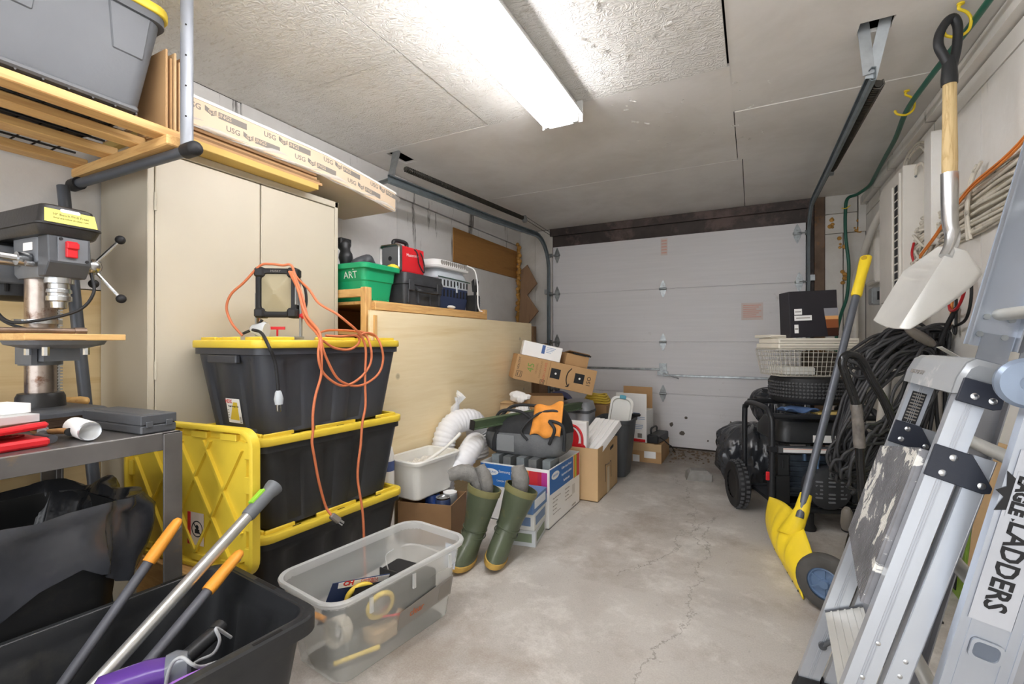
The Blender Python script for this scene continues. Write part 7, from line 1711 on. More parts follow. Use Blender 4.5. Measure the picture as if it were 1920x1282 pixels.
b = MB(); b.tube([(0.79, 0.8, 2.275), (0.765, 1.6, 2.28), (0.745, 2.33, 2.27), (0.715, 2.75, 2.255), (0.705, 3.05, 2.245), (0.745, 3.45, 2.25), (0.775, 3.88, 2.265), (0.80, 4.25, 2.275), (0.80, 4.45, 2.26), (0.755, 4.62, 2.25), (0.70, 4.68, 2.24), (0.69, 4.72, 2.15), (0.70, 4.78, 1.95), (0.725, 4.80, 1.70), (0.71, 4.78, 1.45), (0.66, 4.74, 1.28), (0.62, 4.66, 1.10), (0.60, 4.6, 0.75)], 0.0125, 12); b.build('hose_tube', mat('dark_green_hose', '25604f', 0.35, 0, 0.08, 10, 0.03), gh, world=True, smooth=70)
b = MB(); b.tube([(0.66, 4.70, 2.17), (0.69, 4.70, 2.165), (0.72, 4.70, 2.185)], 0.004, 6); b.build('tie', M_hook, gh, world=True)
# ------------------------------------------------------------------ electrical panel, cables and boxes on the right wall
M_pan = mat('painted_panel_steel', 'dedad2', 0.5, 0, 0.05, 6, 0.08, 40, dirt='a79f92', dirt_amt=0.66, dirt_scale=5)
ep = thing('electrical_panel', 'white painted electrical panel on the right wall by the cable bundle', 'electrical panel', (XR, 3.55, 1.2))
b = MB(); b.bx(0.745, XR - 0.001, 3.30, 3.80, 1.20, 2.04); b.build('cabinet', M_pan, ep, world=True, bevel=0.003)
b = MB(); b.bx(0.733, 0.745, 3.325, 3.775, 1.23, 2.01); dr_ = b.build('panel_cover', M_pan, ep, world=True, bevel=0.003)
b = MB(); b.bx(0.724, 0.733, 3.43, 3.70, 1.30, 1.96); b.build('panel_door', M_pan, ep, world=True, bevel=0.004)
b = MB()
for k in range(14): b.bx(0.7305, 0.733, 3.35, 3.41, 1.33 + 0.045*k, 1.365 + 0.045*k)
b.build('breaker_slot', M_ink, dr_, world=True, stuff=True)
for y, z in ((3.299, 1.97), (3.299, 1.30)):
    b = MB(); b.cyl((0.80, 3.302, z), (0.80, 3.296, z), 0.006, 8); b.build('screw', M_galv, ep, world=True, smooth=40)
b = MB(); b.bx(0.80, XR - 0.001, 3.05, 3.16, 1.55, 2.12); tag(b.build('wall_stud', M_wallr, bevel=0.003), 'white painted upright wooden stud on the right wall behind the scoop handle', 'stud')
cp2 = thing('conduit_pipe', 'white conduit pipe running from the electrical panel to the far corner', 'pipe', (0.80, 4.2, 1.8))
b = MB(); b.tube([(0.80, 3.81, 1.98), (0.795, 3.95, 1.97), (0.768, 4.2, 1.86), (0.768, 4.55, 1.70), (0.768, 4.74, 1.62), (0.768, 4.80, 1.50), (0.768, 4.80, 1.05), (0.768, 4.80, 0.5)], 0.024, 12); b.build('pipe', M_pan, cp2, world=True, smooth=60)
b = MB(); b.cyl((0.80, 3.80, 1.98), (0.80, 3.83, 1.98), 0.032, 12); b.build('coupling', M_galv, cp2, world=True, smooth=40)
jb2 = thing('junction_box', 'white junction box high on the far right wall', 'box', (0.82, 4.45, 1.70)); b = MB(); b.bx(0.805, XR - 0.0005, 4.28, 4.60, 1.50, 1.88); b.build('box_body', M_pan, jb2, world=True, bevel=0.01)
b = MB(); b.bx(0.80, 0.805, 4.30, 4.58, 1.52, 1.86); b.build('box_cover', M_pan, jb2, world=True, bevel=0.004)
ob2 = thing('outlet_box', 'small grey metal outlet box on the far right wall', 'outlet', (0.83, 4.2, 1.40)); b = MB(); b.bx(0.765, XR - 0.0005, 4.14, 4.26, 1.33, 1.45); b.build('box_body', M_galv, ob2, world=True, bevel=0.003)
b = MB(); b.bx(0.76, 0.765, 4.15, 4.25, 1.34, 1.44); fp = b.build('face_plate', M_galv, ob2, world=True); b = MB(); b.bx(0.79, 0.83, 4.130, 4.1395, 1.36, 1.42); b.build('socket', M_ink, ob2, world=True)
# bundle of painted cables running forward along the wall
cbn = thing('cable_bundle', 'bundle of white painted house cables running along the right wall', 'cables', (0.84, 2.8, 1.6))
M_nm = mat('painted_cable', 'd3cdc0', 0.6, 0, 0.12, 12, 0.15, 60, dirt='6d655a', dirt_amt=0.57, dirt_scale=22)  # the dirt colour here paints the dark, shaded gaps between cables
r4 = random.Random(12)
for k in range(22):
    row = k % 11; layer = k // 11
    zb = 1.52 + 0.020*row + r4.uniform(-.005, .005); x = XR - 0.010 - 0.016*layer
    pts = [(0.79 + 0.03*r4.random(), 3.285, 1.48 + 0.025*row*0.8 + r4.uniform(-.02, .02)), (x - 0.02*r4.random(), 3.20 + r4.uniform(-.02, .02), 1.50 + 0.02*row + r4.uniform(-.035, .035))]
    for y in (3.08, 2.95, 2.8, 2.6, 2.4, 2.2, 2.0, 1.6, 1.2, 0.4, -0.6, -1.7): pts.append((x + r4.uniform(-.004, .002), y, zb + r4.uniform(-.008, .008) + ((0.014 if row > 5 else 0.004)*(2.95 - max(y, 1.6)))))
    b = MB(); b.tube(pts, 0.0075, 7, k=4); b.build('cable', M_nm, cbn, world=True, smooth=70)
for k in range(14):
    y0 = 3.27; z0 = r4.uniform(1.42, 1.62)
    pts = [(0.79 + 0.05*r4.random(), 3.298, z0), (0.77 + 0.06*r4.random(), 3.24 - 0.03*r4.random(), z0 + r4.uniform(-.06, .05)), (0.80 + 0.03*r4.random(), 3.20 - 0.05*r4.random(), z0 + r4.uniform(-.08, .10)), (0.825, 3.12 - 0.1*r4.random(), 1.60 + r4.uniform(-.08, .08))]
    b = MB(); b.tube(pts, 0.006, 7, k=5); b.build('cable', M_nm, cbn, world=True, smooth=70)
b = MB()
for k in range(12): b.cyl((0.775 + 0.005*k, 3.301, 1.44 + 0.027*k), (0.775 + 0.005*k, 3.285, 1.44 + 0.027*k), 0.011, 8)
b.build('cable_gland', M_nm, cbn, world=True, stuff=True)
for pts in ([(0.80, 3.30, 1.98), (0.80, 3.26, 2.02), (0.815, 3.22, 2.00), (0.825, 3.215, 1.85), (0.825, 3.21, 1.70)], [(0.835, 2.62, 1.80), (0.825, 2.66, 1.74), (0.82, 2.68, 1.62), (0.83, 2.70, 1.50)], [(0.835, 2.58, 1.80), (0.822, 2.63, 1.74), (0.817, 2.66, 1.62), (0.83, 2.67, 1.50)], [(0.80, 3.5, 2.045), (0.80, 3.45, 2.11), (0.815, 3.30, 2.13), (0.825, 3.2, 2.05)], [(0.80, 3.55, 2.045), (0.80, 3.48, 2.13), (0.815, 3.33, 2.16), (0.83, 3.18, 2.10)]):
    b = MB(); b.tube(pts, 0.007, 7); b.build('cable', M_nm, cbn, world=True, smooth=70)
cho = thing('orange_wire', 'bright orange cable crossing the white cable bundle on the wall', 'cable', (0.825, 2.6, 1.66))
for dz in (0, 0.012):
    b = MB(); b.tube([(0.806, -1.7, 1.80 + dz), (0.806, 0.2, 1.79 + dz), (0.806, 1.75, 1.78 + dz), (0.806, 2.26, 1.715 + dz), (0.800, 2.56, 1.690 + dz), (0.800, 2.80, 1.635 + dz), (0.796, 2.98, 1.57 + dz), (0.78, 3.15, 1.50 + dz)], 0.0045, 8); b.build('cable', mat('orange_cable_skin', 'd8813a', 0.5), cho, world=True, smooth=70)
M_redc = mat('red_cable_skin', 'b9262c', 0.45)
rcb = thing('red_cable', 'red cables looping down the right wall below the panel', 'cable', (0.83, 3.1, 1.3))
for pts, m in (([(0.785, 3.27, 1.60), (0.77, 3.24, 1.53), (0.79, 3.23, 1.45)], M_redc), ([(0.83, 2.72, 1.34), (0.82, 2.71, 1.27), (0.815, 2.76, 1.215), (0.82, 2.86, 1.205), (0.83, 2.92, 1.24)], M_redc),
               ([(0.84, 2.70, 1.36), (0.835, 2.68, 1.25), (0.83, 2.72, 1.16), (0.83, 2.85, 1.13)], M_ink), ([(0.84, 2.90, 1.30), (0.83, 2.90, 1.15), (0.82, 2.92, 1.14)], mat('orange_cable_skin', 'd8813a')), ([(0.845, 2.88, 1.26), (0.84, 2.87, 1.1), (0.83, 2.88, 1.14)], M_ink)):
    b = MB(); b.tube(pts, 0.006, 8); b.build('cable', m, rcb, world=True, smooth=70)

# ------------------------------------------------------------------ great coil of black cable hung on the right wall
ck = thing('black_cable_coil', 'large coil of black rubber cable hanging on the right wall', 'cable', (0.62, 2.88, 0.75))
rr4 = random.Random(21)
rV = V(0.889, 0.457, 0); nV = V(-0.457, 0.889, 0)
M_coil = mat('grey_black_cable', '3f3f41', 0.45, 0, 0.15, 12, 0.05)
def coil_loop(cx, cz, a, bb, tilt, dep, rad=0.0075, jit=0.016, n=18):
    pts = []
    ct, st_ = math.cos(R(tilt)), math.sin(R(tilt))
    for i in range(n):
        q = 2*math.pi*i/n
        ex = a*math.cos(q); ey = bb*math.sin(q) * (1 + 0.25*math.cos(q))
        u = cx + ex*ct - ey*st_ + rr4.uniform(-jit, jit); w = cz + ex*st_ + ey*ct + rr4.uniform(-jit, jit)
        p = V(0.58, 2.88, 0.74) + rV*u + V(0, 0, w) + nV*(dep + 0.03*math.sin(q + dep*40))
        p.x = min(p.x, 0.835); pts.append(tuple(p))
    b = MB(); b.tube(pts, rad, 7, True, 4); b.build('cable_loop', M_coil, ck, world=True, smooth=70)
for k in range(26):
    coil_loop(rr4.uniform(-.05, .03), rr4.uniform(-.05, .05), 0.36 + rr4.uniform(-.06, .05), 0.10 + rr4.uniform(-.045, .06), 59 + rr4.uniform(-7, 9), rr4.uniform(-.07, .06))
for k in range(10):
    coil_loop(0.06 + rr4.uniform(-.03, .03), 0.27 + rr4.uniform(-.03, .03), 0.22 + rr4.uniform(-.03, .03), 0.065 + rr4.uniform(-.03, .03), 20 + rr4.uniform(-8, 8), rr4.uniform(-.06, .05))
for k in range(7):
    coil_loop(-0.13 + rr4.uniform(-.03, .03), -0.22 + rr4.uniform(-.04, .04), 0.15 + rr4.uniform(-.03, .03), 0.09 + rr4.uniform(-.03, .03), 40 + rr4.uniform(-30, 30), rr4.uniform(-.09, -.02))
for k in range(7):
    u0 = 0.20 + 0.014*k
    pts = [V(0.58, 2.88, 0.74) + rV*(u0 - 0.02*rr4.random() - 0.10*t + 0.05*math.sin(t*3 + k)) + V(0, 0, 0.36 - 0.75*t) + nV*(-0.05 + 0.02*rr4.random()) for t in (0, 0.25, 0.5, 0.75, 1.0)]
    for p in pts: p.x = min(p.x, 0.83)
    b = MB(); b.tube([tuple(p) for p in pts], 0.0085, 7); b.build('cable_strand', M_blackrub, ck, world=True, smooth=70)
b = MB(); b.tube([(0.845, 2.87, 1.22), (0.82, 2.90, 1.14), (0.80, 2.92, 1.06), (0.79, 2.88, 1.0)], 0.011, 8); b.build('cable_strand', M_blackrub, ck, world=True, smooth=70)
b = MB(frame((0.70, 2.82, 1.085), (0.75, 0.25, -0.55), (0, 0, 1))); b.lathe([(0.012, -0.07), (0.02, -0.05), (0.024, 0.0), (0.020, 0.05), (0.012, 0.07)], 12, frame((0, 0, 0), (0, 0, 1), (0, 1, 0)) @ TR(ry=0)); b.build('cable_end', mat('clear_grey_plug', 'a09a92', 0.3), ck, world=True, smooth=50)
b = MB(frame((0.80, 2.78, 1.04), (0.75, 0.3, -0.5), (0.2, -0.9, 0.2))); b.box(0, 0, 0.03, 0.09, 0.03, 0.002); b.build('cable_tag', M_paper, ck, world=True)
b = MB(); b.lathe([(0.018, 0), (0.024, 0.03), (0.022, 0.09), (0.012, 0.11)], 14, frame((0.385, 2.62, 0.20), (1, 0, 0), None, (0, -0.3, 0.95))); b.build('cable_end', mat('clear_grey_plug', 'a09a92', 0.3), ck, world=True, smooth=50)
# things glimpsed among the cables
b = MB(); b.tube([(0.55, 3.02, 0.0), (0.60, 3.06, 0.6), (0.655, 3.10, 1.15)], 0.024, 12, k=2); tag(b.build('plastic_pipe', M_pan, smooth=60), 'white plastic pipe standing behind the black cable coil', 'pipe')
gp_ = thing('green_garden_fork', 'bright green plastic folder leaning on the wall behind the stepladder', 'panel', (0.78, 2.62, 0.0), 0)
b = MB(); b.box(0, 0, 0.475, 0.012, 0.20, 0.95, TR(-0.02, 0, 0.001, 0, 4, 0)); b.build('green_sheet', mat('lime_plastic', '86a83f', 0.4, 0, 0.25, 8), gp_, bevel=0.003)
b = MB(); b.box(-0.009, -0.02, 0.475, 0.004, 0.05, 0.90, TR(-0.02, 0, 0.001, 0, 4, 0)); b.build('dark_band', M_ink, gp_)
gp_.name = 'green_panel'
b = MB(); b.box(0, 0, 0.35, 0.02, 0.12, 0.70, TR(0.72, 2.30, 0.0, 0, 6, 8)); tag(b.build('cardboard_sheet', M_card2, bevel=0.002), 'tan cardboard sheet standing behind the stepladder', 'cardboard')

# ------------------------------------------------------------------ hand truck
ht_ = thing('hand_truck', 'black tube hand truck with taped loop handle behind the stepladder', 'hand truck', (0.41, 2.42, 0))
M_gloss = mat('glossy_black_tube', '1c1c1d', 0.15, 0, 0.1, 10, 0.03, dirt='5a4630', dirt_amt=0.63, dirt_scale=9)
b = MB(); b.tube([(0.425, 2.40, 0.12), (0.415, 2.402, 0.30), (0.402, 2.40, 0.55), (0.388, 2.392, 0.78), (0.348, 2.372, 0.92), (0.334, 2.364, 0.975), (0.358, 2.376, 1.008), (0.405, 2.402, 0.985), (0.445, 2.422, 0.90), (0.50, 2.45, 0.79), (0.56, 2.48, 0.60), (0.60, 2.50, 0.35), (0.61, 2.50, 0.12)], 0.0165, 12); b.build('handle_frame', M_gloss, ht_, world=True, smooth=70)
b = MB(); b.tube([(0.386, 2.391, 0.80), (0.394, 2.395, 0.70), (0.400, 2.399, 0.62)], 0.021, 12)
for i, v in enumerate(b.v): b.v[i] = tuple(Vector(v) + Vector((1, 1, 0))*0.006*mnoise.noise(Vector(v)*70))
b.build('tape_wrap', mat('grey_tape', '6f6a65', 0.35, 0, 0.3, 30, 0.3), ht_, world=True, smooth=40)
for z in (0.20, 0.45):
    b = MB(); b.cyl((0.418, 2.402, z), (0.606, 2.5, z), 0.011, 10); b.build('cross_bar', M_gloss, ht_, world=True, smooth=40)
b = MB(); b.bx(0.30, 0.64, 2.30, 2.50, 0.002, 0.008); b.build('toe_plate', M_gloss, ht_, world=True)
ax2 = V(-0.46, -0.885, 0).normalized()
for c in (V(0.262, 2.205, 0.112), V(0.50, 2.64, 0.112)):
    Wm = frame(c, (0, 0, 1), None, ax2)
    b = MB(Wm); b.lathe([(0.062, -0.026), (0.085, -0.030), (0.102, -0.026), (0.110, -0.012), (0.110, 0.012), (0.102, 0.026), (0.085, 0.030), (0.062, 0.026)], 36, cap=False); wt = b.build('wheel_tyre', mat('dusty_tyre', '4a4845', 0.7, 0, 0.25, 10, 0.15), ht_, world=True, smooth=40)
    b = MB(Wm); b.lathe([(0.066, -0.02), (0.066, 0.018), (0.055, 0.024), (0.05, 0.016), (0.02, 0.018), (0.016, 0.032), (0.001, 0.032)], 30); hb = b.build('wheel_hub', mat('slate_blue_plastic', '5d7391', 0.4), ht_, world=True, smooth=40)
    b = MB(Wm)
    for k in range(6): b.box(0.035, 0, 0.019, 0.036, 0.005, 0.006, TR(rz=60*k))
    b.build('hub_rib', mat('slate_blue_plastic', '5d7391'), ht_, world=True)
b = MB(); b.cyl(V(0.262, 2.205, 0.112) + ax2*0.03, V(0.50, 2.64, 0.112), 0.009, 10); b.build('axle', M_galv, ht_, world=True, smooth=40)
b = MB(); b.tube([(0.33, 2.33, 0.11), (0.36, 2.36, 0.25), (0.40, 2.39, 0.36)], 0.010, 8); b.build('brace', M_gloss, ht_, world=True, smooth=60)

# ------------------------------------------------------------------ articulated aluminium ladder leaning on the right wall
M_rail = mat('ribbed_ladder_alloy', 'b6bcc6', 0.36, 0.7, 0.05, 6, 0.05, 40, dirt='9a9794', dirt_amt=0.64, dirt_scale=5)
M_raild = mat('dull_ladder_alloy', 'a3a5ab', 0.45, 0.6, 0.08, 6, 0.08, 40, dirt='8d7d6d', dirt_amt=0.62, dirt_scale=6)
al = thing('articulated_ladder', 'large articulated aluminium ladder leaning on the right wall behind the stepladder', 'ladder', (0.36, 1.45, 0))
LX = lambda z: 0.261 + 0.225*z
ldir = V(0.225, 0, 1).normalized(); lnrm = V(1, 0, -0.225).normalized()
def rail(parent, y, z0, z1, off, w, side, nm='rail', m=M_rail, t=0.026):
    """C-channel whose web faces -y (side=-1) or +y; w deep along the wall normal"""
    F = frame((LX(z0), y, z0), ldir, None, V(0, -1, 0))     # x up the rail, y = towards the wall? z = -y
    ly = F.to_3x3() @ V(0, 1, 0); sg = 1 if ly.x > 0 else -1
    L = (z1 - z0)/ldir.z
    b = MB(F)
    a, c = sg*off, sg*(off + w)
    b.bx(0, L, a, c, -0.0015, 0.0015)
    for q in (a, c): b.bx(0, L, q - 0.0015, q + 0.0015, -t if side < 0 else 0, 0 if side < 0 else t)
    for f in (0.0, 0.18, 0.82, 1.0): b.bx(0, L, a + (c - a)*f - 0.003, a + (c - a)*f + 0.003, -0.002, 0.0035 if side < 0 else -0.0035)
    return b.build(nm, m, parent, world=True), F, sg
YN, YFr = 1.25, 1.632
rn, FN, sgN = rail(al, YN, 0.03, 0.965, 0.0, 0.092, -1)
rn2, _, _ = rail(al, YN + 0.004, 0.03, 0.93, 0.098, 0.09, -1, m=M_raild)
rf, FF, sgF = rail(al, YFr, 0.03, 0.93, 0.0, 0.105, 1, m=M_raild)
ru, FU, sgU = rail(al, YFr, 1.055, 1.62, -0.002, 0.092, 1)
ru2, FU2, _ = rail(al, YFr + 0.004, 1.055, 1.62, 0.104, 0.09, 1)
rail(al, YN, 1.03, 1.62, -0.002, 0.092, -1)
rail(al, YN + 0.004, 1.03, 1.62, 0.104, 0.09, -1)
def rung(z, y0, y1, off=0.03, w=0.036, h=0.03):
    F = frame((LX(z), 0, z), V(0, 1, 0), None, ldir); 
    c = V(LX(z), 0, z) + lnrm*(off + w/2)
    b = MB(); 
    b.loft([[tuple(V(c.x, y, c.z) + lnrm*(w/2*math.cos(q)*(1.0)) + ldir*(h/2*math.sin(q))) for q in [2*math.pi*i/14 for i in range(14)]] for y in (y0, y1)])
    return b.build('rung', mat('pale_rung_alloy', 'd4d3cc', 0.4, 0.4, 0.05, 8, 0.03), al, world=True, smooth=50)
for z in (0.27, 0.545, 0.82): rung(z, YN + 0.002, YFr - 0.002)
for z in (1.14, 1.42): rung(z, YN + 0.002, YFr - 0.002)
for z in (0.27, 0.545, 0.82): rung(z + 0.01, YN + 0.006, YFr - 0.002, off=0.14)
# hinges
for y, s in ((YN, -1),):
    c = V(LX(0.978), y, 0.978) - lnrm*0.018
    b = MB(frame(c, V(1, 0, 0), None, V(0, -1, 0))); z0 = 0.002 if s < 0 else -0.03
    b.lathe([(0.036, z0), (0.046, z0 + 0.004), (0.048, z0 + 0.018), (0.042, z0 + 0.026), (0.015, z0 + 0.028), (0.013, z0 + 0.022), (0.001, z0 + 0.022)], 36); b.prism([(-0.01, -0.045), (0.07, -0.05), (0.075, 0.02), (0.03, 0.04)], 0.012, None, z0)
    b.build('hinge_disc', mat('blue_grey_hinge', '8390a3', 0.35, 0.4, 0.05, 8, 0.05), al, world=True, smooth=40)
for (y, z0, z1, o0, o1, s) in ((YFr, 0.93, 1.09, 0.024, 0.085, 1), (YFr + 0.003, 0.93, 1.09, 0.105, 0.185, 1), (YN, 0.90, 1.06, 0.01, 0.085, -1)):
    b = MB(); p = [V(LX(z0), 0, z0) + lnrm*o0, V(LX(z0), 0, z0) + lnrm*o1, V(LX(z1), 0, z1) + lnrm*o1, V(LX(z1), 0, z1) + lnrm*o0]
    yy = (y - 0.006, y - 0.002)
    b.loft([[(q.x, yv, q.z) for q in p] for yv in yy]); b.build('hinge_plate', mat('rust_flecked_steel', '90959d', 0.4, 0.5, 0.1, 6, 0.1, dirt='8a5634', dirt_amt=0.6, dirt_scale=14), al, world=True)
b = MB()
for z, o_ in ((1.085, 0.018), (1.085, 0.066), (1.13, 0.022), (1.13, 0.07), (1.09, 0.13), (1.13, 0.135), (0.74, 0.02), (0.70, 0.02), (0.74, 0.065)):
    p = V(LX(z), YFr, z) + lnrm*o_; b.cyl((p.x, YFr - 0.002, p.z), (p.x, YFr - 0.009, p.z), 0.0075, 10)
o = b.build('rivet', M_galv, al, world=True, smooth=40); o['kind'] = 'stuff'
# lettering and slots on the near rail
RMt = frame(V(LX(0.66), YN - 0.0042, 0.66) + lnrm*0.037, -ldir, None, V(0, -1, 0))
b = MB(RMt); b.bx(-0.20, 0.15, -0.030, 0.034, -0.001, 0.0004); pl2 = b.build('name_plate', mat('pale_plate', 'b9bcc3', 0.4, 0.3), al, world=True)
text('LADDERS', 0.047, RMt @ TR(0.030, 0.0, 0.0008), M_ink, al, world=True, bold=0.0012, sx=0.92)
b = MB(RMt @ TR(-0.112, -0.012, 0.0006))
b.prism([(-0.05, 0.0), (-0.03, 0.012), (-0.042, 0.028), (-0.01, 0.020), (0.0, 0.036), (0.012, 0.020), (0.045, 0.028), (0.032, 0.010), (0.052, 0.0), (0.032, -0.010), (0.04, -0.03), (0.01, -0.022), (0.0, -0.036), (-0.012, -0.022), (-0.042, -0.028), (-0.03, -0.012)], 0.0006)
emb = b.build('emblem', M_ink, al, world=True)
b = MB(RMt @ TR(-0.112, -0.012, 0.0012)); b.prism([(-0.046, -0.013), (0.046, -0.013), (0.046, 0.013), (-0.046, 0.013)], 0.0004); b.build('emblem_band', mat('pale_plate', 'b9bcc3'), al, world=True)
text('EAGLE', 0.028, RMt @ TR(-0.112, -0.012, 0.0018), M_ink, al, world=True, bold=0.0016, sx=0.95)
for z in (0.46, 0.82, 0.20):
    SM = frame(V(LX(z), YN - 0.004, z) + lnrm*0.046, lnrm, None, V(0, -1, 0))
    b = MB(SM); b.loft([[(x, y, zz) for x, y in rr_ring(w, h, 0.010, 4)] for w, h, zz in ((0.05, 0.042, -0.001), (0.05, 0.042, 0.004), (0.040, 0.032, 0.004), (0.038, 0.030, 0.0))], False, False); b.build('slot_collar', M_rail, al, world=True, smooth=40)
    b = MB(SM); b.prism([(x, y) for x, y in rr_ring(0.038, 0.030, 0.008, 4)], 0.0008, None, 0.0002); b.build('slot_opening', mat('slot_grey', '6b7380', 0.5, 0.3), al, world=True)
for y in (YN, YFr):
    b = MB(); c = V(LX(0.02), y, 0.02) + lnrm*0.05; b.box(c.x, c.y, 0.018, 0.12, 0.04, 0.036); b.build('ladder_foot', M_blackrub, al, world=True, bevel=0.006)

# ------------------------------------------------------------------ folded aluminium stepladder
sl = thing('stepladder', 'folded aluminium stepladder with paint-spattered tread leaning in the right foreground', 'stepladder', (0.12, 1.47, 0))
M_srail = mat('stepladder_alloy', 'c3c8d0', 0.33, 0.65, 0.04, 6, 0.05, 40)
M_brk = mat('navy_bracket_plastic', '272b36', 0.4, 0, 0.1, 8, 0.1)
LB_, LT = V(0.112, 1.675, 0.0), V(0.405, 1.70, 0.965); RB, RT = V(0.092, 1.27, 0.0), V(0.402, 1.365, 0.965)
def srail(p0, p1, w, t, nx, nm='rail', lines=True):
    d = (p1 - p0).normalized(); F = frame(p0, d, None, V(0, -1, 0)); ly = F.to_3x3() @ V(0, 1, 0); sg = 1 if ly.x > 0 else -1
    L = (p1 - p0).length; b = MB(F)
    a, c = 0.0, sg*w
    b.bx(0, L, a, c, -t/2, -t/2 + 0.003); b.bx(0, L, a, c, t/2 - 0.003, t/2); b.bx(0, L, a, a + sg*0.003, -t/2, t/2); b.bx(0, L, c, c - sg*0.003, -t/2, t/2)
    if lines:
        for f in (0.42, 0.5, 0.58): b.bx(0, L, c*f - 0.0011, c*f + 0.0011, t/2, t/2 + 0.0012)
    return b.build(nm, M_srail, sl, world=True, bevel=0.0012), F, sg
srail(LB_, LT, 0.052, 0.026, 0); _, FRt, sgR = srail(RB, RT, 0.052, 0.026, 0)
OFF = V(0.062, 0, -0.012)
srail(LB_ + OFF + V(0.006, 0.0, 0.02), LB_.lerp(LT, 0.86) + OFF, 0.040, 0.024, 0, 'rear_rail', False); srail(RB + OFF + V(0.006, 0.0, 0.02), RB.lerp(RT, 0.86) + OFF, 0.040, 0.024, 0, 'rear_rail', False)
def bracket(p, d, w0, w1, h, rivs, zz):
    F = frame(p, d, None, V(0, -1, 0)); ly = F.to_3x3() @ V(0, 1, 0); sg = 1 if ly.x > 0 else -1
    b = MB(F); b.prism([(h, 0 - 0.004*sg), (h, sg*w0), (h*0.25, sg*w1), (0.006, sg*w1), (0, sg*(w1 - 0.012)), (0, -0.004*sg)], 0.007, None, zz)
    bo = b.build('hinge_bracket', M_brk, sl, world=True, bevel=0.0015)
    for x, y in rivs:
        b = MB(F); b.lathe([(0.0075, zz + 0.0065), (0.0072, zz + 0.009), (0.004, zz + 0.0105), (0.001, zz + 0.0108)], 14, TR(x*h, sg*y, 0)); b.build('rivet', M_steel, sl, world=True, smooth=50)
dL = (LT - LB_).normalized(); dR = (RT - RB).normalized()
bracket(LB_.lerp(LT, 0.805), dL, 0.055, 0.095, 0.065, ((0.75, 0.028), (0.25, 0.022), (0.25, 0.078)), 0.013)
bracket(RB.lerp(RT, 0.795), dR, 0.060, 0.108, 0.072, ((0.75, 0.032), (0.22, 0.024), (0.22, 0.09)), 0.013)
# top cap with tape
cpF = frame((LT + RT)/2 + dR*0.0, V(0, -1, 0), None, dR)
b = MB(cpF); ly = cpF.to_3x3() @ V(0, 1, 0); sg = 1 if ly.x > 0 else -1
prof = [(-0.008, -0.02), (0.064, -0.02), (0.068, 0.02), (0.062, 0.056), (0.054, 0.064), (0.008, 0.064), (-0.004, 0.050), (-0.010, 0.015)]
def capring(x, k, dz): return [(x, sg*(0.03 + (q - 0.03)*k), z*k + dz) for q, z in prof]
b.loft([capring(-0.198, 0.80, 0.0), capring(-0.188, 1.0, 0.0), capring(0.18, 1.0, 0.0), capring(0.19, 0.80, 0.0)]); tc = b.build('top_cap', mat('grey_cap_plastic', '979b9f', 0.3, 0.2, 0.06, 8, 0.15, 30, dirt='efece6', dirt_amt=0.60, dirt_scale=9), sl, world=True, smooth=35)
b = MB(cpF); b.bx(-0.15, 0.15, sg*0.015, sg*0.055, 0.0635, 0.0665); b.build('tray_recess', flat('cap_recess', '5c6673', 0.5), sl, world=True)
b = MB(cpF); b.loft([capring(-0.12, 1.03, 0.0), capring(0.176, 1.035, 0.0)], False, False); b.build('tape_wrap', M_tape, sl, world=True, smooth=35)
text('HIGH TOP STEP', 0.016, cpF @ frame((-0.09, sg*(-0.0115), 0.012), (1, 0, 0), (0, 0, 1)), M_usgi, sl, world=True)
bracket(RB.lerp(RT, 0.965), dR, 0.066, 0.070, 0.052, ((0.35, 0.022), (0.35, 0.052)), 0.0295)
# warning label on the left rail
WLm = frame(LB_.lerp(LT, 0.915) , -dL, None, V(0, -1, 0)); ly = WLm.to_3x3() @ V(0, 1, 0); sg = 1 if ly.x > 0 else -1
b = MB(WLm); b.bx(-0.045, 0.045, sg*0.010, sg*0.042, 0.013, 0.0142); wl2 = b.build('warning_label', M_ink, sl, world=True)
for k in range(9):
    b = MB(WLm); b.bx(-0.04 + 0.009*k, -0.036 + 0.009*k, sg*0.013, sg*0.039, 0.0142, 0.0146); b.build('label_line', M_usgi, sl, world=True)
# paint-spattered platform tread folded up between the rails
def spatter():
    m = bpy.data.materials.new('paint_spattered_tread'); m.use_nodes = True; t = NT(m)
    base = t.ramp(t.noise(t.mapping((1, 1, 1)), 14, 5), [(0.3, srgb('6d6d70')), (0.7, srgb('86868a'))])
    s1 = t.ramp(t.noise(t.mapping((1, 1, 1), loc=(2.2, 0.7, 0.3)), 9, 7, 0.62, 0.8), [(0.555, 0.0), (0.58, 1.0)])
    s2 = t.ramp(t.noise(t.mapping((1, 1, 1)), 55, 3, 0.6), [(0.69, 0.0), (0.71, 0.8)])
    c = t.mix(s1, base, srgb('e4e2dc')); c = t.mix(s2, c, srgb('e4e2dc'))
    t.link(c, t.b.inputs['Base Color']); t.b.inputs['Roughness'].default_value = 0.45; t.b.inputs['Metallic'].default_value = 0.2
    return m
M_tread = spatter()
c0, c1, c2, c3 = LB_.lerp(LT, 0.525), RB.lerp(RT, 0.47), RB.lerp(RT, 0.845), LB_.lerp(LT, 0.785)
nrm = (c1 - c0).cross(c3 - c0).normalized()
if nrm.x > 0: nrm = -nrm
inset = V(0, 0, 0)
quad = [c0 + V(0, -0.016, 0), c1 + V(0, 0.016, 0), c2 + V(0, 0.016, 0), c3 + V(0, -0.016, 0)]
b = MB(); b.loft([[tuple(p + nrm*0.012) for p in quad], [tuple(p - nrm*0.010) for p in quad]]); b.build('platform', M_tread, sl, world=True, bevel=0.002)
b = MB(); ex = (quad[1] - quad[0]); 
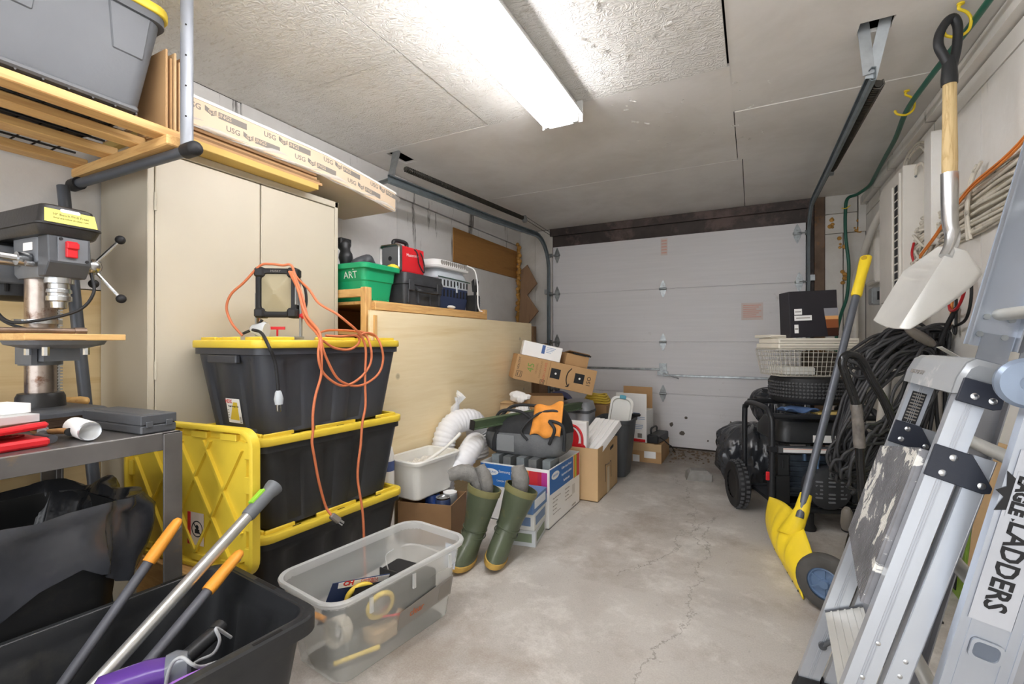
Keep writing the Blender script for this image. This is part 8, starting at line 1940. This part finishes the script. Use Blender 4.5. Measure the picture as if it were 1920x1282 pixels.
for k in range(34):
    f = (k + 0.5)/34; p0 = quad[0].lerp(quad[1], f); p1 = quad[3].lerp(quad[2], f); wv = ex.normalized()*0.0028
    b.loft([[tuple(p + nrm*0.012) for p in (p0 - wv, p0 + wv, p1 + wv, p1 - wv)], [tuple(p + nrm*0.0155) for p in (p0 - wv, p0 + wv, p1 + wv, p1 - wv)]])
b.build('tread_ridge', M_tread, sl, world=True, stuff=True)
# lower step
M_step = mat('pale_step_alloy', 'cfcec8', 0.4, 0.35, 0.06, 8, 0.08, 40)
for f in (0.265,):
    a0, a1 = LB_.lerp(LT, f) + V(0.004, -0.014, 0), RB.lerp(RT, f) + V(0.004, 0.014, 0)
    up_ = V(-0.40, 0, 0.92).normalized(); dp_ = V(0.92, 0, 0.40).normalized()
    b = MB(); sec = lambda p: [tuple(p), tuple(p + dp_*0.10), tuple(p + dp_*0.10 - up_*0.004), tuple(p + dp_*0.005 - up_*0.004), tuple(p + dp_*0.0 - up_*0.028)]
    b.loft([sec(a0), sec(a1)])
    for k in range(5): 
        q = dp_*(0.014 + 0.018*k); b.loft([[tuple(p + q), tuple(p + q + dp_*0.005), tuple(p + q + dp_*0.005 + up_*0.002), tuple(p + q + up_*0.002)] for p in (a0, a1)])
    b.build('step', M_step, sl, world=True)
    b = MB(); b.loft([sec(a0 + V(0, 0.0, 0)), sec(a0 + V(0, -0.006, 0))]); 
    for i, v in enumerate(b.v): b.v[i] = tuple(Vector(v) + up_*0.003)
    b.build('step_gasket', M_castd, sl, world=True)
b = MB(FRt)
for x, y in ((0.335, 0.026), (0.42, 0.03)): b.lathe([(0.0055, 0.013), (0.005, 0.0155), (0.001, 0.0165)], 10, TR(x, sgR*y, 0))
for x, y in ((0.345, 0.084), (0.375, 0.084), (0.41, 0.084)): b.lathe([(0.0055, 0.010), (0.005, 0.0135), (0.001, 0.0145)], 10, TR(x, sgR*y, 0))
b.build('rivet', M_steel, sl, world=True, smooth=50, stuff=True)
b = MB(); p = LB_.lerp(LT, 0.16); b.tube([tuple(p + V(0.03, -0.016, 0.0)), tuple(p + V(0.05, -0.02, 0.02)), tuple(p + V(0.10, -0.02, 0.045))], 0.007, 8); b.cyl(p + V(0.028, -0.012, 0), p + V(0.028, -0.022, 0), 0.011, 12); b.build('spreader_bar', M_castd, sl, world=True, smooth=50)
for p, w in ((LB_, 0.058), (RB, 0.058), (LB_ + OFF, 0.046), (RB + OFF, 0.046)):
    b = MB(); b.loft([[(p.x + x + w/2 + k*0.012, p.y + y, z) for x, y in rr_ring(w*s, 0.036*s, 0.006, 2)] for z, s, k in ((0.001, 1.1, 0), (0.02, 1.05, 0.4), (0.045, 0.98, 1.0))]); b.build('foot', M_blackrub, sl, world=True, smooth=40)
